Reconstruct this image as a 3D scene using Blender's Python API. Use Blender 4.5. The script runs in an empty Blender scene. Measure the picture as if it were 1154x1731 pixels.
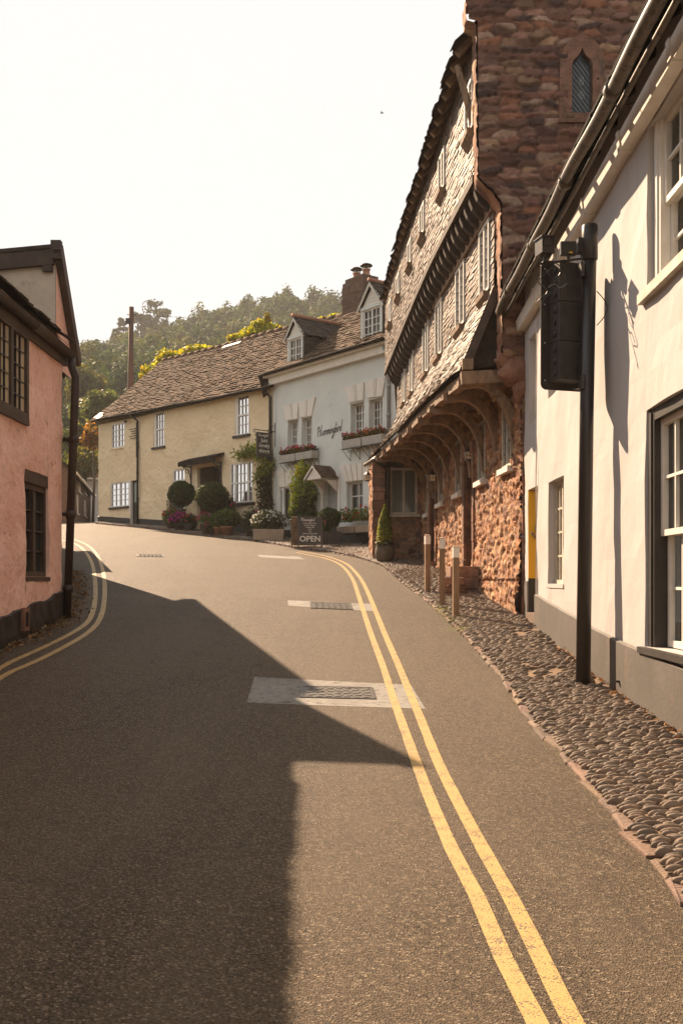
import bpy, math, random
import numpy as np
from mathutils import Vector, noise
R = math.radians
sc = bpy.context.scene
COL = sc.collection
FPX = 1683.0          # focal length in photograph pixels (35 mm lens, 36 mm tall sensor, 1731 px)
CX, HY, EYE = 577.0, 980.0, 1.6

# ------------------------------------------------------------------ camera
cam = bpy.data.cameras.new('camera'); cam_o = bpy.data.objects.new('camera', cam); COL.objects.link(cam_o)
cam.sensor_fit = 'VERTICAL'; cam.sensor_height = 36.0; cam.lens = 35.0
cam.shift_y = 114.5 / 1731.0
cam.clip_start = 0.05; cam.clip_end = 6000
cam_o.location = (0, 0, EYE); cam_o.rotation_euler = (R(90), 0, 0)
sc.camera = cam_o
# ------------------------------------------------------------------ sky and sun
SUN_AZ = (-0.528, 0.849); SUN_EL = R(35.2)
sd = Vector((SUN_AZ[0]*math.cos(SUN_EL), SUN_AZ[1]*math.cos(SUN_EL), math.sin(SUN_EL)))
world = bpy.data.worlds.new('World'); sc.world = world; world.use_nodes = True
wn = world.node_tree; wn.nodes.clear()
sky = wn.nodes.new('ShaderNodeTexSky'); sky.sky_type = 'NISHITA'; sky.sun_disc = False
sky.sun_elevation = SUN_EL; sky.sun_rotation = math.atan2(SUN_AZ[0], SUN_AZ[1])
sky.air_density = 1.3; sky.dust_density = 6.0; sky.ozone_density = 0.6; sky.altitude = 50
hsv = wn.nodes.new('ShaderNodeHueSaturation'); hsv.inputs['Saturation'].default_value = 0.35
tint = wn.nodes.new('ShaderNodeMix'); tint.data_type = 'RGBA'; tint.blend_type = 'MULTIPLY'; tint.inputs['Factor'].default_value = 1.0
tint.inputs[7].default_value = (1.0, 0.95, 0.89, 1)
bg = wn.nodes.new('ShaderNodeBackground'); bg.inputs['Strength'].default_value = 0.11
wo = wn.nodes.new('ShaderNodeOutputWorld')
wn.links.new(sky.outputs[0], hsv.inputs['Color']); wn.links.new(hsv.outputs[0], tint.inputs[6])
cap = wn.nodes.new('ShaderNodeMix'); cap.data_type = 'RGBA'; cap.blend_type = 'DARKEN'; cap.inputs['Factor'].default_value = 1.0
CAP = 3.15; cap.inputs[7].default_value = (CAP, CAP, CAP, 1)          # thin bright overcast veil: evens out the glare round the sun
veil = wn.nodes.new('ShaderNodeMix'); veil.data_type = 'RGBA'; veil.inputs['Factor'].default_value = 0.42; veil.inputs[7].default_value = (CAP*.93, CAP*.93, CAP*.93, 1)
wn.links.new(tint.outputs[2], cap.inputs[6]); wn.links.new(cap.outputs[2], veil.inputs[6]); wn.links.new(veil.outputs[2], bg.inputs['Color']); wn.links.new(bg.outputs[0], wo.inputs['Surface'])
sl = bpy.data.lights.new('sun', 'SUN'); sl.energy = 5.0; sl.angle = R(0.5); sl.color = (1.0, 0.735, 0.50)
so = bpy.data.objects.new('sun', sl); COL.objects.link(so); so.location = (-20, 30, 30)
so.rotation_euler = sd.to_track_quat('Z', 'Y').to_euler()
sc.view_settings.view_transform = 'Standard'; sc.view_settings.look = 'None'
sc.view_settings.exposure = 1.5; sc.view_settings.gamma = 1.0
sc.render.engine = 'CYCLES'
sc.cycles.max_bounces = 6; sc.cycles.diffuse_bounces = 3; sc.cycles.glossy_bounces = 2
sc.cycles.transmission_bounces = 3; sc.cycles.transparent_max_bounces = 6; sc.cycles.volume_bounces = 0
sc.cycles.use_denoising = True; sc.cycles.caustics_reflective = False; sc.cycles.caustics_refractive = False

# ------------------------------------------------------------------ terrain functions
_py = np.array([-40, -20, -10, 0, 5, 9.4, 14, 17, 25, 33, 40, 50, 60, 75, 95, 130], float)
_pz = np.array([-1.2, -.6, -.32, 0, .235, .49, .95, 1.27, 2.05, 2.76, 3.4, 4.12, 4.65, 5.2, 5.7, 6.2])
_ty = np.arange(-60, 160, .1); _tz = np.interp(_ty, _py, _pz, left=-1.2, right=6.2)
_k = np.hanning(41); _k /= _k.sum(); _tz = np.convolve(np.pad(_tz, 20, mode='edge'), _k, mode='valid')
def zf(x, y):
    x = np.asarray(x, float); y = np.asarray(y, float)
    b = np.interp(y, _ty, _tz)
    w = .8; s = w*np.logaddexp(0, (-x-1.2)/w); s = np.minimum(s, 10)
    return b + .038*s*np.clip((y+2)/10, 0, 1)
def zg(x, y): return float(zf(x, y))
def G(px, py):
    """where the line of sight through a photo pixel meets the road"""
    dx, dz = (px-CX)/FPX, (HY-py)/FPX
    Y = np.arange(1.5, 80, .02); d = EYE + dz*Y - zf(dx*Y, Y)
    i = np.argmax(d < 0) if (d < 0).any() else len(Y)-1
    y = Y[max(i, 1)]; return (dx*y, y)
def P(px, py, Y): return Vector(((px-CX)/FPX*Y, Y, EYE+(HY-py)/FPX*Y))
class Fr:
    """a vertical wall plane: origin, direction along it, outward normal"""
    def __init__(s, O, U, n=None):
        s.O = Vector((O[0], O[1], 0)); s.U = Vector((U[0], U[1], 0)).normalized()
        s.n = Vector((s.U.y, -s.U.x, 0))
        if n is not None and s.n.dot(Vector((n[0], n[1], 0))) < 0: s.n = -s.n
    def pt(s, u, z, d=0.0): p = s.O + s.U*u + s.n*d; return Vector((p.x, p.y, z))
    def uv(s, px, py, d=0.0):
        di = Vector(((px-CX)/FPX, 1, 0)); o = s.O + s.n*d
        t = o.dot(s.n)/di.dot(s.n); p = di*t
        return (p-o).dot(s.U), EYE+(HY-py)/FPX*t
    def rect(s, x0, y0, x1, y1, d=0.0):
        a = s.uv(x0, (y0+y1)/2, d)[0]; b = s.uv(x1, (y0+y1)/2, d)[0]; xm = (x0+x1)/2
        return (min(a, b), max(a, b), s.uv(xm, y1, d)[1], s.uv(xm, y0, d)[1])
    def base(s, px, d):
        u = s.uv(px, 900, d)[0]; p = s.pt(u, 0, d); return p.x, p.y
# ------------------------------------------------------------------ mesh building
def wloc(o):
    l = Vector((0, 0, 0))
    while o is not None: l += o.location; o = o.parent
    return l
class MB:
    def __init__(s): s.v = []; s.f = []; s.c = []; s.hc = False; s.m = []
    def add(s, vs, fs, col=None, mi=0):
        n = len(s.v); s.v += [tuple(p) for p in vs]; s.f += [tuple(i+n for i in f) for f in fs]
        s.c += [col or (1, 1, 1)]*len(fs); s.m += [mi]*len(fs)
        if col: s.hc = True
    def hexa(s, p, col=None, mi=0):
        s.add(p, [(0, 3, 2, 1), (4, 5, 6, 7), (0, 1, 5, 4), (1, 2, 6, 5), (2, 3, 7, 6), (3, 0, 4, 7)], col, mi)
    def box(s, c, sz, rz=0.0, col=None, mi=0, M=None):
        c = Vector(c); ca, sa = math.cos(rz), math.sin(rz)
        ax = M or (Vector((ca, sa, 0)), Vector((-sa, ca, 0)), Vector((0, 0, 1)))
        h = [q/2 for q in sz]; P8 = []
        for z in (-1, 1):
            for x, y in ((-1, -1), (1, -1), (1, 1), (-1, 1)):
                P8.append(c+ax[0]*(x*h[0])+ax[1]*(y*h[1])+ax[2]*(z*h[2]))
        s.hexa(P8, col, mi)
    def fbox(s, F, u0, u1, z0, z1, d0, d1, col=None, mi=0):
        s.hexa([F.pt(u0, z0, d0), F.pt(u1, z0, d0), F.pt(u1, z0, d1), F.pt(u0, z0, d1),
                F.pt(u0, z1, d0), F.pt(u1, z1, d0), F.pt(u1, z1, d1), F.pt(u0, z1, d1)], col, mi)
    def beam(s, a, b, w, h, up=(0, 0, 1), col=None):
        a, b = Vector(a), Vector(b); t = (b-a).normalized(); up = Vector(up)
        x = t.cross(up)
        x = x.normalized() if x.length > 1e-4 else Vector((1, 0, 0)); y = x.cross(t).normalized()
        s.box((a+b)/2, ((b-a).length, w, h), M=(t, x, y), col=col)
    def prism(s, poly, vec, col=None, mi=0):
        n = len(poly); vec = Vector(vec); a = [Vector(p) for p in poly]; b = [p+vec for p in a]
        fs = [tuple(range(n-1, -1, -1)), tuple(range(n, 2*n))] + [(i, (i+1) % n, (i+1) % n+n, i+n) for i in range(n)]
        s.add(a+b, fs, col, mi)
    def tube(s, pts, r, seg=8, cap=True, col=None, mi=0):
        pts = [Vector(p) for p in pts]; n = len(pts); rs = r if isinstance(r, (list, tuple)) else [r]*n
        vs = []; prev = None
        for i, p in enumerate(pts):
            t = (pts[min(i+1, n-1)]-pts[max(i-1, 0)]).normalized()
            if prev is None:
                x = t.orthogonal().normalized()
            else:
                x = prev - t*prev.dot(t); x = x.normalized() if x.length > 1e-5 else t.orthogonal().normalized()
            prev = x; y = t.cross(x)
            for k in range(seg):
                a = 2*math.pi*k/seg; vs.append(p+(x*math.cos(a)+y*math.sin(a))*rs[i])
        fs = [(i*seg+k, i*seg+(k+1) % seg, (i+1)*seg+(k+1) % seg, (i+1)*seg+k) for i in range(n-1) for k in range(seg)]
        if cap: fs += [tuple(range(seg-1, -1, -1)), tuple(range((n-1)*seg, n*seg))]
        s.add(vs, fs, col, mi)
    def lathe(s, prof, c=(0, 0, 0), seg=20, col=None, sx=1, sy=1):
        c = Vector(c); vs = []
        for r, z in prof:
            for k in range(seg):
                a = 2*math.pi*k/seg; vs.append(c+Vector((r*math.cos(a)*sx, r*math.sin(a)*sy, z)))
        n = len(prof)
        fs = [(i*seg+k, i*seg+(k+1) % seg, (i+1)*seg+(k+1) % seg, (i+1)*seg+k) for i in range(n-1) for k in range(seg)]
        fs += [tuple(range(seg-1, -1, -1)), tuple(range((n-1)*seg, n*seg))]
        s.add(vs, fs, col)
    def ball(s, c, r, seg=10, rings=6, col=None, rot=None):
        c = Vector(c); vs = []; rr = r if isinstance(r, (tuple, list)) else (r, r, r)
        for i in range(rings+1):
            a = math.pi*i/rings
            for k in range(seg):
                b = 2*math.pi*k/seg; vs.append(c+Vector((math.sin(a)*math.cos(b)*rr[0], math.sin(a)*math.sin(b)*rr[1], math.cos(a)*rr[2])))
        fs = [(i*seg+k, (i+1)*seg+k, (i+1)*seg+(k+1) % seg, i*seg+(k+1) % seg) for i in range(rings) for k in range(seg)]
        s.add(vs, fs, col)
    def build(s, name, mat, parent=None, smooth=False):
        l = wloc(parent); me = bpy.data.meshes.new(name)
        vs = s.v if l.length == 0 else [(p[0]-l.x, p[1]-l.y, p[2]-l.z) for p in s.v]
        me.from_pydata(vs, [], s.f)
        for m in (mat if isinstance(mat, (list, tuple)) else [mat]): me.materials.append(m)
        if any(s.m): me.polygons.foreach_set('material_index', s.m)
        if True:
            at = me.color_attributes.new('col', 'FLOAT_COLOR', 'CORNER'); arr = np.ones((len(me.loops), 4), np.float32)
            cs = np.array(s.c, np.float32); ln = np.array([len(f) for f in s.f]); arr[:, :3] = np.repeat(cs, ln, axis=0)
            at.data.foreach_set('color', arr.ravel())
        if smooth: me.polygons.foreach_set('use_smooth', [True]*len(me.polygons))
        me.update(); o = bpy.data.objects.new(name, me); COL.objects.link(o)
        if parent is not None: o.parent = parent
        return o
def fast(name, V, Fq, mat, parent=None, vcol=None, smooth=False):
    """large quad mesh straight from arrays; vcol is per vertex"""
    l = wloc(parent); V = np.asarray(V, np.float32).copy(); V -= np.array(l, np.float32)
    Fq = np.asarray(Fq, np.int32); me = bpy.data.meshes.new(name)
    me.vertices.add(len(V)); me.vertices.foreach_set('co', V.ravel())
    me.loops.add(Fq.size); me.loops.foreach_set('vertex_index', Fq.ravel())
    me.polygons.add(len(Fq)); me.polygons.foreach_set('loop_start', np.arange(0, Fq.size, Fq.shape[1], dtype=np.int32))
    try: me.polygons.foreach_set('loop_total', np.full(len(Fq), Fq.shape[1], np.int32))
    except Exception: pass
    me.update(calc_edges=True)
    if vcol is not None:
        at = me.color_attributes.new('col', 'FLOAT_COLOR', 'POINT'); arr = np.ones((len(V), 4), np.float32); arr[:, :3] = vcol
        at.data.foreach_set('color', arr.ravel())
    if smooth: me.polygons.foreach_set('use_smooth', np.ones(len(Fq), bool))
    me.materials.append(mat); me.validate()
    o = bpy.data.objects.new(name, me); COL.objects.link(o)
    if parent is not None: o.parent = parent
    return o
def thing(name, label, cat, loc=(0, 0, 0), group=None, rz=0):
    o = bpy.data.objects.new(name, None); o.empty_display_size = .3; COL.objects.link(o); o.location = loc; o.rotation_euler = (0, 0, rz)
    return tag(o, label, cat, group)
def tag(o, label, cat, group=None, kind=None):
    o['label'] = label; o['category'] = cat
    if group: o['group'] = group
    if kind: o['kind'] = kind
    return o
def struct(o, kind='structure'): o['kind'] = kind; return o
def dup(root, loc, rz=0, label=None):
    def cp(o, par):
        c = o.copy(); COL.objects.link(c); c.parent = par
        for ch in list(o.children): cp(ch, c)
        return c
    r = cp(root, None); r.location = loc; r.rotation_euler = (0, 0, rz)
    if label: r['label'] = label
    return r
# ------------------------------------------------------------------ materials
def newmat(name):
    m = bpy.data.materials.new(name); m.use_nodes = True; nt = m.node_tree
    b = nt.nodes['Principled BSDF']; return m, nt, b
def nd(nt, t, **kw):
    n = nt.nodes.new(t)
    for k, v in kw.items():
        if k in n.inputs: n.inputs[k].default_value = v
        else: setattr(n, k, v)
    return n
def coords(nt, stretch=(1, 1, 1), rot=(0, 0, 0)):
    t = nd(nt, 'ShaderNodeTexCoord'); mp = nd(nt, 'ShaderNodeMapping'); mp.inputs['Scale'].default_value = stretch
    mp.inputs['Rotation'].default_value = rot
    nt.links.new(t.outputs['Object'], mp.inputs['Vector']); return mp.outputs[0]
def ramp(nt, src, stops, interp='LINEAR'):
    r = nd(nt, 'ShaderNodeValToRGB'); e = r.color_ramp.elements; r.color_ramp.interpolation = interp
    while len(e) < len(stops): e.new(.5)
    for k, (p, c) in enumerate(stops):
        e[k].position = p; e[k].color = (c, c, c, 1) if isinstance(c, (int, float)) else (*c, 1)
    nt.links.new(src, r.inputs[0]); return r.outputs[0]
def mix(nt, f, a, b, bt='MIX'):
    m = nd(nt, 'ShaderNodeMix'); m.data_type = 'RGBA'; m.blend_type = bt
    for sock, v in ((m.inputs[0], f), (m.inputs[6], a), (m.inputs[7], b)):
        if hasattr(v, 'links'): nt.links.new(v, sock)
        elif isinstance(v, (int, float)): sock.default_value = v
        else: sock.default_value = (*v, 1)
    return m.outputs[2]
def mk(name, c1, c2=None, scale=3., rough=.8, bump=0., bscale=30., bdist=.01, detail=6, attr=False, stains=(), spec=.35,
       metal=0., stretch=(1, 1, 1), bstretch=None, lo=.35, hi=.65, rvar=0.):
    m, nt, b = newmat(name); co = coords(nt, stretch)
    n = nd(nt, 'ShaderNodeTexNoise', Scale=scale, Detail=detail, Roughness=.62); nt.links.new(co, n.inputs['Vector'])
    f = ramp(nt, n.outputs['Fac'], [(lo, 0.), (hi, 1.)])
    c = mix(nt, f, c1, c2 if c2 else tuple(x*.82 for x in c1))
    for (ss, sc_, lo_, hi_, st) in stains:                     # dirt and wear of their own shape
        n2 = nd(nt, 'ShaderNodeTexNoise', Scale=ss, Detail=8, Roughness=.7); nt.links.new(coords(nt, st), n2.inputs['Vector'])
        c = mix(nt, ramp(nt, n2.outputs['Fac'], [(lo_, 0.), (hi_, 1.)]), c, sc_)
    if attr:
        a = nd(nt, 'ShaderNodeAttribute'); a.attribute_name = 'col'; c = mix(nt, 1., c, a.outputs['Color'], 'MULTIPLY')
    nt.links.new(c, b.inputs['Base Color']); b.inputs['Roughness'].default_value = rough
    if rvar:
        mr = nd(nt, 'ShaderNodeMapRange'); mr.inputs[3].default_value = rough-rvar; mr.inputs[4].default_value = rough+rvar
        nt.links.new(n.outputs['Fac'], mr.inputs[0]); nt.links.new(mr.outputs[0], b.inputs['Roughness'])
    b.inputs['Metallic'].default_value = metal; b.inputs['Specular IOR Level'].default_value = spec
    if bump:
        n3 = nd(nt, 'ShaderNodeTexNoise', Scale=bscale, Detail=5, Roughness=.6); nt.links.new(coords(nt, bstretch or stretch), n3.inputs['Vector'])
        bp = nd(nt, 'ShaderNodeBump', Strength=bump, Distance=bdist); nt.links.new(n3.outputs['Fac'], bp.inputs['Height'])
        nt.links.new(bp.outputs[0], b.inputs['Normal'])
    return m
def foliage(name, rough=.55, trans=.45, tcol=(1.5, 1.35, .5)):
    m, nt, b = newmat(name); a = nd(nt, 'ShaderNodeAttribute'); a.attribute_name = 'col'
    nt.links.new(a.outputs['Color'], b.inputs['Base Color']); b.inputs['Roughness'].default_value = rough
    b.inputs['Specular IOR Level'].default_value = .25
    t = nd(nt, 'ShaderNodeBsdfTranslucent'); nt.links.new(mix(nt, 1., a.outputs['Color'], tcol, 'MULTIPLY'), t.inputs['Color'])
    ms = nd(nt, 'ShaderNodeMixShader'); ms.inputs[0].default_value = trans
    nt.links.new(b.outputs[0], ms.inputs[1]); nt.links.new(t.outputs[0], ms.inputs[2])
    nt.links.new(ms.outputs[0], nt.nodes['Material Output'].inputs['Surface']); return m
def glassmat(name, base=(.02, .022, .022), rough=.06, bump=.12):
    m, nt, b = newmat(name); n = nd(nt, 'ShaderNodeTexNoise', Scale=2.2, Detail=2); nt.links.new(coords(nt), n.inputs['Vector'])
    nt.links.new(mix(nt, n.outputs['Fac'], base, tuple(x*2.2 for x in base)), b.inputs['Base Color'])
    b.inputs['Roughness'].default_value = rough; b.inputs['Specular IOR Level'].default_value = .6
    bp = nd(nt, 'ShaderNodeBump', Strength=bump, Distance=.02); nt.links.new(n.outputs['Fac'], bp.inputs['Height']); nt.links.new(bp.outputs[0], b.inputs['Normal'])
    return m
def clearglass(name, tintc=(.9, .93, .9)):
    m, nt, b = newmat(name); t = nd(nt, 'ShaderNodeBsdfTransparent'); t.inputs[0].default_value = (*tintc, 1)
    g = nd(nt, 'ShaderNodeBsdfGlossy'); g.inputs['Roughness'].default_value = .03
    fr = nd(nt, 'ShaderNodeFresnel', IOR=1.5); ms = nd(nt, 'ShaderNodeMixShader')
    n = nd(nt, 'ShaderNodeTexNoise', Scale=3., Detail=1); nt.links.new(coords(nt), n.inputs['Vector'])
    bp = nd(nt, 'ShaderNodeBump', Strength=.1, Distance=.02); nt.links.new(n.outputs['Fac'], bp.inputs['Height'])
    nt.links.new(bp.outputs[0], g.inputs['Normal'])
    nt.links.new(fr.outputs[0], ms.inputs[0]); nt.links.new(t.outputs[0], ms.inputs[1]); nt.links.new(g.outputs[0], ms.inputs[2])
    nt.links.new(ms.outputs[0], nt.nodes['Material Output'].inputs['Surface']); return m
def asphalt():
    m, nt, b = newmat('asphalt'); co = coords(nt)
    v = nd(nt, 'ShaderNodeTexVoronoi', Scale=105.); nt.links.new(co, v.inputs['Vector'])
    n = nd(nt, 'ShaderNodeTexNoise', Scale=.55, Detail=5, Roughness=.6); nt.links.new(co, n.inputs['Vector'])
    n2 = nd(nt, 'ShaderNodeTexNoise', Scale=220., Detail=2); nt.links.new(co, n2.inputs['Vector'])
    hs = nd(nt, 'ShaderNodeSeparateColor'); nt.links.new(v.outputs['Color'], hs.inputs[0])
    agg = ramp(nt, hs.outputs[0], [(0., (.014, .0105, .007)), (.2, (.049, .035, .0215)), (.6, (.083, .059, .036)), (.88, (.140, .102, .064)), (1., (.30, .24, .17))])
    c = mix(nt, ramp(nt, n.outputs['Fac'], [(.3, 0.), (.7, 1.)]), agg, mix(nt, .5, agg, (.125, .094, .063)))
    n4 = nd(nt, 'ShaderNodeTexNoise', Scale=3.5, Detail=8, Roughness=.72); nt.links.new(coords(nt, (1, .35, 1)), n4.inputs['Vector'])
    c = mix(nt, ramp(nt, n4.outputs['Fac'], [(.56, 0.), (.75, .55)]), c, (.030, .027, .024))
    nt3 = nd(nt, 'ShaderNodeTexNoise', Scale=1., Detail=4, Roughness=.55); nt.links.new(coords(nt, (1.5, .10, 1)), nt3.inputs['Vector'])
    c = mix(nt, ramp(nt, nt3.outputs['Fac'], [(.48, 0.), (.68, .5)]), c, mix(nt, .55, agg, (.15, .118, .082)))      # polished wheel tracks
    n5 = nd(nt, 'ShaderNodeTexNoise', Scale=1.1, Detail=3, Roughness=.5); nt.links.new(coords(nt, (1, .5, 1)), n5.inputs['Vector'])
    c = mix(nt, ramp(nt, n5.outputs['Fac'], [(.60, 0.), (.66, .10)]), c, (.030, .023, .016))                        # old patch repairs and oil
    # cracks
    vc = nd(nt, 'ShaderNodeTexVoronoi', Scale=.32, feature='DISTANCE_TO_EDGE')
    nw = nd(nt, 'ShaderNodeTexNoise', Scale=1.3, Detail=6); nt.links.new(co, nw.inputs['Vector'])
    va = nd(nt, 'ShaderNodeVectorMath', operation='SCALE'); va.inputs[3].default_value = 1.6; nt.links.new(nw.outputs['Color'], va.inputs[0])
    vb = nd(nt, 'ShaderNodeVectorMath', operation='ADD'); nt.links.new(co, vb.inputs[0]); nt.links.new(va.outputs[0], vb.inputs[1]); nt.links.new(vb.outputs[0], vc.inputs['Vector'])
    c = mix(nt, ramp(nt, vc.outputs['Distance'], [(0., .45), (.005, 0.)]), c, (.022, .02, .018))
    nt.links.new(c, b.inputs['Base Color'])
    mr = nd(nt, 'ShaderNodeMapRange'); mr.inputs[3].default_value = .46; mr.inputs[4].default_value = .80
    nt.links.new(hs.outputs[1], mr.inputs[0]); nt.links.new(mr.outputs[0], b.inputs['Roughness'])
    b.inputs['Specular IOR Level'].default_value = .16
    h = nd(nt, 'ShaderNodeMath', operation='ADD'); nt.links.new(v.outputs['Distance'], h.inputs[0]); nt.links.new(n2.outputs['Fac'], h.inputs[1])
    bp = nd(nt, 'ShaderNodeBump', Strength=.9, Distance=.009); nt.links.new(h.outputs[0], bp.inputs['Height']); nt.links.new(bp.outputs[0], b.inputs['Normal'])
    return m
def paintline():
    m, nt, b = newmat('yellow_line_paint'); co = coords(nt)
    n = nd(nt, 'ShaderNodeTexNoise', Scale=9., Detail=10, Roughness=.78); nt.links.new(co, n.inputs['Vector'])
    n2 = nd(nt, 'ShaderNodeTexNoise', Scale=130., Detail=3); nt.links.new(co, n2.inputs['Vector'])
    mm = nd(nt, 'ShaderNodeMath', operation='ADD'); nt.links.new(n.outputs['Fac'], mm.inputs[0]); nt.links.new(n2.outputs['Fac'], mm.inputs[1])
    c = mix(nt, ramp(nt, n.outputs['Fac'], [(.35, 0.), (.65, 1.)]), (.50, .315, .085), (.40, .265, .095))
    c = mix(nt, ramp(nt, mm.outputs[0], [(.86, 1.), (.99, 0.)]), c, (.085, .072, .055))
    nt.links.new(c, b.inputs['Base Color']); b.inputs['Roughness'].default_value = .6
    bp = nd(nt, 'ShaderNodeBump', Strength=.5, Distance=.004); nt.links.new(n2.outputs['Fac'], bp.inputs['Height']); nt.links.new(bp.outputs[0], b.inputs['Normal'])
    return m
M = {}
M['asphalt'] = asphalt(); M['line'] = paintline()
M['concrete'] = mk('patch_concrete', (.235, .225, .20), (.185, .175, .155), 8, .75, .5, 60, .006, stains=((11, (.075, .062, .048), .545, .60, (1, 1.5, 1)), (1.2, (.15, .135, .11), .52, .70, (1, 1, 1))))
M['iron'] = mk('cast_iron', (.16, .145, .13), (.07, .06, .055), 20, .45, .3, 80, .003, metal=.6)
M['soil'] = mk('soil', (.20, .12, .075), (.10, .065, .04), 6, .95, .8, 40, .02, stains=((1.3, (.07, .08, .03), .52, .62, (1, 1, 1)),))
M['grass'] = mk('meadow', (.06, .085, .02), (.10, .10, .035), .4, .95, .6, 8, .1)
M['bed'] = mk('pavement_bed', (.24, .155, .095), (.13, .085, .055), 5, .95, .9, 70, .01, stains=((2.1, (.10, .12, .03), .62, .7, (1, 1, 1)),))
M['cobble'] = mk('cobble_stone', (.205, .152, .11), (.14, .104, .078), 14, .72, .25, 60, .004, attr=True)
M['kerb'] = mk('kerb_sandstone', (.225, .155, .112), (.135, .095, .072), 5, .8, .9, 18, .02, attr=True, bstretch=(1, 3, 6))
M['white'] = mk('white_render', (.475, .455, .445), (.44, .415, .40), 1.4, .85, .28, 14, .012,
                stains=((2.4, (.36, .29, .22), .58, .88, (2.2, 2.2, .35)), (30, (.42, .34, .26), .74, .80, (1, 1, 1)), (7, (.40, .34, .27), .60, .82, (2.5, 2.5, .12))))
M['plinth'] = mk('grey_plinth_paint', (.118, .108, .096), (.092, .083, .073), 2, .75, .35, 25, .01, stains=((3.2, (.22, .15, .105), .56, .8, (1, 1, .6)), (16, (.09, .075, .06), .68, .72, (1, 1, 1))))
M['pink'] = mk('pink_render', (.92, .60, .48), (.83, .49, .375), 1.6, .9, .9, 7, .05,
               stains=((6.5, (.46, .24, .165), .57, .68, (1, 1.8, .9)), (17, (.50, .27, .19), .63, .70, (1, 1, .7)), (2.0, (.70, .47, .38), .58, .8, (1, 1, .5))))
M['cream'] = mk('cream_render', (.82, .665, .44), (.76, .60, .39), 1.2, .9, 1., 4.5, .09, stains=((2.2, (.50, .38, .22), .60, .8, (1, 1, .5)),))
M['dormer_cream'] = mk('weathered_cream_render', (.62, .52, .40), (.50, .41, .31), 2, .9, .5, 12, .02, stains=((3, (.30, .24, .18), .58, .75, (1, 1, 1)),))
M['blue'] = mk('pale_blue_render', (.66, .68, .64), (.61, .63, .59), 1.2, .85, .25, 18, .01, stains=((1.7, (.38, .37, .33), .60, .8, (1, 1, .4)),))
M['trim'] = mk('pale_stone_paint', (.78, .73, .65), (.70, .655, .58), 3, .8, .2, 20, .006, stains=((4, (.40, .35, .28), .62, .8, (1, 1, .5)),))
M['black'] = mk('black_paint', (.022, .019, .017), (.04, .033, .028), 5, .55, .3, 30, .006, stains=((8, (.16, .10, .07), .66, .74, (1, 1, 1)),))
M['blackm'] = mk('black_metal', (.018, .016, .015), (.028, .024, .021), 30, .38, .06, 90, .002, spec=.5)
M['brownp'] = mk('brown_painted_metal', (.052, .034, .025), (.036, .023, .017), 6, .42, .1, 30, .003)
M['oldgut'] = mk('flaking_gutter_paint', (.105, .080, .055), (.060, .046, .032), 6, .45, .4, 20, .006, stains=((9, (.035, .026, .02), .52, .58, (1, 1, 1)), (17, (.50, .43, .33), .64, .68, (1, 1, 1))))
M['whitep'] = mk('white_painted_wood', (.76, .73, .67), (.68, .64, .57), 6, .5, .12, 40, .003, stains=((7, (.42, .34, .26), .68, .78, (1, 1, 1)),))
M['greyp'] = mk('grey_painted_wood', (.33, .34, .325), (.27, .28, .27), 5, .6, .15, 30, .004)
M['oldwhite'] = mk('weathered_window_paint', (.58, .535, .45), (.42, .37, .29), 9, .65, .4, 50, .004, stains=((14, (.20, .14, .09), .60, .68, (1, 1, .3)),))
M['brownw'] = mk('brown_window_wood', (.085, .055, .037), (.05, .033, .024), 5, .6, .3, 30, .005, bstretch=(1, 1, .2))
M['oak'] = mk('weathered_oak', (.33, .215, .13), (.16, .10, .062), 4, .75, .8, 16, .012, stretch=(2.5, 2.5, 1), bstretch=(1, 5, 5), stains=((6, (.05, .033, .022), .58, .68, (1, 1, 1)),))
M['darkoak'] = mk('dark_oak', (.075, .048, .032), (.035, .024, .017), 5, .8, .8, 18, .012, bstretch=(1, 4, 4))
M['slate'] = mk('hung_slate', (.195, .135, .09), (.125, .086, .059), 7, .62, .35, 50, .004, attr=True)
M['tile'] = mk('roof_tile', (.150, .098, .066), (.085, .056, .040), 5, .92, .5, 50, .006, attr=True, spec=.08, stains=((1.6, (.125, .10, .065), .55, .72, (1, 1, 1)),))
M['dslate'] = mk('dark_roof_slate', (.085, .064, .050), (.05, .039, .032), 5, .85, .4, 40, .005, attr=True, spec=.12)
M['gutm'] = mk('matt_gutter', (.035, .027, .022), (.022, .018, .015), 6, .9, .1, 30, .003, spec=.06)
M['stone'] = mk('red_sandstone_rubble', (1.0, .96, .92), (.72, .66, .62), 11, .88, .8, 45, .01, attr=True)
M['gstone'] = mk('red_sandstone_gable', (1.0, .97, .95), (.70, .64, .62), 9, .9, .7, 40, .01, attr=True, stains=((3, (.45, .33, .27), .60, .72, (1, 1, .5)), (14, (.75, .66, .60), .72, .78, (1, 1, 1))))
M['ashlar'] = mk('dressed_red_sandstone', (.30, .155, .10), (.18, .09, .06), 6, .9, .9, 22, .02, attr=True, stains=((5, (.12, .085, .065), .55, .68, (1, 1, .6)),))
_rb = random.Random(77)
def stonec():
    k = _rb.uniform(.65, 1.3); t = _rb.uniform(-.12, .14); return (k*(1-t*.4), k*(1+t*.5), k*(1+t))
M['brick'] = mk('brown_rubble', (.17, .105, .075), (.09, .06, .045), 6, .9, .8, 14, .03, stains=((11, (.26, .18, .13), .58, .64, (1, 1, 1.6)),))
M['yellow'] = mk('yellow_door_paint', (.82, .47, .025), (.76, .42, .02), 3, .5, .1, 20, .004)
M['signal'] = mk('signal_plastic', (.020, .017, .015), (.035, .029, .025), 8, .42, .05, 40, .003, stains=((5, (.06, .048, .038), .62, .74, (1, 1, 1)),))
M['signalgrey'] = mk('signal_housing', (.055, .048, .043), (.038, .033, .03), 8, .5, .05, 40, .003)
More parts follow.
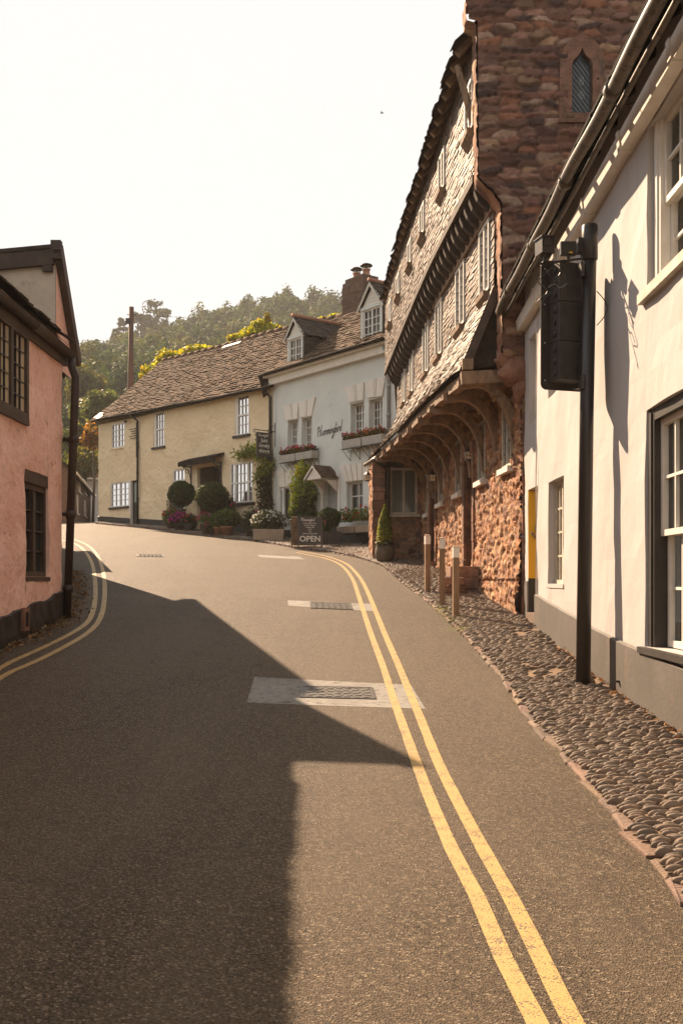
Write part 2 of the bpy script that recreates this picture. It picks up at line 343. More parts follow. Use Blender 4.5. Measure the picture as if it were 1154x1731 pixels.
M['postwood'] = mk('bollard_timber', (.30, .195, .115), (.19, .12, .07), 6, .75, .5, 24, .006, stretch=(3, 3, .5), bstretch=(3, 3, .3))
M['whiteband'] = mk('reflective_white', (.80, .77, .70), (.72, .68, .6), 20, .4)
M['terra'] = mk('terracotta', (.40, .20, .115), (.30, .15, .09), 5, .8, .2, 30, .005)
M['potstone'] = mk('stone_planter', (.17, .135, .095), (.10, .085, .055), 5, .85, .5, 25, .01)
M['planter'] = mk('pale_planter', (.42, .33, .24), (.32, .25, .18), 5, .8, .3, 25, .01)
M['greybox'] = mk('grey_window_box', (.43, .40, .36), (.36, .335, .30), 5, .6, .1, 25, .004)
M['chalk'] = mk('chalkboard', (.060, .052, .043), (.045, .04, .034), 4, .7)
M['chalkframe'] = mk('board_frame', (.085, .07, .055), (.06, .05, .04), 6, .6)
M['letter'] = mk('letter_paint', (.66, .62, .54), (.6, .56, .48), 6, .6)
M['script'] = mk('script_lettering', (.055, .05, .047), (.05, .045, .04), 6, .6)
M['glass'] = glassmat('dark_glass'); M['glassb'] = glassmat('old_glass', (.10, .115, .105), .05, .25)
M['glassd'] = glassmat('leaded_blue_glass', (.05, .056, .062), .15, .3)
M['reflect_tint_glass'] = glassmat('painted_reflection_glass', (.34, .27, .17), .04, .35); M['reflect_tint_glass'].node_tree.nodes['Principled BSDF'].inputs['IOR'].default_value = 2.4  # warm base colour paints the golden reflection of sunlit stone into the panes
M['clear'] = clearglass('clear_glass')
M['amber'] = glassmat('lantern_glass', (.55, .46, .32), .25, .1)
M['curtain'] = mk('net_curtain', (.46, .43, .37), (.34, .32, .27), 12, .9, .3, 20, .01, stretch=(1, 1, .1))
M['dcurtain'] = mk('curtain_grey', (.28, .285, .25), (.20, .205, .18), 8, .9, .3, 20, .01, stretch=(1, 1, .1))
M['room'] = mk('painted_room_dark', (.012, .010, .009))  # near black colour painted in for the dark of unlit interiors
M['leaf'] = foliage('leaf', .55, .5, (1.45, 1.4, .55)); M['woodleaf'] = foliage('wood_leaf', .8, .26, (1.15, 1.25, .55)); M['petal'] = foliage('petal', .6, .35, (1, 1, 1))
M['bark'] = mk('bark', (.12, .085, .06), (.06, .045, .033), 8, .9, .8, 20, .02, stretch=(1, 1, .2))
M['telegraph'] = mk('creosoted_pole', (.13, .06, .04), (.08, .04, .028), 6, .8, .4, 20, .01, stretch=(1, 1, .1))
M['lead'] = mk('lead_grey', (.16, .15, .14), (.11, .105, .1), 5, .55, .2, 30, .004)
M['shell'] = mk('painted_carving', (.42, .30, .18), (.20, .12, .07), 14, .5, .2, 30, .004)
M['blacksoffit'] = mk('near_black_soffit', (.016, .013, .011), (.028, .022, .018), 5, .95, .3, 30, .005, spec=.05)  # even near black base colour for rafters and roof slab
M['red'] = mk('red_paint', (.45, .05, .03), None, 5, .5)
M['litter'] = foliage('dry_leaf', .8, .2, (1, .9, .7))
# ------------------------------------------------------------------ numeric noise for walls
def hash2(i, j, s=0):
    h = (i.astype(np.int64)*374761393 + j.astype(np.int64)*668265263 + s*974711) & 0x7fffffff
    h = ((h ^ (h >> 13))*1274126177) & 0x7fffffff; h = h ^ (h >> 16); return (h & 0xffff)/65535.0
def vnoise(x, y, s=0):
    i, j = np.floor(x), np.floor(y); fx, fy = x-i, y-j; fx = fx*fx*(3-2*fx); fy = fy*fy*(3-2*fy)
    a, b, c, d = hash2(i, j, s), hash2(i+1, j, s), hash2(i, j+1, s), hash2(i+1, j+1, s)
    return (a*(1-fx)+b*fx)*(1-fy) + (c*(1-fx)+d*fx)*fy
def fbm(x, y, s=0, o=4):
    r = 0; a = .5
    for k in range(o): r = r+a*(vnoise(x*2**k, y*2**k, s+k)-.5); a *= .5
    return r
def vor(x, y, s=0):
    """nearest two distances and the id of the nearest stone"""
    i0, j0 = np.floor(x), np.floor(y); f1 = np.full(x.shape, 9.); f2 = f1.copy(); idn = np.zeros(x.shape)
    for di in (-1, 0, 1):
        for dj in (-1, 0, 1):
            i, j = i0+di, j0+dj; px = i+.12+.76*hash2(i, j, s); py = j+.15+.7*hash2(i, j, s+7)
            d = np.sqrt((x-px)**2+(y-py)**2); idv = hash2(i, j, s+3)
            new = d < f1; f2 = np.where(new, f1, np.minimum(f2, d)); idn = np.where(new, idv, idn); f1 = np.where(new, d, f1)
    return f1, f2, idn
def rubble(name, mat, parent, pos, nu, nv, U, Z, n, holes=(), su=.22, sz=.13, depth=.035, seed=1, pal=None, mortar=(.40, .21, .13), skirt=None):
    """real stones: a fine sheet pushed out stone by stone.  pos(U,Z)->(nu,nv,3)"""
    uu, zz = np.meshgrid(U, Z, indexing='ij')
    wu = uu+.10*fbm(uu*3, zz*3, seed+20)*1.3; wz = zz+.10*fbm(uu*3+9, zz*3, seed+30)
    f1, f2, idn = vor(wu/su, wz/sz, seed); e = np.clip((f2-f1)/.17, 0, 1); e = e*e*(3-2*e)
    amp = .35+.9*((idn*7.3) % 1)
    dsp = depth*e*amp + .026*fbm(uu*13, zz*13, seed+5) + .03*fbm(uu*.9, zz*.9, seed+6)
    V = pos(uu, zz) + dsp[..., None]*np.array(n)
    pal = np.array(pal); pc = pal[(np.floor(idn*len(pal))).astype(int) % len(pal)]
    pc = pc*(.75+.5*((idn*13.7) % 1))[..., None]
    col = pc*e[..., None] + np.array(mortar)*(1-e)[..., None]
    col = col*(1+.5*fbm(uu*5, zz*5, seed+9))[..., None]
    idx = np.arange(len(U)*len(Z)).reshape(len(U), len(Z))
    q = np.stack([idx[:-1, :-1], idx[1:, :-1], idx[1:, 1:], idx[:-1, 1:]], -1)
    uc = .5*(U[:-1]+U[1:])[:, None]+0*Z[:-1]; zc = .5*(Z[:-1]+Z[1:])[None, :]+0*U[:-1, None]
    keep = np.ones(uc.shape, bool)
    for (a, b, c, d) in holes: keep &= ~((uc > a) & (uc < b) & (zc > c) & (zc < d))
    return fast(name, V.reshape(-1, 3), q[keep], mat, parent, col.reshape(-1, 3), smooth=True)
def steps(a, b, st, extra=()):
    n = max(1, int(round((b-a)/st))); L = list(np.linspace(a, b, n+1))
    for e in extra:
        if a < e < b:
            k = int(np.argmin([abs(x-e) for x in L]))
            if 0 < k < len(L)-1 and abs(L[k]-e) < st*.5 and not any(abs(L[k]-e2) < 1e-9 for e2 in extra): L[k] = e
            else: L.append(e)
    return np.array(sorted(set(L)))
def wall(F, u0, u1, z0, z1, holes, depth, mat, name, parent, st=.3, wav=.012, seed=0, d=0., ws=1.6):
    """a plastered wall sheet with real openings and reveals"""
    U = steps(u0, u1, st, [h[0] for h in holes]+[h[1] for h in holes]); Z = steps(z0, z1, st, [h[2] for h in holes]+[h[3] for h in holes])
    mb = MB(); idx = {}
    def dp(u, z): return d+wav*2*noise.noise(Vector((u*ws+seed*7, z*ws, seed)))+wav*.6*noise.noise(Vector((u*ws*3.3+seed*7, z*ws*3.3, seed+4)))
    def vid(i, j):
        if (i, j) not in idx:
            idx[(i, j)] = len(mb.v); mb.v.append(tuple(F.pt(U[i], Z[j], dp(U[i], Z[j]))))
        return idx[(i, j)]
    def inh(u, z): return any(h[0]-1e-6 < u < h[1]+1e-6 and h[2]-1e-6 < z < h[3]+1e-6 for h in holes)
    for i in range(len(U)-1):
        for j in range(len(Z)-1):
            if inh((U[i]+U[i+1])/2, (Z[j]+Z[j+1])/2): continue
            mb.f.append((vid(i, j), vid(i+1, j), vid(i+1, j+1), vid(i, j+1))); mb.c.append((1, 1, 1)); mb.m.append(0)
    for h in holes:
        for edge, lst in ((h[0], Z), (h[1], Z)):
            zs = [z for z in Z if h[2]-1e-6 <= z <= h[3]+1e-6]
            for a, b in zip(zs[:-1], zs[1:]):
                mb.add([F.pt(edge, a, dp(edge, a)), F.pt(edge, b, dp(edge, b)), F.pt(edge, b, -depth), F.pt(edge, a, -depth)], [(0, 1, 2, 3)])
        for edge in (h[2], h[3]):
            us = [u for u in U if h[0]-1e-6 <= u <= h[1]+1e-6]
            for a, b in zip(us[:-1], us[1:]):
                mb.add([F.pt(a, edge, dp(a, edge)), F.pt(b, edge, dp(b, edge)), F.pt(b, edge, -depth), F.pt(a, edge, -depth)], [(0, 1, 2, 3)])
    return mb.build(name, mat, parent, smooth=False)
def window(F, r, parent, cols=3, rows=4, d=-.1, fw=.055, mw=.022, fmat='whitep', pane='glass', sill=None, lights=1, sash=False, curtain=None,
           thick=.05, leads=False, lmat=None, sillmat='whitep', tilt=0.):
    u0, u1, z0, z1 = r; mb = MB(); W = (u1-u0)
    mb.fbox(F, u0, u0+fw, z0, z1, d, d+thick); mb.fbox(F, u1-fw, u1, z0, z1, d, d+thick)
    mb.fbox(F, u0+fw, u1-fw, z0, z0+fw, d, d+thick-.003); mb.fbox(F, u0+fw, u1-fw, z1-fw, z1, d, d+thick-.003)
    lw = (W-2*fw)/lights
    for k in range(1, lights): mb.fbox(F, u0+fw+k*lw-fw*.55, u0+fw+k*lw+fw*.55, z0+fw, z1-fw, d, d+thick-.005)
    if sash: mb.fbox(F, u0+fw, u1-fw, (z0+z1)/2-.03, (z0+z1)/2+.03, d+.004, d+thick+.01)
    bars = mb if not leads else MB()
    for l in range(lights):
        a = u0+fw+l*lw+(fw*.55 if l else 0); b = u0+fw+(l+1)*lw-(fw*.55 if l < lights-1 else 0)
        for k in range(1, cols):
            x = a+(b-a)*k/cols; bars.fbox(F, x-mw/2, x+mw/2, z0+fw, z1-fw, d+.004, d+thick*.7)
        for k in range(1, rows):
            z = z0+fw+(z1-z0-2*fw)*k/rows
            if sash and abs(z-(z0+z1)/2) < .05: continue
            bars.fbox(F, a, b, z-mw/2, z+mw/2, d+.007, d+thick*.66)
    o = mb.build('window', M[fmat], parent)
    if leads: bars.build('glazing_bar', M[lmat or 'lead'], o)
    pb = MB(); dd = d+.002
    if tilt:
        for l in range(lights):
            a, b = u0+.01+(W-.02)*l/lights, u0+.01+(W-.02)*(l+1)/lights; pb.add([F.pt(a, z0+.01, dd+tilt), F.pt(b, z0+.01, dd), F.pt(b, z1-.01, dd), F.pt(a, z1-.01, dd+tilt)], [(0, 1, 2, 3)])
    else: pb.add([F.pt(u0+.01, z0+.01, dd), F.pt(u1-.01, z0+.01, dd), F.pt(u1-.01, z1-.01, dd), F.pt(u0+.01, z1-.01, dd)], [(0, 1, 2, 3)])
    pb.build('pane', M['clear' if curtain else pane], o)
    if curtain:
        cb = MB(); n = 28; cw = u1-u0
        if curtain in ('full', 'dfull'): spans = [(0, 1)]
        else: spans = [(0, .3), (.7, 1)]
        for (a, b) in spans:
            m = max(6, int(n*(b-a))); vs = []
            for k in range(m+1):
                u = u0+cw*(a+(b-a)*k/m); dz = d-.12+.03*math.sin(k*1.9)+.015*math.sin(k*.7)
                vs += [F.pt(u, z0, dz), F.pt(u, z1, dz)]
            cb.add(vs, [(2*k, 2*k+2, 2*k+3, 2*k+1) for k in range(m)])
        cb.build('curtain', M['dcurtain' if curtain[0] == 'd' else 'curtain'], o, True)
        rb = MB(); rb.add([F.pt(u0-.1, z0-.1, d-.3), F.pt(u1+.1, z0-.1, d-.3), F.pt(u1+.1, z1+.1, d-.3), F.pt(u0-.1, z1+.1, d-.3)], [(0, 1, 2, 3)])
        rb.build('backing', M['room'], o)  # flat dark sheet standing in for the unlit room
    if sill:
        sb = MB(); s0, s1, h = sill; sb.fbox(F, u0-.05, u1+.05, z0-h, z0-.002, s0, s1); sb.build('sill', M[sillmat], o)
    return o
def tiles(mb, S, N, nu, nv, th=.012, lift=.02, jit=.25, over=.25, holes=(), rng=None, lo=.7, hi=1.25, warp=0., gap=.03, tintv=.06):
    """overlapping tiles over a patch S(u,v) with outward normal N(u,v); holes as (u0,u1,v0,v1)"""
    rng = rng or random.Random(1)
    for j in range(nv):
        off = .5*(j % 2)
        for i in range(-1, nu+1):
            u0 = (i+off+gap*.5)/nu; u1 = (i+off+1-gap*.5)/nu
            u0 = max(u0, 0.); u1 = min(u1, 1.)
            if u1-u0 < .25/nu: continue
            v0 = j/nv; v1 = (j+1+over)/nv; uc = (u0+u1)/2; vc = (v0+v1)/2
            if any(a < uc < b and c < vc < d for (a, b, c, d) in holes): continue
            dv = (rng.random()-.5)*jit/nv; dr = (rng.random()-.5)*jit/nv*.6; lf = lift*(.5+rng.random()*1.1)
            w = warp*math.sin(uc*37+j*.7)/nv
            a, b = S(u0, v0+dv+dr+w), S(u1, v0+dv-dr+w); c, d = S(u1, min(v1+dv, 1.01)), S(u0, min(v1+dv, 1.01))
            n = N(uc, vc); k = lo+(hi-lo)*rng.random(); t = (rng.random()-.5)*tintv
            l2 = lf*(.7+.6*rng.random())
            mb.add([a+n*lf, b+n*l2, c+n*.002, d+n*.002, a+n*(lf+th), b+n*(l2+th), c+n*(.002+th), d+n*(.002+th)],
                   [(0, 3, 2, 1), (4, 5, 6, 7), (0, 1, 5, 4), (1, 2, 6, 5), (3, 0, 4, 7)], col=(k*(1+t), k, k*(1-t)))
def bil(a, b, c, d, sag=0.):
    """bilinear patch: a,b the lower edge, d,c the upper"""
    a, b, c, d = Vector(a), Vector(b), Vector(c), Vector(d); n = (b-a).cross(d-a).normalized()
    if n.z < 0 and abs(n.z) > .05: n = -n
    def S(u, v): p = (a*(1-u)+b*u)*(1-v)+(d*(1-u)+c*u)*v; return p+n*(sag*noise.noise(Vector((u*3+a.x, v*2, 1.3))))
    return S, (lambda u, v: n)
# ------------------------------------------------------------------ foliage helpers
rngn = np.random.default_rng(7)
def rdir(n):
    d = rngn.normal(size=(n, 3)); return d/np.linalg.norm(d, axis=1)[:, None]
def leafmesh(name, Pn, Nn, size, cols, mat, parent=None, asp=.55, rand=.8):
    n = len(Pn); t = rdir(n); N2 = Nn+rand*rdir(n); N2 /= np.linalg.norm(N2, axis=1)[:, None]
    a = np.cross(N2, t); a /= np.linalg.norm(a, axis=1)[:, None]+1e-9; b = np.cross(N2, a)
    s = size[:, None]; V = np.stack([Pn-a*s, Pn+b*s*asp+N2*s*.15, Pn+a*s, Pn-b*s*asp+N2*s*.15], 1).reshape(-1, 3)
    return fast(name, V, np.arange(4*n).reshape(-1, 4), mat, parent, np.repeat(cols, 4, axis=0))
def shell(c, r, n, fill=.35):
    d = rdir(n); k = 1-fill*rngn.random(n)**1.6; return np.array(c)+d*np.array(r)*k[:, None], d
def crownpts(c, r, lobes, per, rl=(.3, .5)):
    Ps, Ns = [], []
    for i in range(lobes):
        d = rdir(1)[0]; q = .85*rngn.random()**.5; cc = np.array(c)+d*np.array(r)*q*.75; k = rngn.uniform(*rl)
        p, n = shell(cc, np.array(r)*k*rngn.uniform(.8, 1.2, 3), per, .5); Ps.append(p); Ns.append(n)
    return np.concatenate(Ps), np.concatenate(Ns)
def lcol(n, base, var=.35, warm=.15):
    k = 1+var*(rngn.random(n)*2-1); t = warm*(rngn.random(n)*2-1); b = np.array(base)
    return np.clip(b[None]*k[:, None]*np.stack([1+t, np.ones(n), 1-t], 1), .003, .95)
# ------------------------------------------------------------------ lettering
GL = {'H': ([[(-.3, 1.5), (-.1, 2.0), (.35, 2.25)], [(.35, 2.25), (.22, 1.0), (.1, 0)], [(1.3, 2.35), (1.15, 1.2), (1.0, 0), (1.25, .1)], [(-.15, 1.0), (.6, 1.15), (1.4, 1.3)]], 1.5),
      'u': ([[(0, 1), (-.03, .25), (.2, 0), (.55, .25), (.75, 1)], [(.75, 1), (.7, .12), (.95, .05)]], 1.0),
      'm': ([[(0, 1), (0, 0)], [(0, .6), (.25, 1), (.4, .8), (.4, 0)], [(.4, .6), (.65, 1), (.8, .8), (.8, .1), (1., 0)]], 1.08),
      'i': ([[(0, 1), (0, .1), (.2, 0)], [(.03, 1.45), (.08, 1.55)]], .38),
      'n': ([[(0, 1), (0, 0)], [(0, .6), (.3, 1), (.45, .8), (.48, .08), (.65, 0)]], .74),
      'g': ([[(.5, .9), (.2, 1), (0, .5), (.2, 0), (.48, .4), (.5, 1)], [(.5, 1), (.42, -.7), (.15, -1.25), (-.1, -.9), (.4, -.3), (.7, .1)]], .78),
      'b': ([[(.05, 2.2), (0, 0), (.35, 0), (.5, .5), (.3, .9), (0, .55)]], .66), 'r': ([[(0, 1), (0, 0)], [(0, .55), (.2, .95), (.45, .9)]], .5),
      'd': ([[(.5, .7), (.25, .95), (0, .5), (.2, 0), (.5, .3)], [(.62, 2.35), (.52, .1), (.75, 0)]], .8)}
def script(mb, word, P0, rt, up, nrm, h, w):
    """hand lettering as flat strokes lying on a board or wall; h = x-height"""
    x = 0; sl = .22
    for ch in word:
        st, adv = GL[ch]
        for line in st:
            q = []
            for a, b in zip(line[:-1], line[1:]): q += [a, ((a[0]+b[0])/2, (a[1]+b[1])/2)]
            q.append(line[-1])
            p3 = [P0+rt*((x+px+sl*py)*h)+up*(py*h) for px, py in q]
            for a, b in zip(p3[:-1], p3[1:]): mb.beam(a+nrm*.004, b+nrm*.004, w, .006, up=nrm)
        x += adv
def text(mb, s, P0, rt, up, nrm, size, bold=0.):
    cu = bpy.data.curves.new('text', 'FONT'); cu.body = s; cu.size = size; cu.align_x = 'CENTER'; cu.offset = bold; cu.resolution_u = 3
    ob = bpy.data.objects.new('text', cu); me = bpy.data.meshes.new_from_object(ob)
    vs = [P0+rt*v.co.x+up*v.co.y+nrm*.006 for v in me.vertices]; fs = [tuple(p.vertices) for p in me.polygons]
    mb.add(vs, fs); bpy.data.objects.remove(ob); bpy.data.curves.remove(cu); bpy.data.meshes.remove(me)

# ================================================================== ground
def sheet(name, xs, ys, zfun, mat, kind='structure'):
    X, Y = np.meshgrid(xs, ys, indexing='ij'); Zz = zfun(X, Y); V = np.stack([X, Y, Zz], -1).reshape(-1, 3)
    i = np.arange(len(xs)*len(ys)).reshape(len(xs), len(ys)); q = np.stack([i[:-1, :-1], i[1:, :-1], i[1:, 1:], i[:-1, 1:]], -1).reshape(-1, 4)
    o = fast(name, V, q, mat, smooth=True); o['kind'] = kind; return o
def hillz(x, y):
    x = np.asarray(x, float); y = np.asarray(y, float)
    t = np.clip((y-88)/205, 0, 1.0); rise = 66.5*t
    amp = np.interp(x, [-160, -120, -76, -42, -13, 5, 30, 80], [.55, .68, .86, .99, 1.05, 1.03, .98, .85])
    return 5.6+rise*amp+2.5*np.sin(x*.05+y*.03)*t
road = sheet('road', np.arange(-34, 9.01, .4), np.arange(-14, 74.01, .4), lambda x, y: zf(x, y), M['asphalt'])
sheet('ground', np.concatenate([[-3000, -900, -300], np.arange(-160, 161, 8.), [300, 900, 3000]]), np.concatenate([[-3000, -800, -200], np.arange(-60, 92, 4.)]),
      lambda x, y: zf(x, y)-.35, M['grass'])
sheet('hill', np.concatenate([[-3000, -1200, -500], np.arange(-300, 301, 10.), [500, 1200, 3000]]), np.concatenate([np.arange(88, 360, 6.), [420, 700, 1500, 3500]]), hillz, M['grass'])

def ribbon(name, pts, w, mat, dz=.005, spline=True):
    p = [Vector((a[0], a[1], 0)) for a in pts]; q = []
    for i in range(len(p)-1):
        p0, p1, p2, p3 = p[max(i-1, 0)], p[i], p[i+1], p[min(i+2, len(p)-1)]; n = max(2, int((p2-p1).length/.25))
        for k in range(n):
            t = k/n; q.append(.5*((2*p1)+(p2-p0)*t+(2*p0-5*p1+4*p2-p3)*t*t+(3*p1-p0-3*p2+p3)*t**3))
    q.append(p[-1]); mb = MB(); vs = []
    for i, c in enumerate(q):
        t = (q[min(i+1, len(q)-1)]-q[max(i-1, 0)]).normalized(); s_ = Vector((t.y, -t.x, 0))
        j = 1+.10*noise.noise(Vector((i*.9, w, 3)))
        for sg in (-1, 1): e = c+s_*(sg*w/2*j); vs.append((e.x, e.y, zg(e.x, e.y)+dz))
    mb.add(vs, [(2*i, 2*i+1, 2*i+3, 2*i+2) for i in range(len(q)-1)])
    return struct(mb.build(name, mat))
LW = .075
ribbon('yellow_line', [(.69, 1.0), (.68, 2.2)]+[G(*p) for p in [(905, 1731), (850, 1622), (806, 1520), (765, 1440), (722, 1340), (696, 1270), (671, 1200), (648, 1130), (626, 1070), (606, 1008), (597, 982), (586, 965), (572, 953), (552, 945), (530, 940), (500, 934)]], LW, M['line'])
ribbon('yellow_line', [(.79, 1.0), (.792, 2.2)]+[G(*p) for p in [(966, 1731), (925, 1645), (865, 1525), (818, 1440), (765, 1340), (738, 1285), (704, 1200), (675, 1130), (650, 1072), (625, 1010), (612, 983), (600, 967), (586, 954), (566, 945), (540, 938), (505, 932)]], LW, M['line'])
ribbon('yellow_line', [(-3.35, 6.0), (-3.15, 8.2)]+[G(*p) for p in [(0, 1147), (60, 1119), (110, 1094), (150, 1069), (170, 1045), (177, 1010), (176, 975), (169, 948), (158, 930), (143, 919), (122, 911), (100, 907)]], LW, M['line'])
ribbon('yellow_line', [(-3.50, 6.0), (-3.35, 8.2)]+[G(*p) for p in [(0, 1131), (50, 1106), (95, 1085), (135, 1063), (153, 1045), (161, 1015), (161, 980), (156, 953), (147, 936), (135, 924), (118, 916), (96, 911)]], LW, M['line'])
def patch(name, quad, mat, dz):
    a = [Vector((*G(*q), 0)) for q in quad]; mb = MB(); n = 8; vs = []
    for i in range(n+1):
        for j in range(n+1):
            u, v = i/n, j/n; p = (a[0]*(1-u)+a[1]*u)*(1-v)+(a[3]*(1-u)+a[2]*u)*v; vs.append((p.x, p.y, zg(p.x, p.y)+dz))
    mb.add(vs, [(i*(n+1)+j, (i+1)*(n+1)+j, (i+1)*(n+1)+j+1, i*(n+1)+j+1) for i in range(n) for j in range(n)])
    return struct(mb.build(name, mat)), a
patch('concrete_patch', [(417, 1188), (719, 1199), (694, 1158), (430, 1145)], M['concrete'], .0022)
patch('concrete_patch', [(487, 1024), (637, 1034), (626, 1021), (486, 1015)], M['concrete'], .0022)
patch('concrete_patch', [(440, 942), (515, 946), (505, 941), (434, 938)], M['concrete'], .0022)
def manhole(quad, label):
    a = [Vector((*G(*q), 0)) for q in quad]; c = sum(a, Vector())/4; c.z = zg(c.x, c.y)
    t = thing('manhole_cover', label, 'manhole cover', c, 'inspection covers set in the road')
    ux = ((a[1]-a[0])+(a[2]-a[3])); L = ux.length/2; ux.normalize(); uy = ((a[3]-a[0])+(a[2]-a[1])); W = uy.length/2; uy.normalize()
    fr = MB(); pl = MB(); st = MB()
    def q(mb, x0, x1, y0, y1, h0, h1):
        P8 = []
        for h in (h0, h1):
            for x, y in ((x0, y0), (x1, y0), (x1, y1), (x0, y1)):
                p = c+ux*x+uy*y; P8.append(Vector((p.x, p.y, zg(p.x, p.y)+h)))
        mb.hexa(P8)
    e = .03; l, w = L/2, W/2
    q(fr, -l, l, -w, -w+e, .0, .011); q(fr, -l, l, w-e, w, .0, .011); q(fr, -l, -l+e, -w+e, w-e, .0, .010); q(fr, l-e, l, -w+e, w-e, .0, .010)
    q(pl, -l+e+.006, l-e-.006, -w+e+.006, w-e-.006, .0, .006)
    nx, ny = max(6, int(L/.10)), max(3, int(W/.09)); rg = random.Random(4)
    for i in range(nx):
        for j in range(ny):
            x = -l+.05+(L-.1)*(i+.5+.25*(j % 2))/nx; y = -w+.04+(W-.08)*(j+.5)/ny
            if x+.03 > l-e: continue
            q(st, x-.028, x+.028, y-.014, y+.014, .006, .013)
    fr.build('frame', M['iron'], t); pl.add(st.v, st.f, mi=1); pl.m = [0]*(len(pl.f)-len(st.f))+[1]*len(st.f); pl.build('plate', [M['iron'], M['concrete']], t)
    return t
manhole([(508, 1180), (635, 1183), (631, 1164), (507, 1161)], 'nearest rectangular iron inspection cover in a pale speckled concrete patch')
manhole([(524, 1029), (597, 1031), (592, 1021), (524, 1018)], 'iron inspection cover in the narrow concrete patch beside the timber bollards')
manhole([(231, 941), (278, 942), (276, 938), (230, 937)], 'small pale inspection cover far up the road in front of the cream cottage')
# ------------------------------------------------------------------ cobbled pavement
PW = [((1.42, 1.2), (2.44, 1.2)), ((1.42, 3.0), (2.46, 3.0)), (G(1154, 1530), (2.48, 4.2)), (G(1050, 1400), (2.50, 5.4)), (G(950, 1280), (2.53, 7.0)), (G(900, 1225), (2.55, 8.2)),
      (G(850, 1150), (2.58, 10.4)), (G(800, 1090), (2.62, 12.4)), (G(770, 1060), (2.68, 13.9)), (G(720, 1015), (2.56, 16.6)), (G(680, 985), (2.36, 20.0)),
      (G(658, 968), (2.12, 24.6)), (G(640, 955), (.86, 25.15)), (G(600, 943), (.80, 29.0)), (G(560, 935), (.95, 31.6)), (G(500, 928), (-.62, 33.6)), (G(470, 922), (-2.1, 35.6)),
      (G(430, 915), (-3.2, 36.8)), (G(300, 899), (-7.0, 40.7)), (G(220, 891), (-9.2, 43.0)), (G(160, 885.5), (-11.1, 45.0))]
_K = np.array([p[0] for p in PW]); _W = np.array([p[1] for p in PW])
_s = np.concatenate([[0], np.cumsum(.5*np.linalg.norm(np.diff(_K, axis=0), axis=1)+.5*np.linalg.norm(np.diff(_W, axis=0), axis=1))])
def KW(s): return (np.stack([np.interp(s, _s, _K[:, 0]), np.interp(s, _s, _K[:, 1])], -1), np.stack([np.interp(s, _s, _W[:, 0]), np.interp(s, _s, _W[:, 1])], -1))
def pz(x, y, t): return zf(x, y)+.035+.05*np.minimum(t, 1.)
_ss = np.arange(0, _s[-1], .15); k_, w_ = KW(_ss); nt_ = 9; T = np.linspace(0, 1.04, nt_)
Vp = k_[:, None]*(1-T)[None, :, None]+w_[:, None]*T[None, :, None]
Zp = pz(Vp[..., 0], Vp[..., 1], T[None, :])+.012*fbm(Vp[..., 0]*3, Vp[..., 1]*3, 3)
Zp[:, 0] -= .09
ii = np.arange(len(_ss)*nt_).reshape(len(_ss), nt_)
struct(fast('pavement', np.concatenate([Vp, Zp[..., None]], -1).reshape(-1, 3), np.stack([ii[:-1, :-1], ii[1:, :-1], ii[1:, 1:], ii[:-1, 1:]], -1).reshape(-1, 4), M['bed'], smooth=True))
def cobbles():
    rg = np.random.default_rng(3); C, A, B, S, CO = [], [], [], [], []
    s = .2
    while s < _s[-1]-.1:
        k, w = KW(np.array([s])); k, w = k[0], w[0]; y = .5*(k[1]+w[1]); L = np.linalg.norm(w-k); ax = (w-k)/max(L, .01)
        big = 1. if y < 17 else (1.3 if y < 27 else 1.7)
        t = .07*rg.random()
        while t < L-.02:
            l = big*rg.uniform(.075, .125)*(1.2 if rg.random() < .2 else 1.0); h = l/2; u = (t+h)/L
            bare = vnoise(np.array([s*1.1+5]), np.array([u*3]))[0]; edge = u > .86 and rg.random() < .65
            if not edge and not (bare > .80 and rg.random() < .75) and u < .97:
                p = k+(w-k)*u+rg.normal(0, .006, 2); an = rg.normal(.06, .13)
                wig = .05*math.sin(t*6+s*2.3)
                C.append((p[0], p[1]+wig*.6, pz(p[0], p[1], u)+rg.normal(.002, .005))); ca, sa = math.cos(an), math.sin(an)
                A.append((ax[0]*ca-ax[1]*sa, ax[0]*sa+ax[1]*ca)); S.append((h*1.10, big*rg.uniform(.0135, .020), big*rg.uniform(.017, .027)))
                kk = rg.uniform(.72, 1.2); tt = rg.normal(0, .035); CO.append((kk*(1+tt), kk, kk*(1-tt)))
            t += l+.006
        s += big*rg.uniform(.030, .039)
    C, A, S, CO = map(np.array, (C, A, S, CO)); sg, rn = 8, 4; Q = []
    for i in range(rn+1):
        a = math.pi*(.02+.60*i/rn)
        for k in range(sg): b = 2*math.pi*k/sg; Q.append((np.sign(math.cos(b))*abs(math.cos(b))**.8*math.sin(a), math.sin(a)*math.sin(b), math.cos(a)))
    Q = np.array(Q); loc = Q[None]*S[:, None]*(1+.10*rg.normal(size=(len(C), 1, 3)))
    Bv = np.stack([-A[:, 1], A[:, 0]], -1); tilt = rg.normal(.12, .12, len(C))[:, None]
    X = C[:, None, 0]+loc[..., 0]*A[:, None, 0]+loc[..., 1]*Bv[:, None, 0]; Y = C[:, None, 1]+loc[..., 0]*A[:, None, 1]+loc[..., 1]*Bv[:, None, 1]
    Z = C[:, None, 2]+loc[..., 2]+loc[..., 1]*tilt
    V = np.stack([X, Y, Z], -1).reshape(-1, 3)
    f = np.array([(i*sg+k, (i+1)*sg+k, (i+1)*sg+(k+1) % sg, i*sg+(k+1) % sg) for i in range(rn) for k in range(sg)])
    Fq = (f[None]+(np.arange(len(C))*len(Q))[:, None, None]).reshape(-1, 4)
    o = fast('cobbles', V, Fq, M['cobble'], None, np.repeat(CO, len(Q), axis=0), smooth=True)
    tag(o, 'grey brown pebble cobbles set on edge in rows along the right hand pavement', 'cobbles', kind='stuff')
cobbles()
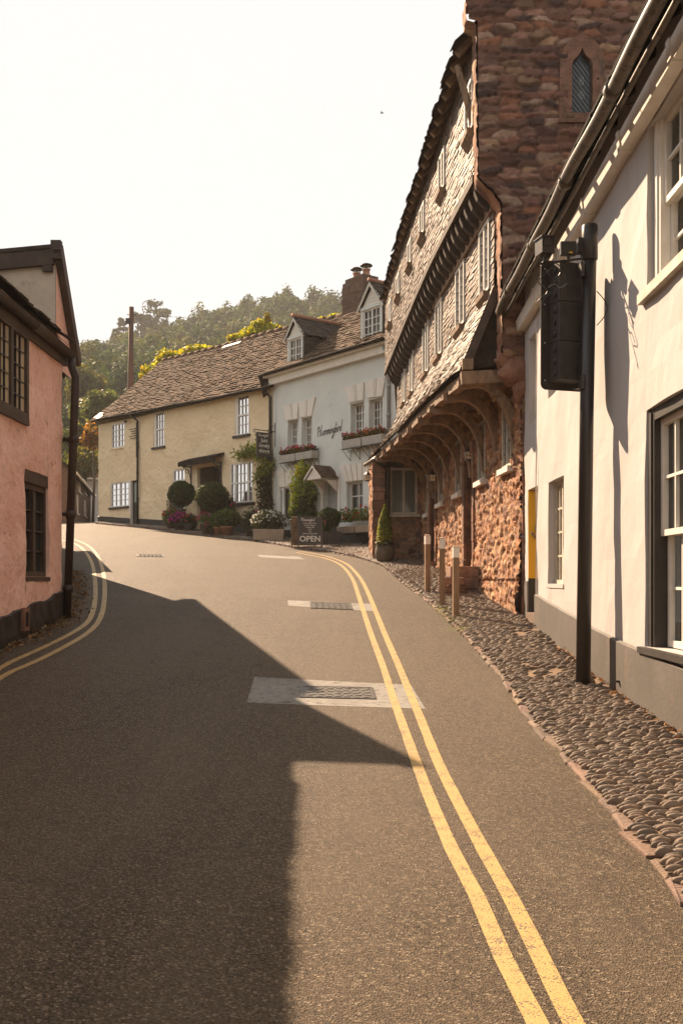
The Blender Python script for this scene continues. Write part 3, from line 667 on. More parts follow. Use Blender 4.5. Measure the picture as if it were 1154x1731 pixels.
def kerb():
    mb = MB(); rg = random.Random(11); s = .3
    while s < _s[-1]-.3:
        k, w = KW(np.array([s])); y = k[0][1]; near = y < 11
        L = rg.uniform(.22, .5) if near else rg.uniform(.07, .15); dpt = rg.uniform(.13, .24) if near else rg.uniform(.06, .11)
        if near and rg.random() < .05: s += .05; continue
        k2, w2 = KW(np.array([min(s+L*.97, _s[-1])])); a, b = k[0], k2[0]; n = w[0]-k[0]; n = n/max(np.linalg.norm(n), .01)
        o1, o2 = rg.uniform(-.045, .01), rg.uniform(-.045, .01); h = rg.uniform(.018, .034); q = []
        for hh, ins in ((-.05, 0), (h*.6, 0), (h, .02)):
            for pt, oo in ((a, o1+ins), (b, o2+ins), (b, dpt-ins+rg.uniform(-.02, .02)), (a, dpt-ins+rg.uniform(-.02, .02))):
                tt = (b-a)/max(np.linalg.norm(b-a), .01); e = ins if pt is a else -ins
                q.append((pt[0]+n[0]*oo+tt[0]*e, pt[1]+n[1]*oo+tt[1]*e, zg(pt[0], pt[1])+hh+rg.uniform(-.010, .010)))
        c = rg.uniform(.7, 1.25)*(1 if near else 1.25)
        fs = [(8, 9, 10, 11)]+[(r*4+i, r*4+(i+1) % 4, (r+1)*4+(i+1) % 4, (r+1)*4+i) for r in range(2) for i in range(4)]
        mb.add(q, fs, (c, c*rg.uniform(.93, 1.05), c*rg.uniform(.9, 1.1))); s += L
    struct(mb.build('kerb', M['kerb']))
kerb()
def scatter(name, label, pts, n, size, base, mat, spread=.06, up=.012, kind_cat='leaf litter', rand=.9, nz=1.0):
    seg = [Vector((p[0], p[1], 0)) for p in pts]; Ls = [(b-a).length for a, b in zip(seg[:-1], seg[1:])]; tot = sum(Ls)
    Pq = []
    for _ in range(n):
        d = rngn.random()*tot; i = 0
        while d > Ls[i] and i < len(Ls)-1: d -= Ls[i]; i += 1
        p = seg[i].lerp(seg[i+1], d/Ls[i]); o = rngn.normal(0, spread, 2); x, y = p.x+o[0], p.y+o[1]
        Pq.append((x, y, zg(x, y)+up+abs(rngn.normal(0, .012))))
    N = np.tile([[0, 0, nz]], (n, 1)); o = leafmesh(name, np.array(Pq), N, rngn.uniform(.6, 1.3, n)*size, lcol(n, base, .5, .2), mat, None, .5, rand)
    return tag(o, label, kind_cat, kind='stuff')
scatter('leaf_litter', 'dry brown leaves gathered along the foot of the white house wall', [(2.46, 4), (2.5, 6), (2.54, 8), (2.58, 9.5), (2.6, 11.5)], 900, .022, (.30, .15, .06), M['litter'], .05, .095)
scatter('leaf_litter', 'dry grass and leaves along the foot of the pink cottage', [(-3.86, 9.5), (-3.84, 11.6), (-3.8, 13.9), (-4.35, 16.5), (-5.5, 20.5)], 1100, .03, (.22, .13, .06), M['litter'], .10, .012)
scatter('moss', 'bright green moss growing between the cobbles near the bollards', [(1.5, 13.2), (1.75, 13.6), (1.55, 15.2), (1.62, 15.7), (1.6, 16.0)], 1500, .011, (.16, .19, .02), M['leaf'], .10, .045, 'moss', .25)
scatter('moss', 'thin green weeds between the cobbles beside the kerb', [(1.62, 6.6), (1.66, 8.0), (1.72, 9.6), (2.0, 8.2), (1.9, 6.2)], 260, .010, (.15, .17, .03), M['leaf'], .12, .045, 'moss', .35)
# ================================================================== white house (right)
def white_house():
    F = Fr((2.648, 14.40), (-.0166, -1), (-1, 0)); t = thing('white_house', 'white rendered cottage with grey plinth and dark overhanging eaves at the right edge', 'house', (4.5, 8, zg(2.6, 8)))
    Y = lambda y: 14.40-y
    doorh = (Y(14.12), Y(13.42), .2, 2.87); w_up_far = (Y(14.02), Y(13.46), 3.78, 4.98)
    w_sm = (Y(12.63), Y(11.70), 1.55, 2.83); w_up_mid = (Y(12.66), Y(11.75), 3.90, 5.02)
    w_big = (Y(8.36), Y(6.62), 1.04, 3.02); w_upbig = (Y(8.30), Y(6.66), 4.00, 5.37)
    w_big2 = (Y(4.2), Y(2.6), .9, 2.8); w_up2 = (Y(4.2), Y(2.6), 4.0, 5.37)
    wall(F, 0, 17, -.4, 5.95, [doorh, w_up_far, w_sm, w_up_mid, w_big, w_upbig, w_big2, w_up2], .20, M['white'], 'wall', t, .22, .009, 3)
    e = MB(); e.add([F.pt(0, -.4, 0), F.pt(0, 5.9, 0), F.pt(0, 5.9, -6), F.pt(0, -.4, -6)], [(0, 1, 2, 3)]); e.add([F.pt(17, -.4, 0), F.pt(17, 5.9, 0), F.pt(17, 5.9, -6), F.pt(17, -.4, -6)], [(0, 1, 2, 3)])
    e.build('end_wall', M['white'], t)
    # grey plinth following the hill, skin over the wall foot
    p = MB(); U = np.arange(doorh[1], 17.01, .25); vs = []
    for k, u in enumerate(U):
        q = F.pt(u, 0); g = zg(q.x, q.y); top = g+.50+.10*min(1, u/9)+.012*noise.noise(Vector((u*1.3, 2, 0)))
        off = .035+.01*noise.noise(Vector((u*.8, 5, 0)))
        vs += [F.pt(u, g-.3, off), F.pt(u, top-.01, off), F.pt(u, top+.004, .008)]
    n = len(U); p.add(vs, [(3*k+j, 3*k+3+j, 3*k+4+j, 3*k+1+j) for k in range(n-1) for j in range(2)])
    p.build('plinth', M['plinth'], t)
    q = MB(); q.fbox(F, -.002, doorh[0], .3, 1.58, .004, .014); q.build('plinth', M['plinth'], t)
    # doorway: yellow far reveal with black foot, recessed door
    j = MB(); j.fbox(F, doorh[0], doorh[0]+.02, 1.62, 2.86, -.36, -.002); j.build('door_jamb', M['yellow'], t)
    j = MB(); j.fbox(F, doorh[0], doorh[0]+.022, .3, 1.62, -.36, -.002); j.build('door_jamb', M['black'], t)
    d = MB(); d.fbox(F, doorh[0], doorh[1], .5, 2.87, -.42, -.36); dd = d.build('door', M['yellow'], t)
    st = MB(); st.fbox(F, doorh[0], doorh[1], .6, 1.14, -.36, .03); st.build('step', M['kerb'], t)
    b = MB(); b.fbox(F, w_up_far[0], w_up_far[1], w_up_far[2], w_up_far[3], -.2, -.19); b.build('window', M['greyp'], t)
    window(F, w_sm, t, 2, 4, -.13, .05, .026, sill=(-.13, .015, .05), lights=2, curtain='dfull', fmat='oldwhite', sillmat='white')
    window(F, w_up_mid, t, 2, 3, -.18, .05, .03, lights=2, curtain='full')
    # big sash windows, black boxed frame below
    r = w_big; fr = MB()
    fr.fbox(F, r[0]+.002, r[0]+.13, r[2], r[3], -.19, -.035); fr.fbox(F, r[1]-.13, r[1]-.002, r[2], r[3], -.19, -.035); fr.fbox(F, r[0]+.13, r[1]-.13, r[3]-.10, r[3]-.002, -.19, -.037)
    fr.fbox(F, r[0]+.03, r[0]+.09, r[2], r[3]-.03, -.035, -.020)
    fr.build('window_casing', M['black'], t)
    s = MB(); s.fbox(F, r[0]-.06, r[1]+.06, r[2]-.055, r[2]-.003, -.19, .055); s.build('sill', M['black'], t)
    zm = (r[2]+r[3]-.1)/2
    window(F, (r[0]+.13, r[1]-.13, zm-.02, r[3]-.10), t, 5, 2, -.14, .05, .024, curtain='dfull', thick=.05)
    window(F, (r[0]+.15, r[1]-.13, r[2]+.01, zm+.03), t, 5, 2, -.185, .055, .024, curtain='dfull', thick=.045)
    r = w_upbig; fr = MB()
    fr.fbox(F, r[0]+.002, r[0]+.16, r[2], r[3], -.19, -.06); fr.fbox(F, r[0]+.04, r[0]+.11, r[2], r[3], -.06, -.045); fr.fbox(F, r[1]-.16, r[1]-.002, r[2], r[3], -.19, -.06); fr.fbox(F, r[0]+.15, r[1]-.15, r[2]+.001, r[2]+.012, -.19, -.062)
    fr.build('window_casing', M['whitep'], t)
    s = MB(); s.fbox(F, r[0]-.10, r[1]+.1, r[2]-.085, r[2]-.003, -.19, .06); s.build('sill', M['oldwhite'], t)
    zm = (r[2]+r[3])/2
    window(F, (r[0]+.16, r[1]-.16, zm-.02, r[3]), t, 4, 2, -.14, .05, .024, curtain='full'); window(F, (r[0]+.17, r[1]-.16, r[2]+.01, zm+.03), t, 4, 2, -.185, .05, .024, curtain='full', thick=.045)
    for r in (w_big2, w_up2): window(F, r, t, 4, 4, -.15, .06, .03, curtain='full', sash=True)
    # square white gutter box along the wall head, joints and brackets
    g = MB(); za, zb = 5.19, 5.41
    def zc(u): return za+(zb-za)*u/7.2
    U = np.arange(-.02, 16.9, 1.42)
    for a, c in zip(U[:-1], U[1:]):
        g.hexa([F.pt(a+.004, zc(a), .0), F.pt(c-.004, zc(c), .0), F.pt(c-.004, zc(c), .11), F.pt(a+.004, zc(a), .11), F.pt(a+.004, zc(a)+.15, .0), F.pt(c-.004, zc(c)+.15, .0), F.pt(c-.004, zc(c)+.15, .13), F.pt(a+.004, zc(a)+.15, .13)])
        g.hexa([F.pt(c-.04, zc(c)-.012, .0), F.pt(c+.04, zc(c)-.012, .0), F.pt(c+.04, zc(c)-.012, .122), F.pt(c-.04, zc(c)-.012, .122), F.pt(c-.04, zc(c)+.165, .0), F.pt(c+.04, zc(c)+.165, .0), F.pt(c+.04, zc(c)+.165, .143), F.pt(c-.04, zc(c)+.165, .143)])
    g.build('eaves_box', M['whitep'], t)
    # open rafters, old cast gutter and the rod behind it
    for k in range(27):
        u = .15+k*.62; m = MB(); m.beam(F.pt(u, 5.62, .36), F.pt(u, 6.10, -.25), .05, .09); m.build('rafter', M['blacksoffit'], t)
    rf = MB(); rf.hexa([F.pt(-.05, 5.72, .345), F.pt(17, 5.72, .345), F.pt(17, 9.1, -3.2), F.pt(-.05, 9.1, -3.2), F.pt(-.05, 5.76, .345), F.pt(17, 5.76, .345), F.pt(17, 9.18, -3.2), F.pt(-.05, 9.18, -3.2)])
    rf.hexa([F.pt(-.05, 5.70, -6.7), F.pt(17, 5.70, -6.7), F.pt(17, 9.1, -3.205), F.pt(-.05, 9.1, -3.205), F.pt(-.05, 5.78, -6.7), F.pt(17, 5.78, -6.7), F.pt(17, 9.18, -3.205), F.pt(-.05, 9.18, -3.205)])
    rf.build('roof', M['blacksoffit'], t)
    gu = MB(); pts = [F.pt(u, 5.50+.012*math.sin(u*1.7)+.06*min(u/8, 1.), .36+.008*math.sin(u*2.9)) for u in np.arange(-.08, 17, .3)]
    gu.tube(pts, .058, 12)
    for u in np.arange(.9, 17, 1.83): gu.tube([F.pt(u-.05, 5.5+.06*min(u/8, 1.), .36), F.pt(u+.05, 5.5+.06*min(u/8, 1.), .36)], .072, 12)
    gu.build('gutter', M['oldgut'], t, True)
    rd = MB(); rd.tube([F.pt(u, 5.47+.015*math.sin(u*1.1)+.06*min(u/8, 1.), .245) for u in np.arange(-.1, 17, .4)], .026, 8); rd.build('cable_pipe', M['oldgut'], t, True)
    w = MB(); a, b = F.pt(6.0, 5.6, .40), F.pt(5.7, 5.45, .1)
    w.tube([F.pt(6.2+.1*math.sin(k), 5.62-.06*k*(1 if k < 4 else .2), .42-.05*k) for k in range(8)], .006, 5); w.build('loose_cable', M['blackm'], t)
    c = MB(); c.tube([F.pt(doorh[1]+.005, z, .012+.004*math.sin(z*5)) for z in np.arange(1.1, 5.2, .2)], .008, 5); c.build('wall_cable', M['whitep'], t)
    v = MB(); q_ = F.pt(Y(9.05), zg(2.57, 9.05)+.20, .045); v.lathe([(.03, -.01), (.03, .01)], q_, 10); v.build('vent_pipe', M['blackm'], t)
    return F
FW = white_house()
def hen():
    c = FW.pt(.30, 2.30, -.16); t = thing('wall_carving', 'small painted bird carving hung on the yellow door jamb', 'wall ornament', c)
    m = MB(); m.ball(c+Vector((0, -.06, .02)), (.085, .05, .10)); m.ball(c+Vector((-.01, -.07, .12)), (.045, .04, .05)); m.build('body', M['shell'], t, True)
    m = MB(); m.ball(c+Vector((-.01, -.08, .18)), (.025, .02, .03)); m.build('comb', M['red'], t, True)
    m = MB(); m.tube([c+Vector((-.13+.03*k, -.05, -.03-.05*math.sin(k*.5)-.012*k)) for k in range(8)], [.014+.004*k for k in range(8)], 8); m.build('tail', M['oak'], t, True)
hen()
# ================================================================== traffic signal, seen from behind
def signal():
    x, y = 2.325, 9.60; z = zg(x, y)+.05; t = thing('traffic_signal', 'tall black traffic signal post with its head seen from behind beside the white wall', 'traffic signal', (x, y, z))
    top = 5.02; ln = .065
    p = MB(); p.tube([(x, y, z-.05), (x+ln*.55, y, 3.2), (x+ln, y, top-.32)], [.070, .066, .064], 24); p.build('post', M['blackm'], t, True)
    p = MB(); p.lathe([(.070, 0), (.076, .006), (.076, .325), (.068, .34)], (x+ln, y, top-.34), 24); p.build('cap', M['blackm'], t, True)
    yaw = R(17); ux = Vector((math.cos(yaw), math.sin(yaw), 0)); uy = Vector((-math.sin(yaw), math.cos(yaw), 0)); uz = Vector((0, 0, 1))
    C = Vector((x-.115, y+.30, 4.13)); a = C-uz*.01; W, H = .255, .64
    def loc(u, v, w): return a+ux*u+uy*w+uz*v
    poly = []; rr = .06
    for (sx, sy, a0) in ((1, 1, 0), (-1, 1, 90), (-1, -1, 180), (1, -1, 270)):
        for k in range(5): an = R(a0+90*k/4); poly.append(loc(sx*(W-rr)+rr*math.cos(an), sy*(H-rr)+rr*math.sin(an), 0))
    b = MB(); b.prism(poly, uy*.012); bb = b.build('backing_board', M['signal'], t)
    sc_ = MB()
    for u in (-W+.04, W-.04):
        for v in (-.55, -.18, .2, .55): sc_.ball(loc(u, v, -.003), .006, 6, 4)
    sc_.build('screw', M['whiteband'], bb)
    for k in range(3):                                     # three lamp housings with louvred backs, facing away
        v0 = -.57+k*.385; h = MB(); q = lambda u, v, w: loc(u, v, w)
        h.hexa([q(-.155, v0, -.19), q(.155, v0, -.19), q(.165, v0, -.002), q(-.165, v0, -.002), q(-.155, v0+.375, -.19), q(.155, v0+.375, -.19), q(.165, v0+.375, -.002), q(-.165, v0+.375, -.002)])
        for g in range(9): u = -.14+.035*g; h.hexa([q(u, v0+.04, -.197), q(u+.014, v0+.04, -.197), q(u+.014, v0+.04, -.188), q(u, v0+.04, -.188), q(u, v0+.15, -.197), q(u+.014, v0+.15, -.197), q(u+.014, v0+.15, -.188), q(u, v0+.15, -.188)])
        for g in range(9): u = -.14+.035*g; h.hexa([q(u, v0+.25, -.197), q(u+.014, v0+.25, -.197), q(u+.014, v0+.25, -.188), q(u, v0+.25, -.188), q(u, v0+.34, -.197), q(u+.014, v0+.34, -.197), q(u+.014, v0+.34, -.188), q(u, v0+.34, -.188)])
        hh = h.build('signal_head', M['signalgrey'], t)
        l = MB()
        for m in range(3): l.ball(loc(-.162, v0+.07+.115*m, -.10), (.014, .045, .035), 10, 6)
        l.build('latch', M['blackm'], hh, True)
        vz = MB(); pts = [loc(.0+.11*math.cos(R(w)), v0+.19+.11*math.sin(R(w)), .012) for w in range(-30, 211, 15)]; n = len(pts)
        vz.add(pts+[p_+uy*.2 for p_ in pts], [(i, i+1, i+1+n, i+n) for i in range(n-1)]); vz.build('visor', M['signal'], t)
        ln_ = MB(); ln_.prism([loc(.1*math.cos(R(w)), v0+.19+.1*math.sin(R(w)), .013) for w in range(0, 360, 20)], uy*.02); ln_.build('lens', M['glass'], t)
    for zz in (4.58, 3.50): br = MB(); br.beam((x+ln*.8, y+.05, zz), (x-.02, y+.22, zz), .05, .05); br.box((x+ln*.9-.075, y-.02, zz), (.03, .10, .14)); br.build('bracket', M['signalgrey'], t)
    ar = MB(); ar.tube([(x+.06, y-.02, 4.70), (x-.42, y+.12, 4.68)], .012, 8); ar.build('sensor_arm', M['blackm'], t)
    for (dx, dz, w, h, d, nm) in ((-.36, .12, .13, .15, .16, 'sensor'), (-.135, .105, .15, .125, .06, 'sensor'), (.0, .13, .10, .13, .12, 'sensor')):
        s = MB(); c = Vector((x+dx, y+.04, 4.70+dz)); s.box(c, (w, d, h), .25 if dx < -.3 else 0); s.box(c+Vector((0, 0, -h/2-.03)), (.03, .03, .07))
        if dx < -.3: s.box(c+Vector((0, -d/2-.012, .01)), (.05, .03, .05), .25); s.box(c+Vector((0, .0, h/2+.006)), (w*1.15, d*1.2, .012), .25)
        o = s.build(nm, M['signal'], t)
        if dx == -.135: q = MB(); q.box(c+Vector((.02, -d/2-.002, -.045)), (.035, .004, .012)); q.build('label', M['yellow'], o)
    cb = MB(); cb.tube([(x-.02+.34*math.sin(k*.6)*.35-.25, y+.0, 4.66-.05*k) for k in range(9)], .005, 5); cb.build('cable', M['blackm'], t)
    cb = MB(); cb.tube([(x-.38+.05*math.sin(k*1.1), y+.03, 4.64-.035*k) for k in range(11)], .006, 5); cb.build('cable', M['blackm'], t)
    cb = MB(); cb.tube([(x-.28+.06*math.cos(k*.9), y-.02, 4.56+.05*math.sin(k*.9)) for k in range(9)], .005, 5); cb.build('cable', M['blackm'], t)
    cb = MB(); cb.tube([(x+.13+.10*math.sin(math.pi*k/12), y-.01, 4.38-.6*.55*k/12) for k in range(13)], .005, 5); cb.build('cable', M['blackm'], t)
    wc = MB(); wc.tube([(x-.34+.035*k, y-.03, 4.43+.025*math.sin(k*1.4)-(.02 if k < 2 else 0)) for k in range(6)], .007, 5); wc.build('cable', M['lead'], t)
signal()
# ================================================================== jettied timber building
FG = Fr((2.64, 14.5), (-.055, .9985), (-1, 0)); FF = Fr((2.30, 14.9), (-.07, .9976), (-1, 0)); FU = Fr((2.0, 14.8), (-.07, .9976), (-1, 0))
PAL = [(.43, .235, .125), (.36, .175, .09), (.47, .29, .165), (.27, .13, .08), (.41, .215, .12), (.50, .33, .20), (.22, .115, .085), (.38, .18, .09), (.33, .20, .13)]
PALG = [(q[0]*1.02, q[1]*1.06, q[2]*.98) for q in [(.25, .115, .082), (.20, .09, .068), (.30, .16, .12), (.14, .07, .058), (.22, .115, .095), (.40, .26, .20), (.10, .058, .052), (.28, .12, .075), (.34, .20, .13), (.19, .095, .07)]]
PALW = [(.24, .16, .12), (.17, .115, .09), (.32, .22, .16), (.36, .19, .12), (.15, .11, .09), (.28, .17, .12)]
def timber_hall():
    t = thing('jettied_hall', 'tall old timber framed hall with slate hung upper floors over red stone', 'building', (4.5, 20, zg(2.4, 20)))
    y2u = lambda y: (y-14.5)/.9985
    # ---- ground floor rubble wall
    Wn = [(y2u(15.08), y2u(15.70), 3.33, 4.36), (y2u(17.06), y2u(17.70), 3.33, 4.36), (y2u(19.42), y2u(20.08), 3.31, 4.37), (y2u(21.6), y2u(22.35), 3.29, 4.37), (y2u(23.95), y2u(24.35), 3.2, 4.35)]
    Dn = [(y2u(18.16), y2u(18.98), 1.2, 3.86), (y2u(22.72), y2u(23.52), 1.6, 3.82)]
    hs = Wn+Dn; U = steps(-.02, 10.75, .03, [h[0] for h in hs]+[h[1] for h in hs]); Z = steps(.7, 4.75, .03, [h[2] for h in hs]+[h[3] for h in hs])
    def pos(u, z): return np.stack([FG.O.x+FG.U.x*u-.06*np.clip(2.3-z, 0, 1.6), FG.O.y+FG.U.y*u, z], -1)
    rubble('ground_wall', M['stone'], t, pos, 0, 0, U, Z, (FG.n.x, FG.n.y, 0), hs, .15, .095, .055, 2, PAL, (.42, .225, .12))
    for h in hs:
        rv = MB(); dp_ = -.34
        for a, b in (((h[0], h[2]), (h[0], h[3])), ((h[1], h[3]), (h[1], h[2])), ((h[0], h[3]), (h[1], h[3])), ((h[1], h[2]), (h[0], h[2]))):
            rv.add([FG.pt(a[0], a[1], .03), FG.pt(b[0], b[1], .03), FG.pt(b[0], b[1], dp_), FG.pt(a[0], a[1], dp_)], [(0, 1, 2, 3)])
        rv.build('reveal', M['ashlar'], t)
    for r in Wn:
        o = window(FG, r, t, 2, 5, .0, .05, .012, fmat='oldwhite', pane='glassb', lights=2, leads=True, thick=.05)
        s = MB(); s.fbox(FG, r[0]-.07, r[1]+.07, r[2]-.09, r[2]-.005, -.1, .12); s.build('sill', M['trim'], o)
    for k, r in enumerate(Dn):
        d = MB(); d.fbox(FG, r[0]+.02, r[1]-.02, r[2], r[3]-.02, -.30, -.25)
        for i in range(1, 5): u = r[0]+(r[1]-r[0])*i/5; d.fbox(FG, u-.012, u+.012, r[2], r[3]-.02, -.25, -.238)
        dd = d.build('door', M['oldwhite'] if k == 0 else M['darkoak'], t)
        hnd = MB(); hnd.ball(FG.pt(r[0]+.1, r[2]+1.05, -.23), .03); hnd.build('handle', M['blackm'], dd)
        j = MB()                                   # dressed sandstone jambs standing proud of the rubble
        for e, w in ((r[1], .20), (r[0]-.16, .16)):
            z = r[2]-.2; i = 0
            while z < r[3]+.02:
                h_ = .30+.07*((i*37) % 5)/5; j.fbox(FG, e, e+w-.02*(i % 2), z, min(z+h_-.012, r[3]+.05), -.2, .07+.012*((i*13) % 3)/3, col=stonec()); z += h_; i += 1
        j.fbox(FG, r[0]-.16, r[1]+.2, r[3]+.055, r[3]+.27, -.2, .085); j.build('door_jamb', M['ashlar'], t)
        st = MB(); st.fbox(FG, r[0]-.1, r[1]+.1, zg(2.2, 14.5+r[0])-.2, r[2]+(.35 if k == 0 else .42), -.25, .16); st.build('door_step', M['ashlar'], t)
    # quoins at the near corner of the ground floor
    c = MB(); z = .8; i = 0; rg = random.Random(5)
    while z < 4.4:
        h_ = rg.uniform(.2, .34); w = rg.uniform(.14, .34); c.box((2.64+.10, 14.47+w/2, z+h_/2), (.24, w+.06, h_-.014), col=stonec()); z += h_; i += 1
    c.build('quoin', M['ashlar'], t)
    # ---- far wing with the window, and its corner pier
    FP = Fr((.83, 25.2), (1, 0), (0, -1)); r = (.40, 1.08, 2.1+1.16, 4.42)
    Uw = steps(0, 1.45, .03, [r[0], r[1]]); Zw = steps(1.7, 4.9, .03, [r[2], r[3]])
    rubble('wing_wall', M['stone'], t, lambda u, z: np.stack([.83+u, 25.2+0*u, z], -1), 0, 0, Uw, Zw, (0, -1, 0), [r], .17, .14, .06, 9, PALW, (.46, .26, .17))
    Us = np.arange(0, 3.4, .04)
    rubble('wing_wall', M['stone'], t, lambda u, z: np.stack([.83+0*u, 25.2+u, z], -1), 0, 0, Us, np.arange(1.7, 4.9, .04), (-1, 0, 0), [], .2, .15, .05, 10, PAL)
    o = window(FP, r, t, 3, 4, -.03, .05, .012, fmat='oldwhite', pane='glassb', lights=2, leads=True); s = MB(); s.fbox(FP, r[0]-.06, r[1]+.08, r[2]-.07, r[2]-.004, -.05, .10); s.build('sill', M['oldwhite'], o)
    l = MB(); l.fbox(FP, r[0]-.10, r[1]+.16, r[3]+.02, r[3]+.20, -.05, .06); l.build('lintel', M['darkoak'], t)
    pr = MB(); z = 1.7; rg = random.Random(3)
    while z < 4.6: h_ = rg.uniform(.10, .24); pr.box((.93+rg.uniform(-.01, .01), 25.08, z+h_/2), (.30+rg.uniform(-.02, .03), .26, h_-.012), col=stonec()); z += h_
    pr.build('corner_pier', M['ashlar'], t)
    dp = MB(); dp.tube([(.80, 24.72, 4.62), (.92, 24.80, 4.50), (1.12, 24.95, 4.42), (1.16, 24.98, 4.3), (1.16, 24.98, 2.2)], .045, 8); dp.build('downpipe', M['blackm'], t, True)
    # ---- pent roof: eave line, flared slate slope, oak plate and the bracketed joists
    E0, E1 = Vector((1.78, 14.88, 4.72)), Vector((.66, 26.3, 4.66))
    def ev(f): p = E0.lerp(E1, f); return Vector((p.x, p.y, p.z+.07*math.sin(f*math.pi)+.03*math.sin(f*9)))
    def xf(y): return FF.O.x+FF.U.x*(y-14.9)/FF.U.y
    def Spent(u, v):
        a = ev(u); top = Vector((xf(a.y)-.01, a.y, 5.98)); p = a.lerp(top, v); k = .13*v*(1-v)*4*.5
        return p+Vector((k*.7, 0, -k))+Vector((0, 0, .015*noise.noise(Vector((u*9, v*3, 0)))))
    tm = MB(); rg = random.Random(21)
    tiles(tm, Spent, lambda u, v: Vector((-.91, 0, .41)), 64, 18, .014, .016, .26, .3, rng=rg, warp=.25, tintv=.16, lo=.75, hi=1.2)
    tm.build('pent_roof', M['slate'], t)
    un = MB(); n = 24; vs = []
    for i in range(n+1):
        for v in (0, .35, .7, 1): p = Spent(i/n, v); vs.append(p-Vector((-.91, 0, .41))*.02)
    un.add(vs, [(4*i+j, 4*i+4+j, 4*i+5+j, 4*i+1+j) for i in range(n) for j in range(3)]); un.build('roof_boarding', M['darkoak'], t)
    pl = MB()
    for i in range(12): a, b = ev(i/12), ev((i+1)/12); pl.beam(a+Vector((.13, 0, -.10)), b+Vector((.13, 0, -.10)), .15, .16)
    pl.build('wall_plate', M['oak'], t)
    fl = MB(); n = 12; vs = []
    for i in range(n+1): a = ev(i/n); vs += [a+Vector((.14, 0, .03)), Vector((FG.O.x-.055*(a.y-14.5)+.05, a.y, 4.86))]
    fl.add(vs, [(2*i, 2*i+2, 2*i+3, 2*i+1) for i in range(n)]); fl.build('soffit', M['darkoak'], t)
    gt = MB(); a = ev(1); gt.tube([Vector((.93, 24.55, 4.66)), Vector((.78, 25.0, 4.60)), Vector((.60, 25.6, 4.55))], .05, 8); gt.build('gutter', M['oldgut'], t, True)
    for k in range(9):                                     # joist + curved brace
        y = 15.0+k*1.17; xw = FG.O.x-.055*(y-14.5); f = (y-14.88)/11.4; xe = ev(f).x; j = MB()
        j.beam((xe+.05, y, 4.56), (xw+.1, y, 4.66), .16, .17)
        j.prism([(xe+.06, y-.08, 4.64), (xe-.02, y-.08, 4.60), (xe-.01, y-.08, 4.52), (xe+.06, y-.08, 4.475)], (0, .16, 0)); jo = j.build('joist', M['oak'], t)
        br = MB(); L = (xw-xe)*.62; pts = []
        for i in range(9):
            an = i/8*math.pi/2; pts.append((xw-.05-L*(1-math.sin(an)), 4.50-1.0*(1-math.cos(an))))
        outer = [(px_+.17-.05*i/8, pz_-.02+.10*(1-i/8)) for i, (px_, pz_) in enumerate(pts)]
        for i in range(8):
            q = [pts[i], pts[i+1], outer[i+1], outer[i]]
            q = [(pts[i][0], pts[i][1]), (pts[i+1][0], pts[i+1][1]), (pts[i+1][0]+.0+.20*(i+1)/8, pts[i+1][1]+.17*(1-(i+1)/8)), (pts[i][0]+.20*i/8, pts[i][1]+.17*(1-i/8))]
            br.hexa([(q[0][0], y-.085, q[0][1]), (q[1][0], y-.085, q[1][1]), (q[2][0], y-.085, q[2][1]), (q[3][0], y-.085, q[3][1]), (q[0][0], y+.085, q[0][1]), (q[1][0], y+.085, q[1][1]), (q[2][0], y+.085, q[2][1]), (q[3][0], y+.085, q[3][1])])
        br.build('brace', M['oak'], t)
        cv = MB(); 
        for i in range(3): cv.tube([(xw-.30+.02*i, y+.12, 4.48-.05*i), (xw-.30+.02*i, y+.42, 4.48-.05*i)], .035, 6)
        cv.build('moulding', M['oak'], t)
    vb = MB(); a, b = Spent(0, 0), Spent(0, 1); vb.beam(a+Vector((.03, -.03, -.03)), b+Vector((.03, -.03, -.03)), .03, .13, up=(-.9, 0, .4)); vb.build('verge_board', M['brownw'], t)
    tb = MB(); tb.beam((E0.x+.0, 14.86, 4.60), (2.66, 14.86, 4.64), .17, .19); tb.box((E0.x+.09, 14.84, 4.80), (.16, .18, .16)); tb.build('tie_beam', M['oak'], t)
    en = MB(); en.add([(2.35, 15.0, 4.6), (1.9, 15.0, 4.7), (2.3, 15.0, 5.95)], [(0, 1, 2)]); en.build('end_boarding', M['darkoak'], t)
    # ---- slate hung first floor
    def band(name, F, L, z0, z1f, wins, nu, nv, seed, warp=.5):
        def Sx(u, v):
            z1 = z1f(u); z = z0(u)+(z1-z0(u))*v; y_ = u*L
            return F.pt(y_, z, .02*noise.noise(Vector((u*7, v*4, seed)))+.012*noise.noise(Vector((u*25, v*9, seed))))
        hu = []
        for (a, b, c, d) in wins:
            um = (a+b)/2/L; za, zb = z0(um), z1f(um); hu.append((a/L, b/L, (c-za)/(zb-za), (d-za)/(zb-za)))
        m = MB(); tiles(m, Sx, lambda u, v: F.n, nu, nv, .014, .015, .24, .35, hu, random.Random(seed), .80, 1.17, warp, .02, .18)
        m.build(name, M['slate'], t)
        w = MB(); n = 20; vs = []
        for i in range(n+1): vs += [F.pt(i/n*L, z0(i/n), -.03), F.pt(i/n*L, z1f(i/n)+.1, -.03)]
        w.add(vs, [(2*i, 2*i+2, 2*i+3, 2*i+1) for i in range(n)]); w.build('wall_boarding', M['darkoak'], t)
    def win_slim(F, r):
        o = window(F, r, t, 2, 6, -.02, .05, .014, fmat='whitep', pane='glassb', lights=2, leads=True, thick=.075)
        s = MB(); s.prism([F.pt(r[0]+.06, r[2]-.01, .0), F.pt(r[0]+.06, r[2]-.01, .13), F.pt(r[0]+.06, r[2]-.08, .12), F.pt(r[0]+.06, r[2]-.22, .0)], F.U*(r[1]-r[0]-.12)); s.build('sill', M['oak'], o)
    y2 = lambda y: (y-14.9)/.9976
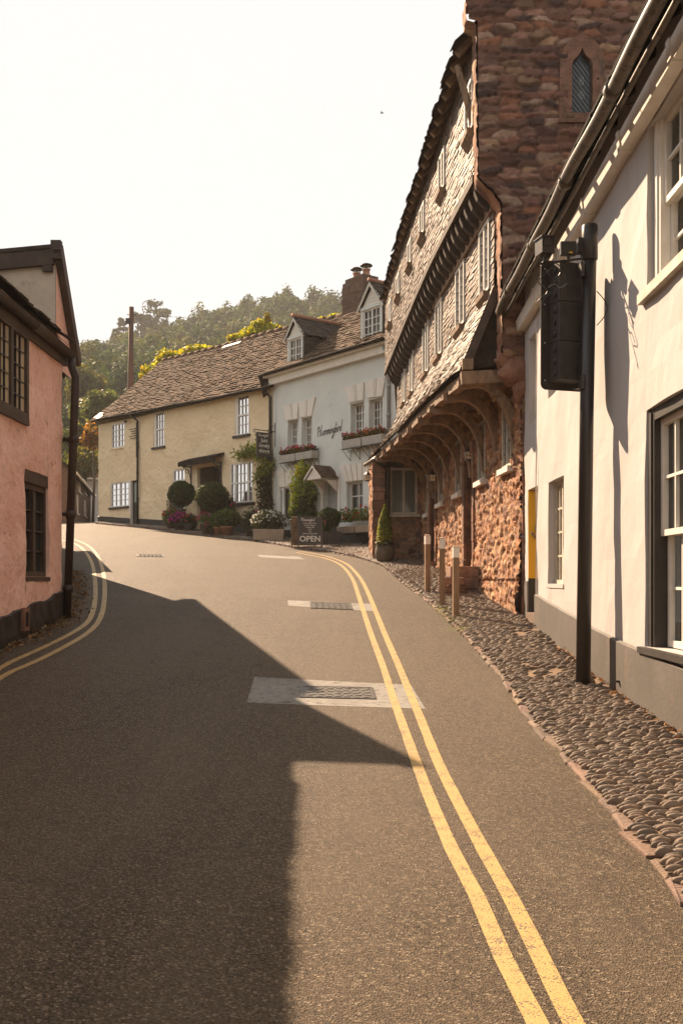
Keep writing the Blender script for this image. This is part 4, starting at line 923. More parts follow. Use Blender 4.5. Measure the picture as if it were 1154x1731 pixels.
    w1 = [(y2(y)-w/2, y2(y)+w/2, 6.03, 7.12) for y, w in ((15.5, .72), (17.5, .8), (19.76, .75), (21.4, .75), (23.56, .6), (24.95, .6))]
    band('slate_hanging', FF, 11.5, lambda u: 5.80, lambda u: 7.40-.05*u, w1, 58, 22, 31, .25)
    for r in w1: win_slim(FF, r)
    hd = MB(); hd.fbox(FF, 0, 11.5, 7.12, 7.36, .01, .075); hd.build('head_beam', M['oak'], t)
    # ---- jetty: coved brackets in shade
    sj = lambda y: 7.58-.03*max(0, y-19)-.02*(y-14.9)+.11*math.sin((y-14.9)/11*math.pi)
    for k in range(30):
        y = 15.0+k*.385; xo = FU.O.x-.07*(y-14.8)-.02; xi = FF.O.x-.07*(y-14.9)+.02; zt = sj(y); m = MB(); pts = []
        for i in range(6): an = i/5*math.pi/2; pts.append((xi-(xi-xo)*math.sin(an)*.97, zt-.02-.42*(math.cos(an))))
        poly = [(p_[0], y-.06, p_[1]) for p_ in pts]+[(xo, y-.06, zt+.01), (xi, y-.06, zt+.01)]
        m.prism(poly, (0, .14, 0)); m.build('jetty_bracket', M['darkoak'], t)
    jb = MB(); n = 12; vs = []
    for i in range(n+1): y = 14.85+i/n*11.7; vs += [(FU.O.x-.07*(y-14.8)-.03, y, sj(y)+.02), (FF.O.x-.07*(y-14.9)+.06, y, sj(y)+.02)]
    jb.add(vs, [(2*i, 2*i+2, 2*i+3, 2*i+1) for i in range(n)])
    for i in range(n):
        ya, yb = 14.85+i/n*11.7, 14.85+(i+1)/n*11.7; jb.beam((FU.O.x-.07*(ya-14.8)-.02, ya, sj(ya)+.0), (FU.O.x-.07*(yb-14.8)-.02, yb, sj(yb)), .06, .12)
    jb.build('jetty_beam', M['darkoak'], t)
    # ---- slate hung top floor
    y3 = lambda y: (y-14.8)/.9976
    top = lambda y: 9.62-.043*(y-14.8)
    w2 = [(y3(y)-w/2, y3(y)+w/2, z0, z1) for y, w, z0, z1 in ((15.15, .62, 8.38, 9.15), (17.6, .62, 8.46, 9.14), (19.9, .6, 8.48, 9.08), (21.7, .6, 8.46, 9.0), (23.7, .6, 8.36, 8.86), (25.3, .6, 8.12, 8.7))]
    band('slate_hanging', FU, 11.7, lambda u: sj(14.8+11.7*u)-.04, lambda u: top(14.8+11.7*u), w2, 58, 27, 47, .25)
    for r in w2: win_slim(FU, r)
    # ---- roof, eaves rafters
    A, B = Vector((1.70, 14.80, 9.60)), Vector((1.05, 26.6, 9.06))
    def evu(f): p = A.lerp(B, f); return p+Vector((0, 0, .10*math.sin(f*math.pi*1.0)-.04*math.sin(f*math.pi*2)))
    def Sr(u, v): a = evu(u); return a+Vector((4.6*v, 0, 4.5*v))
    rm = MB(); tiles(rm, Sr, lambda u, v: Vector((-.7, 0, .71)), 52, 26, .016, .02, .4, .3, rng=random.Random(8)); rm.build('roof', M['dslate'], t)
    un = MB(); n = 20; vs = []
    for i in range(n+1): vs += [Sr(i/n, 0)-Vector((0, 0, .035)), Sr(i/n, 1)-Vector((0, 0, .035))]
    un.add(vs, [(2*i, 2*i+2, 2*i+3, 2*i+1) for i in range(n)]); un.build('roof_boarding', M['darkoak'], t)
    for k in range(28):
        a = evu((k+.5)/28); m = MB(); m.beam(a+Vector((.05, 0, -.07)), a+Vector((.75, 0, .60)), .09, .11); m.build('rafter', M['oak'], t)
    dg = MB(); p0 = Vector((1.98, 14.86, 9.35)); dg.beam(p0+Vector((-.22, .25, .05)), p0+Vector((.02, .1, -1.0)), .06, .09); dg.build('eaves_strut', M['oak'], t)
    bk = MB(); bk.add([(6.3, 15, 3), (6.3, 26.6, 3), (6.3, 26.6, 14), (6.3, 15, 14)], [(0, 1, 2, 3)]); bk.add([(1.56, 26.6, 4.7), (6.3, 26.6, 4.7), (6.3, 26.6, 14), (1.25, 26.6, 9)], [(0, 1, 2, 3)]); bk.build('end_wall', M['brick'], t)
    # ---- near gable wall of rubble sandstone with corbelled edge
    def left(z): return np.interp(z, [3.9, 4.45, 4.75, 7.05, 7.2, 7.45, 9.7, 9.72, 10.02, 10.05, 14], [2.62, 2.62, 2.34, 2.33, 2.24, 1.985, 1.97, 1.84, 1.82, 1.95, 1.95])
    Z = np.arange(3.9, 13.4, .036); hx0, hx1, hz0, hz1 = 3.27, 3.69, 8.30, 9.34
    s = np.arange(0, 4.6, .036)
    def gpos(u, z): L = left(z); return np.stack([L+u+.03*fbm(z*2.3, z*0, 5)*np.exp(-u*3), 14.46+0*u, z], -1)
    L0 = left(np.array([8.8]))[0]
    rubble('gable_wall', M['gstone'], t, gpos, 0, 0, steps(0, 4.6, .024, (hx0-L0, hx1-L0)), steps(3.9, 12.0, .024, (hz0, hz1)), (0, -1, 0), [(hx0-L0, hx1-L0, hz0, hz1)], .29, .11, .05, 77, PALG, (.23, .135, .10))
    Yr = np.arange(0, .42, .036)
    rubble('gable_edge', M['gstone'], t, lambda u, z: np.stack([left(z)+.03*fbm(z*2.3, z*0, 5), 14.46+u, z], -1), 0, 0, Yr, Z, (-1, 0, 0), [], .3, .22, .03, 78, PAL, (.30, .15, .10))
    cb = MB(); cb.ball((2.55, 14.52, 4.62), (.26, .20, .22), 28, 20); cb.ball((2.68, 14.50, 4.38), (.20, .16, .16), 24, 16); cb.ball((2.40, 14.55, 4.80), (.18, .14, .14), 24, 16); 
    cb.v = [tuple(Vector(p)+Vector(p).cross(Vector((.3, .2, 1))).normalized()*0+(Vector(p)-Vector((2.55, 14.52, 4.6)))*(.30*noise.noise(Vector(p)*6)+.18*noise.noise(Vector(p)*15))) for p in cb.v]
    cb.build('corbel', M['ashlar'], t, True)
    # ---- lancet window in the gable
    xm = (hx0+hx1)/2; sr = MB(); yb = 14.40
    def ring(o): return [(xm-o[0], yb, hz0-o[1]), (xm+o[0], yb, hz0-o[1])]
    prof = [(0.15, 8.36), (.15, 9.05), (.12, 9.13), (.06, 9.18), (.03, 9.23), (0., 9.30)]
    inn = [(xm-x, z) for x, z in prof]+[(xm+x, z) for x, z in reversed(prof[:-1])]
    out = [(xm-.34, 8.22), (xm-.32, 9.12), (xm-.26, 9.30), (xm-.16, 9.42), (xm-.06, 9.48), (xm, 9.52)]; out = out+[(2*xm-x, z) for x, z in reversed(out[:-1])]
    n = len(inn); vs = [(x, yb, z) for x, z in inn]+[(x, yb, z) for x, z in out]+[(x, yb+.22, z) for x, z in inn]+[(x, yb+.1, z) for x, z in out]
    fs = []
    for i in range(n):
        k = (i+1) % n; fs += [(i, k, n+k, n+i), (i, 2*n+i, 2*n+k, k), (n+i, n+k, 3*n+k, 3*n+i)]
    sr.add(vs, fs); wo_ = sr.build('lancet_window', M['ashlar'], t)
    pn = MB(); pn.add([(x, yb+.10, z) for x, z in inn], [tuple(range(n))]); pn.build('pane', M['glassd'], wo_)
    ld = MB()
    for k in range(-6, 18):
        for sg in (1, -1):
            pts = []
            for i in range(40):
                x = xm-.15+.30*i/39; z = 8.36+.085*k+sg*(x-xm)*1.35+.04
                lim = np.interp(z, [p_[1] for p_ in prof], [p_[0] for p_ in prof])
                if 8.36 < z < 9.28 and abs(x-xm) < lim: pts.append((x, yb+.092, z))
            if len(pts) > 2: ld.tube([pts[0], pts[-1]], .006, 4)
    ld.build('glazing_bar', M['blackm'], wo_)
    for (dz, dx) in ((8.66, .06), (8.86, .045)):
        q = MB(); q.ball((xm+.01, yb+.097, dz), (dx, .004, .075), 14, 8); q.build('tinted_pane', M['glassb'], wo_)
timber_hall()
# ================================================================== cream cottage and pale blue shop house
FC = Fr((-2.44, 36.0), (-.6926, .7214), (-.7, -.7)); LC = 12.26
FH = Fr((-2.44, 36.0), (.607, -.795), (-.7, -.7)); LH = 6.75
def pipe(parent, pts, r=.045, mat='blackm', brackets=True):
    m = MB(); m.tube(pts, r, 8)
    for k in range(1, 4):
        if brackets: p = Vector(pts[-2]).lerp(Vector(pts[-1]), k/4); m.tube([p-Vector((0, 0, .05)), p+Vector((0, 0, .05))], r*1.3, 8)
    return m.build('downpipe', M[mat], parent, True)
def cottage():
    c = FC.pt(6, 0, -2); t = thing('cream_cottage', 'long cream rendered cottage with brown tiled roof and black plinth at the bend', 'house', (c.x, c.y, zg(*FC.base(300, 0))))
    R_ = lambda *a: FC.rect(*a)
    W1, W2, W3 = R_(189, 715, 211, 757), R_(263, 696, 278, 755), R_(401, 668, 421, 735)
    W4, W5, W6 = R_(187, 815, 218, 857), R_(292, 793, 313, 862), R_(390, 782, 427, 850)
    D4, D5 = R_(221, 812, 233, 886), R_(333, 788, 374, 895)
    W2 = (W2[0], W2[1]+.12, W2[2], W2[3]); W3 = (W3[0], W3[1]+.12, W3[2], W3[3])
    wall(FC, 0, LC, 2.5, 8.62, [W1, W2, W3, W4, W5, W6, D4, D5], .16, M['cream'], 'wall', t, .22, .034, 5, ws=1.0)
    g = MB(); a, b = FC.pt(LC, 2.5, 0), FC.pt(LC, 2.5, -7); rz_ = 12.0
    g.add([a, FC.pt(LC, 8.75, 0), FC.pt(LC, rz_, -3.5), FC.pt(LC, 8.75, -7), b], [(0, 1, 2, 3, 4)]); g.build('gable_wall', M['cream'], t)
    bw = MB(); bw.add([FC.pt(0, 2.5, -7), FC.pt(LC, 2.5, -7), FC.pt(LC, 8.8, -7), FC.pt(0, 8.8, -7)], [(0, 1, 2, 3)]); bw.build('rear_wall', M['cream'], t)
    p = MB(); U = list(np.arange(0, D5[0], .3))+[D5[0]]; 
    for (a, b) in ((0, D5[0]), (D5[1], D4[0]), (D4[1], LC)):
        U = np.linspace(a, b, max(2, int((b-a)/.3))); vs = []
        for u in U:
            q = FC.pt(u, 0); z = zg(q.x, q.y); zt = z+.33+.42*max(0, (1-u/6)); vs += [FC.pt(u, z-.4, .035), FC.pt(u, zt, .035), FC.pt(u, zt+.02, .0)]
        n = len(U); p.add(vs, [(3*k+j, 3*k+3+j, 3*k+4+j, 3*k+1+j) for k in range(n-1) for j in range(2)])
    p.build('plinth', M['black'], t)
    window(FC, W1, t, 2, 4, -.06, .06, .03, lights=2, curtain='dfull', sillmat='cream', sill=(-.06, .03, .05))
    for r in (W2, W3):
        o = window(FC, (r[0], r[1]-.12, r[2], r[3]), t, 3, 4, -.06, .05, .03, sash=True, curtain='half')
        b = MB(); b.fbox(FC, r[1]-.12, r[1]-.002, r[2], r[3], -.15, -.005); b.build('sash_box', M['whitep'], o); s = MB(); s.fbox(FC, r[0]-.08, r[1]+.08, r[2]-.09, r[2]-.004, -.1, .09); s.build('sill', M['black'], o)
    window(FC, W4, t, 2, 4, -.07, .06, .03, lights=2, curtain='full', sill=(-.07, .09, .08), sillmat='black')
    window(FC, W5, t, 3, 4, -.08, .06, .03, sash=True, curtain='full', sill=(-.08, .09, .08), sillmat='black')
    r = W6; o = window(FC, (r[0]+.28, r[1]-.28, r[2], r[3]), t, 3, 4, -.06, .06, .028, sash=True, curtain='full')
    for (a, b) in ((r[0], r[0]+.275), (r[1]-.275, r[1])): window(FC, (a, b, r[2], r[3]), t, 1, 4, -.055, .05, .028, sash=True, curtain='full')
    s = MB(); s.fbox(FC, r[0]-.1, r[1]+.12, r[2]-.11, r[2]-.004, -.1, .09); s.build('sill', M['black'], o)
    d = MB(); d.fbox(FC, D4[0], D4[1], D4[2]-.2, D4[3], -.16, -.11); dd = d.build('door', M['black'], t)
    q = MB(); q.fbox(FC, D4[0]+.1, D4[1]-.12, (D4[2]+D4[3])/2, D4[3]-.1, -.108, -.10); q.build('pane', M['glassb'], dd)
    q = MB(); q.fbox(FC, D4[1]-.02, D4[1]+.14, D4[2]-.1, D4[3]+.02, -.1, .012); q.build('door_post', M['whitep'], dd)
    # porch: dark stone recess, dark door, flat canopy on scrolled brackets
    m = MB(); a, b = D5[0], D5[1]
    m.add([FC.pt(b, D5[2]-.3, -.16), FC.pt(b, D5[3], -.16), FC.pt(b-.1, D5[3], -1.1), FC.pt(b-.1, D5[2]-.3, -1.1)], [(0, 1, 2, 3)]); m.add([FC.pt(a, D5[2]-.3, -.16), FC.pt(a, D5[3], -.16), FC.pt(a, D5[3], -1.1), FC.pt(a, D5[2]-.3, -1.1)], [(0, 1, 2, 3)])
    m.add([FC.pt(a, D5[2]-.3, -1.1), FC.pt(b, D5[2]-.3, -1.1), FC.pt(b, D5[3], -1.1), FC.pt(a, D5[3], -1.1)], [(0, 1, 2, 3)]); m.add([FC.pt(a, D5[3], -1.1), FC.pt(b, D5[3], -1.1), FC.pt(b, D5[3], -.16), FC.pt(a, D5[3], -.16)], [(0, 1, 2, 3)])
    m.build('porch_wall', M['brick'], t)
    q = MB(); q.fbox(FC, a+.1, a+.72, D5[2]-.2, D5[3]-.1, -1.09, -1.03); q.build('door', M['darkoak'], t)
    q = MB(); q.fbox(FC, (a+b)/2+.2, (a+b)/2+.75, D5[3]-.95, D5[3]-.82, -1.09, -1.06); q.build('name_plate', M['chalk'], t)
    C = R_(311, 774, 378, 786); cn = MB()
    cl, cr = C[1]-.30, C[0]-.05
    cn.hexa([FC.pt(cr, C[3]-.13, .46), FC.pt(cl, C[3]-.17, .46), FC.pt(cl, C[3]-.03, 0), FC.pt(cr, C[3]+.02, 0), FC.pt(cr, C[3]-.08, .48), FC.pt(cl, C[3]-.12, .48), FC.pt(cl, C[3]+.05, 0), FC.pt(cr, C[3]+.10, 0)])
    cn.fbox(FC, cr-.02, cl+.02, C[3]-.30, C[3]-.15, .43, .49); co = cn.build('canopy', M['gutm'], t)
    for u in (C[0]+.10, C[1]-.55):
        k = MB(); k.fbox(FC, u, u+.05, C[2]-.9, C[3]-.25, .0, .05); k.fbox(FC, u, u+.05, C[3]-.33, C[3]-.27, .0, .43)
        k.tube([FC.pt(u+.02, C[3]-.8+.45*math.sin(i/8*1.57), .06+.34*(1-math.cos(i/8*1.57))) for i in range(9)], .018, 6)
        k.tube([FC.pt(u+.02, C[3]-.48+.09*math.sin(i*.8), .20+.09*math.cos(i*.8)) for i in range(9)], .014, 5); k.build('canopy_bracket', M['blackm'], t)
    # roof
    e0, e1 = FC.pt(-.15, 8.52, .28), FC.pt(LC+.12, 8.74, .28); r1, r0 = FC.pt(LC+.12, 12.0, -3.5), FC.pt(-.15, 11.75, -3.5)
    S, N = bil(e0, e1, r1, r0, .10); m = MB(); tiles(m, S, N, 58, 31, .024, .034, .26, .3, rng=random.Random(12), lo=.66, hi=1.3, gap=.02, tintv=.14); rf = m.build('roof', M['tile'], t)
    u_ = MB(); n = 12; vs = []
    for i in range(n+1): vs += [S(i/n, 0)-N(0, 0)*.03, S(i/n, .5)-N(0, 0)*.03, S(i/n, 1)-N(0, 0)*.03]
    u_.add(vs, [(3*i+j, 3*i+3+j, 3*i+4+j, 3*i+1+j) for i in range(n) for j in range(2)])
    bk = [FC.pt(-.15, 11.75, -3.5), FC.pt(LC+.12, 12., -3.5), FC.pt(LC+.12, 8.7, -7.2), FC.pt(-.15, 8.5, -7.2)]; u_.add(bk, [(0, 1, 2, 3)]); u_.build('roof_back', M['dslate'], t)
    rt = MB(); 
    for i in range(24): a, b = S(i/24, 1), S((i+.94)/24, 1); rt.tube([a+Vector((0, 0, .02)), b+Vector((0, 0, .02))], [.11, .115], 8)
    rt.build('ridge_tile', M['tile'], rf, True)
    g = MB(); g.tube([FC.pt(u, 8.50+.2*u/LC+.02*math.sin(u*1.3), .34) for u in np.arange(-.1, LC+.15, .4)], .055, 8); g.build('gutter', M['gutm'], t, True)
    sk = MB(); S2 = lambda a, b: S(a, b)+N(0, 0)*.075
    for (a, b, c, d) in ((.965, .02, .99, .10), (.94, .0, .965, .05), (.50, .93, .60, .97)): sk = MB(); sk.add([S2(a, b), S2(c, b), S2(c, d), S2(a, d)], [(0, 1, 2, 3)]); sk.build('lead_flashing', M['lead'], rf)
    u = FC.uv(235, 800)[0]; q = FC.pt(u, 0); pipe(t, [FC.pt(u+.1, 8.62, .34), FC.pt(u+.06, 8.52, .26), FC.pt(u-.02, 8.36, .08), FC.pt(u, zg(q.x, q.y)+.1, .07)])
    u = FC.uv(459.5, 760)[0]; q = FC.pt(u, 0); pipe(t, [FC.pt(u+.14, 8.5, .34), FC.pt(u+.1, 8.4, .22), FC.pt(u, 8.2, .08), FC.pt(u, zg(q.x, q.y)+.1, .07)], .055)
    lm = MB(); u, z = FC.uv(227, 745); lm.tube([FC.pt(u-.25, z+.75-.1*k, .05) for k in range(16)], .02, 5)
    for k in range(5): lm.tube([FC.pt(u-.25, z+.1+.1*k, .05), FC.pt(u+.1*math.sin(k*2)+.1, z+.08+.1*k, .12)], .018, 5)
    lm.build('cable_bracket', M['blackm'], t)
    al = MB(); u, z = FC.uv(215, 713); al.ball(FC.pt(u, z, .08), .06); al.tube([FC.pt(u, z, 0), FC.pt(u, z, .08)], .02, 6); u, z = FC.uv(449, 664); al.ball(FC.pt(u, z, .08), .07); al.build('alarm_bell', M['blackm'], t, True)
    vb = MB(); u, z = FC.uv(264, 892); vb.fbox(FC, u-.12, u+.12, z-.05, z+.14, .036, .05); vb.build('air_brick', M['blackm'], t)
cottage()
def shop_house():
    c = FH.pt(3.3, 0, -2); t = thing('shop_house', 'pale blue rendered shop house with two dormers and white flared lintels', 'house', (c.x, c.y, zg(*FH.base(560, 0))))
    R_ = lambda *a: FH.rect(*a)
    A1, A2, B1, B2 = R_(486, 711, 503.5, 762), R_(509.5, 706, 527.5, 760), R_(592.5, 681, 614.5, 738), R_(623, 674, 645.5, 734)
    SW, DR, RW = R_(474, 824, 512, 880), R_(546, 813, 571, 890), R_(585.5, 814, 613, 882)
    wall(FH, 0, LH+.1, 2.0, 9.0, [A1, A2, B1, B2, SW, DR, RW], .28, M['blue'], 'wall', t, .3, .012, 8)
    bw = MB(); bw.add([FH.pt(LH+.1, 2, 0), FH.pt(LH+.1, 9, 0), FH.pt(LH+.1, 12.1, -3.5), FH.pt(LH+.1, 9, -7), FH.pt(LH+.1, 2, -7)], [(0, 1, 2, 3, 4)]); bw.add([FH.pt(0, 8, 0), FH.pt(0, 8.9, 0), FH.pt(0, 12.0, -3.5), FH.pt(0, 8, -3.5)], [(0, 1, 2, 3)]); bw.build('gable_wall', M['blue'], t)
    cs = MB(); cs.fbox(FH, .0, .16, 3.0, 8.7, .001, .03); cs.build('corner_strip', M['blue'], t)
    pl = MB(); U = np.linspace(0, LH+.1, 20); vs = []
    for u in U: q = FH.pt(u, 0); z = zg(q.x, q.y); vs += [FH.pt(u, z-.3, .03), FH.pt(u, 3.36-.1*u/LH, .03), FH.pt(u, 3.38-.1*u/LH, 0)]
    pl.add(vs, [(3*k+j, 3*k+3+j, 3*k+4+j, 3*k+1+j) for k in range(19) for j in range(2)]); pl.build('plinth', M['black'], t)
    for r in (A1, A2, B1, B2): window(FH, r, t, 2, 4, -.24, .05, .026, lights=1 if r[1]-r[0] < .5 else 2, curtain='dfull')
    window(FH, RW, t, 2, 3, -.22, .06, .035, lights=1, curtain='dfull')
    # shop window with half columns
    o = window(FH, SW, t, 2, 1, -.2, .05, .03, curtain='half'); cm = MB()
    for u in (SW[0]+.13, SW[0]+.62, SW[1]-.13):
        q = FH.pt(u, SW[2], -.06); h = SW[3]-SW[2]; cm.lathe([(.085, .0), (.085, .06), (.055, .09), (.052, h-.12), (.06, h-.1), (.085, h-.05), (.085, h-.005)], q, 12)
    cm.build('column', M['whitep'], o, True)
    fr = MB(); fr.fbox(FH, SW[0]-.07, SW[0]-.002, SW[2], SW[3]+.05, -.02, .03); fr.fbox(FH, SW[0]-.07, SW[1]+.07, SW[3]+.052, SW[3]+.12, -.02, .05); fr.fbox(FH, SW[0]-.1, SW[1]+.1, SW[2]-.09, SW[2]-.003, -.1, .10); fr.build('surround', M['whitep'], o)
    # door: grey, with a little gabled hood
    d = MB(); d.fbox(FH, DR[0], DR[1], DR[2]-.3, DR[3], -.27, -.22); dd = d.build('door', M['greyp'], t)
    q = MB(); q.fbox(FH, DR[0]+.12, DR[1]-.12, DR[2]+.3, DR[2]+.85, -.22, -.212); q.fbox(FH, DR[0]+.12, DR[1]-.12, DR[2]+1.0, DR[3]-.15, -.22, -.212); q.build('door_panel', M['greyp'], dd)
    q = MB(); q.ball(FH.pt(DR[1]-.1, DR[2]+.95, -.19), .03); q.build('handle', M['blackm'], dd)
    q = MB(); q.fbox(FH, DR[0]-.11, DR[0]-.004, DR[2]-.2, DR[3]+.08, -.01, .025); q.fbox(FH, DR[1]+.004, DR[1]+.11, DR[2]-.2, DR[3]+.08, -.01, .025); q.fbox(FH, DR[0]-.11, DR[1]+.11, DR[3]+.084, DR[3]+.2, -.01, .04); q.build('door_frame', M['whitep'], dd)
    um = (DR[0]+DR[1])/2; z0, z1 = FH.uv(558, 811)[1], FH.uv(550, 790)[1]; hw = .47
    S, N = bil(FH.pt(um+hw, z0, .75), FH.pt(um+hw, z0, -.02), FH.pt(um, z1, -.02), FH.pt(um, z1, .75)); S2, N2 = bil(FH.pt(um-hw, z0, -.02), FH.pt(um-hw, z0, .75), FH.pt(um, z1, .75), FH.pt(um, z1, -.02))
    m = MB(); tiles(m, S, N, 5, 6, .015, .02, .3, rng=random.Random(2)); tiles(m, S2, N2, 5, 6, .015, .02, .3, rng=random.Random(3)); cn = m.build('door_hood', M['tile'], t)
    m = MB(); m.prism([FH.pt(um-hw, z0-.05, .73), FH.pt(um-hw, z0+.02, .73), FH.pt(um, z1+.0, .73), FH.pt(um, z1-.08, .73)], FH.n*.03); m.prism([FH.pt(um+hw, z0-.05, .73), FH.pt(um+hw, z0+.02, .73), FH.pt(um, z1+.0, .73), FH.pt(um, z1-.08, .73)], FH.n*.03)
    m.prism([FH.pt(um-hw+.04, z0-.03, .0), FH.pt(um+hw-.04, z0-.03, .0), FH.pt(um, z1-.09, .0)], FH.n*.70); m.build('hood_gable', M['trim'], cn)
    for u in (um-hw+.12, um+hw-.12): k = MB(); k.prism([FH.pt(u-.03, z0-.05, 0), FH.pt(u-.03, z0-.05, .45), FH.pt(u-.03, z0-.42, 0)], FH.U*.06); k.build('bracket', M['trim'], cn)
    # flared lintels: fans of tapering blocks with grooves between
    def fan(x0t, yt0, x1t, yt1, x0b, yb0, x1b, yb1, n, nm='lintel'):
        m = MB(); ft = [FH.uv(x0t, yt0), FH.uv(x1t, yt1)]; fb = [FH.uv(x0b, yb0), FH.uv(x1b, yb1)]
        L = lambda a, b, k: (a[0]+(b[0]-a[0])*k, a[1]+(b[1]-a[1])*k); cuts = [0, .42, .5, .58, 1] if n == 4 else list(np.linspace(0, 1, n+1))
        for a, b in zip(cuts[:-1], cuts[1:]):
            e = .012 if True else 0; T0, T1, B0, B1 = L(*ft, a+e), L(*ft, b-e), L(*fb, a+e), L(*fb, b-e); pr = .05 if (b-a) > .1 else .062
            m.prism([FH.pt(*B0, .002), FH.pt(*B1, .002), FH.pt(*T1, .002), FH.pt(*T0, .002)], FH.n*pr)
        m.build(nm, M['trim'], t)
    fan(480, 687, 506, 680, 485, 711, 504, 708, 4); fan(505.5, 680.5, 534, 671, 509, 706, 528, 703, 4)
    fan(584, 655, 617, 646, 591, 681, 615, 676, 4); fan(617, 646, 654, 635, 622, 673, 647, 670, 4)
    fan(468, 797, 540, 785, 473, 821, 532, 815, 5); fan(574, 788, 636, 778, 584, 814, 629, 810, 6)
    # lettering on the wall
    a, b = FH.uv(536, 739), FH.uv(583, 724); wd = b[0]-a[0]; P0 = FH.pt(a[0]+.02, a[1]+.0, .014); rt = (FH.pt(b[0], b[1]-.0)-FH.pt(a[0], a[1])); rt = (FH.U+Vector((0, 0, .05))).normalized()
    mb = MB(); script(mb, 'Hummingbird', P0, rt, Vector((0, 0, 1)), FH.n, wd/10.2, .019); mb.build('lettering', M['script'], t)
    # cornice and roof
    cn = MB(); cn.fbox(FH, -.05, LH+.1, 8.62, 8.87, .0, .20); cn.fbox(FH, -.22, LH+.12, 8.872, 8.95, .0, .34); cn.build('cornice', M['trim'], t)
    g = MB(); g.tube([FH.pt(u, 8.98, .42) for u in np.arange(-.35, LH+.2, .5)], .06, 8); g.build('gutter', M['gutm'], t, True)
    e0, e1 = FH.pt(-.45, 8.98, .36), FH.pt(LH+.15, 8.98, .36); r1, r0 = FH.pt(LH+.15, 12.05, -3.5), FH.pt(-.3, 12.0, -3.5)
    S, N = bil(e0, e1, r1, r0, .06); m = MB(); tiles(m, S, N, 34, 26, .022, .03, .3, .3, rng=random.Random(14), lo=.7, hi=1.3, tintv=.14); rf = m.build('roof', M['tile'], t)
    u_ = MB(); u_.add([e0-Vector((0, 0, .04)), e1-Vector((0, 0, .04)), r1-Vector((0, 0, .04)), r0-Vector((0, 0, .04))], [(0, 1, 2, 3)]); u_.add([r0, r1, FH.pt(LH+.15, 8.9, -7.2), FH.pt(-.3, 8.9, -7.2)], [(0, 1, 2, 3)])
    u_.add([e0-Vector((0, 0, .03)), r0-Vector((0, 0, .03)), FH.pt(-.3, 11.3, -3.5), FH.pt(-.4, 8.2, .2)], [(0, 1, 2, 3)]); u_.build('roof_back', M['dslate'], t)
    rt_ = MB()
    for i in range(15): rt_.tube([S(i/15, 1)+Vector((0, 0, .02)), S((i+.94)/15, 1)+Vector((0, 0, .02))], .11, 8)
    rt_.build('ridge_tile', M['tile'], rf, True)
    # dormers
    def dormer(x0, x1, yb, yeave, yapex, dd, depth):
        u0, u1 = FH.uv(x0, 600, dd)[0], FH.uv(x1, 590, dd)[0]; um = (u0+u1)/2; xm = (x0+x1)/2; zb, ze, za = FH.uv(xm, yb, dd)[1], FH.uv(xm, yeave, dd)[1], FH.uv(xm, yapex, dd)[1]
        ck = MB(); 
        for u in (u0, u1): ck.add([FH.pt(u, zb-.1, dd), FH.pt(u, ze, dd), FH.pt(u, ze, dd-depth)], [(0, 1, 2)])
        d_ = ck.build('dormer', M['brick'], t)
        tl = MB()
        for j in range(int((ze-zb)/.13)+1):
            z = zb+.13*j; dend = dd-depth*(z-zb+.05)/(ze-zb)
            if z+.1 < ze: tl.fbox(FH, u1+.002, u1+.02, z, z+.118, dend-.1, dd-.04); tl.fbox(FH, u0-.02, u0-.002, z, z+.118, dend-.1, dd-.04)
        tl.build('tile_hanging', M['dslate'], d_)
        fr = MB(); fr.fbox(FH, u0, u0+.10, zb-.1, ze, dd-.08, dd+.02); fr.fbox(FH, u1-.10, u1, zb-.1, ze, dd-.08, dd+.02); fr.fbox(FH, u0-.03, u1+.03, ze, ze+.10, dd-.08, dd+.04); fr.fbox(FH, u0-.04, u1+.04, zb-.17, zb-.102, dd-.08, dd+.07)
        fr.build('front_frame', M['blue'], d_)
        gb = MB(); nb = 5
        for k in range(nb):
            za_, zb_ = ze+.1+(za-ze-.18)*k/nb, ze+.1+(za-ze-.18)*(k+.94)/nb; wa, wb = (u1-u0)/2*(1-k/nb)*.92, (u1-u0)/2*(1-(k+1)/nb)*.92
            gb.prism([FH.pt(um-wa, za_, dd-.03), FH.pt(um+wa, za_, dd-.03), FH.pt(um+wb, zb_, dd-.03), FH.pt(um-wb, zb_, dd-.03)], FH.n*.03)
        gb.build('gable_board', M['trim'], d_)
        ov = .12; bl = MB()
        for sg, ue in ((-1, u0-ov), (1, u1+ov)):
            bl.hexa([FH.pt(ue, ze-.08, dd+.08), FH.pt(um, za-.02, dd+.08), FH.pt(um, za-.02, dd+.11), FH.pt(ue, ze-.08, dd+.11), FH.pt(ue, ze+.07, dd+.08), FH.pt(um, za+.13, dd+.08), FH.pt(um, za+.13, dd+.11), FH.pt(ue, ze+.07, dd+.11)])
        bl.build('bargeboard', M['trim'], d_)
        tm = MB(); zt = .12; dback = dd-depth-1.0
        Sa, Na = bil(FH.pt(u0-ov, ze+.02, dback), FH.pt(u0-ov, ze+.02, dd+.12), FH.pt(um, za+.12, dd+.12), FH.pt(um, za+.12, dback-.6)); Sb, Nb = bil(FH.pt(u1+ov, ze+.02, dd+.12), FH.pt(u1+ov, ze+.02, dback), FH.pt(um, za+.12, dback-.6), FH.pt(um, za+.12, dd+.12))
        for Sx, Nx, sd_ in ((Sa, Na, 5), (Sb, Nb, 6)):
            tiles(tm, Sx, Nx, 12, 9, .012, .018, .3, rng=random.Random(sd_), lo=.6, hi=1.3, tintv=.1)
            tm.add([Sx(0, 0)-Nx(0, 0)*.02, Sx(1, 0)-Nx(0, 0)*.02, Sx(1, 1)-Nx(0, 0)*.02, Sx(0, 1)-Nx(0, 0)*.02], [(0, 1, 2, 3)], (.6, .6, .6))
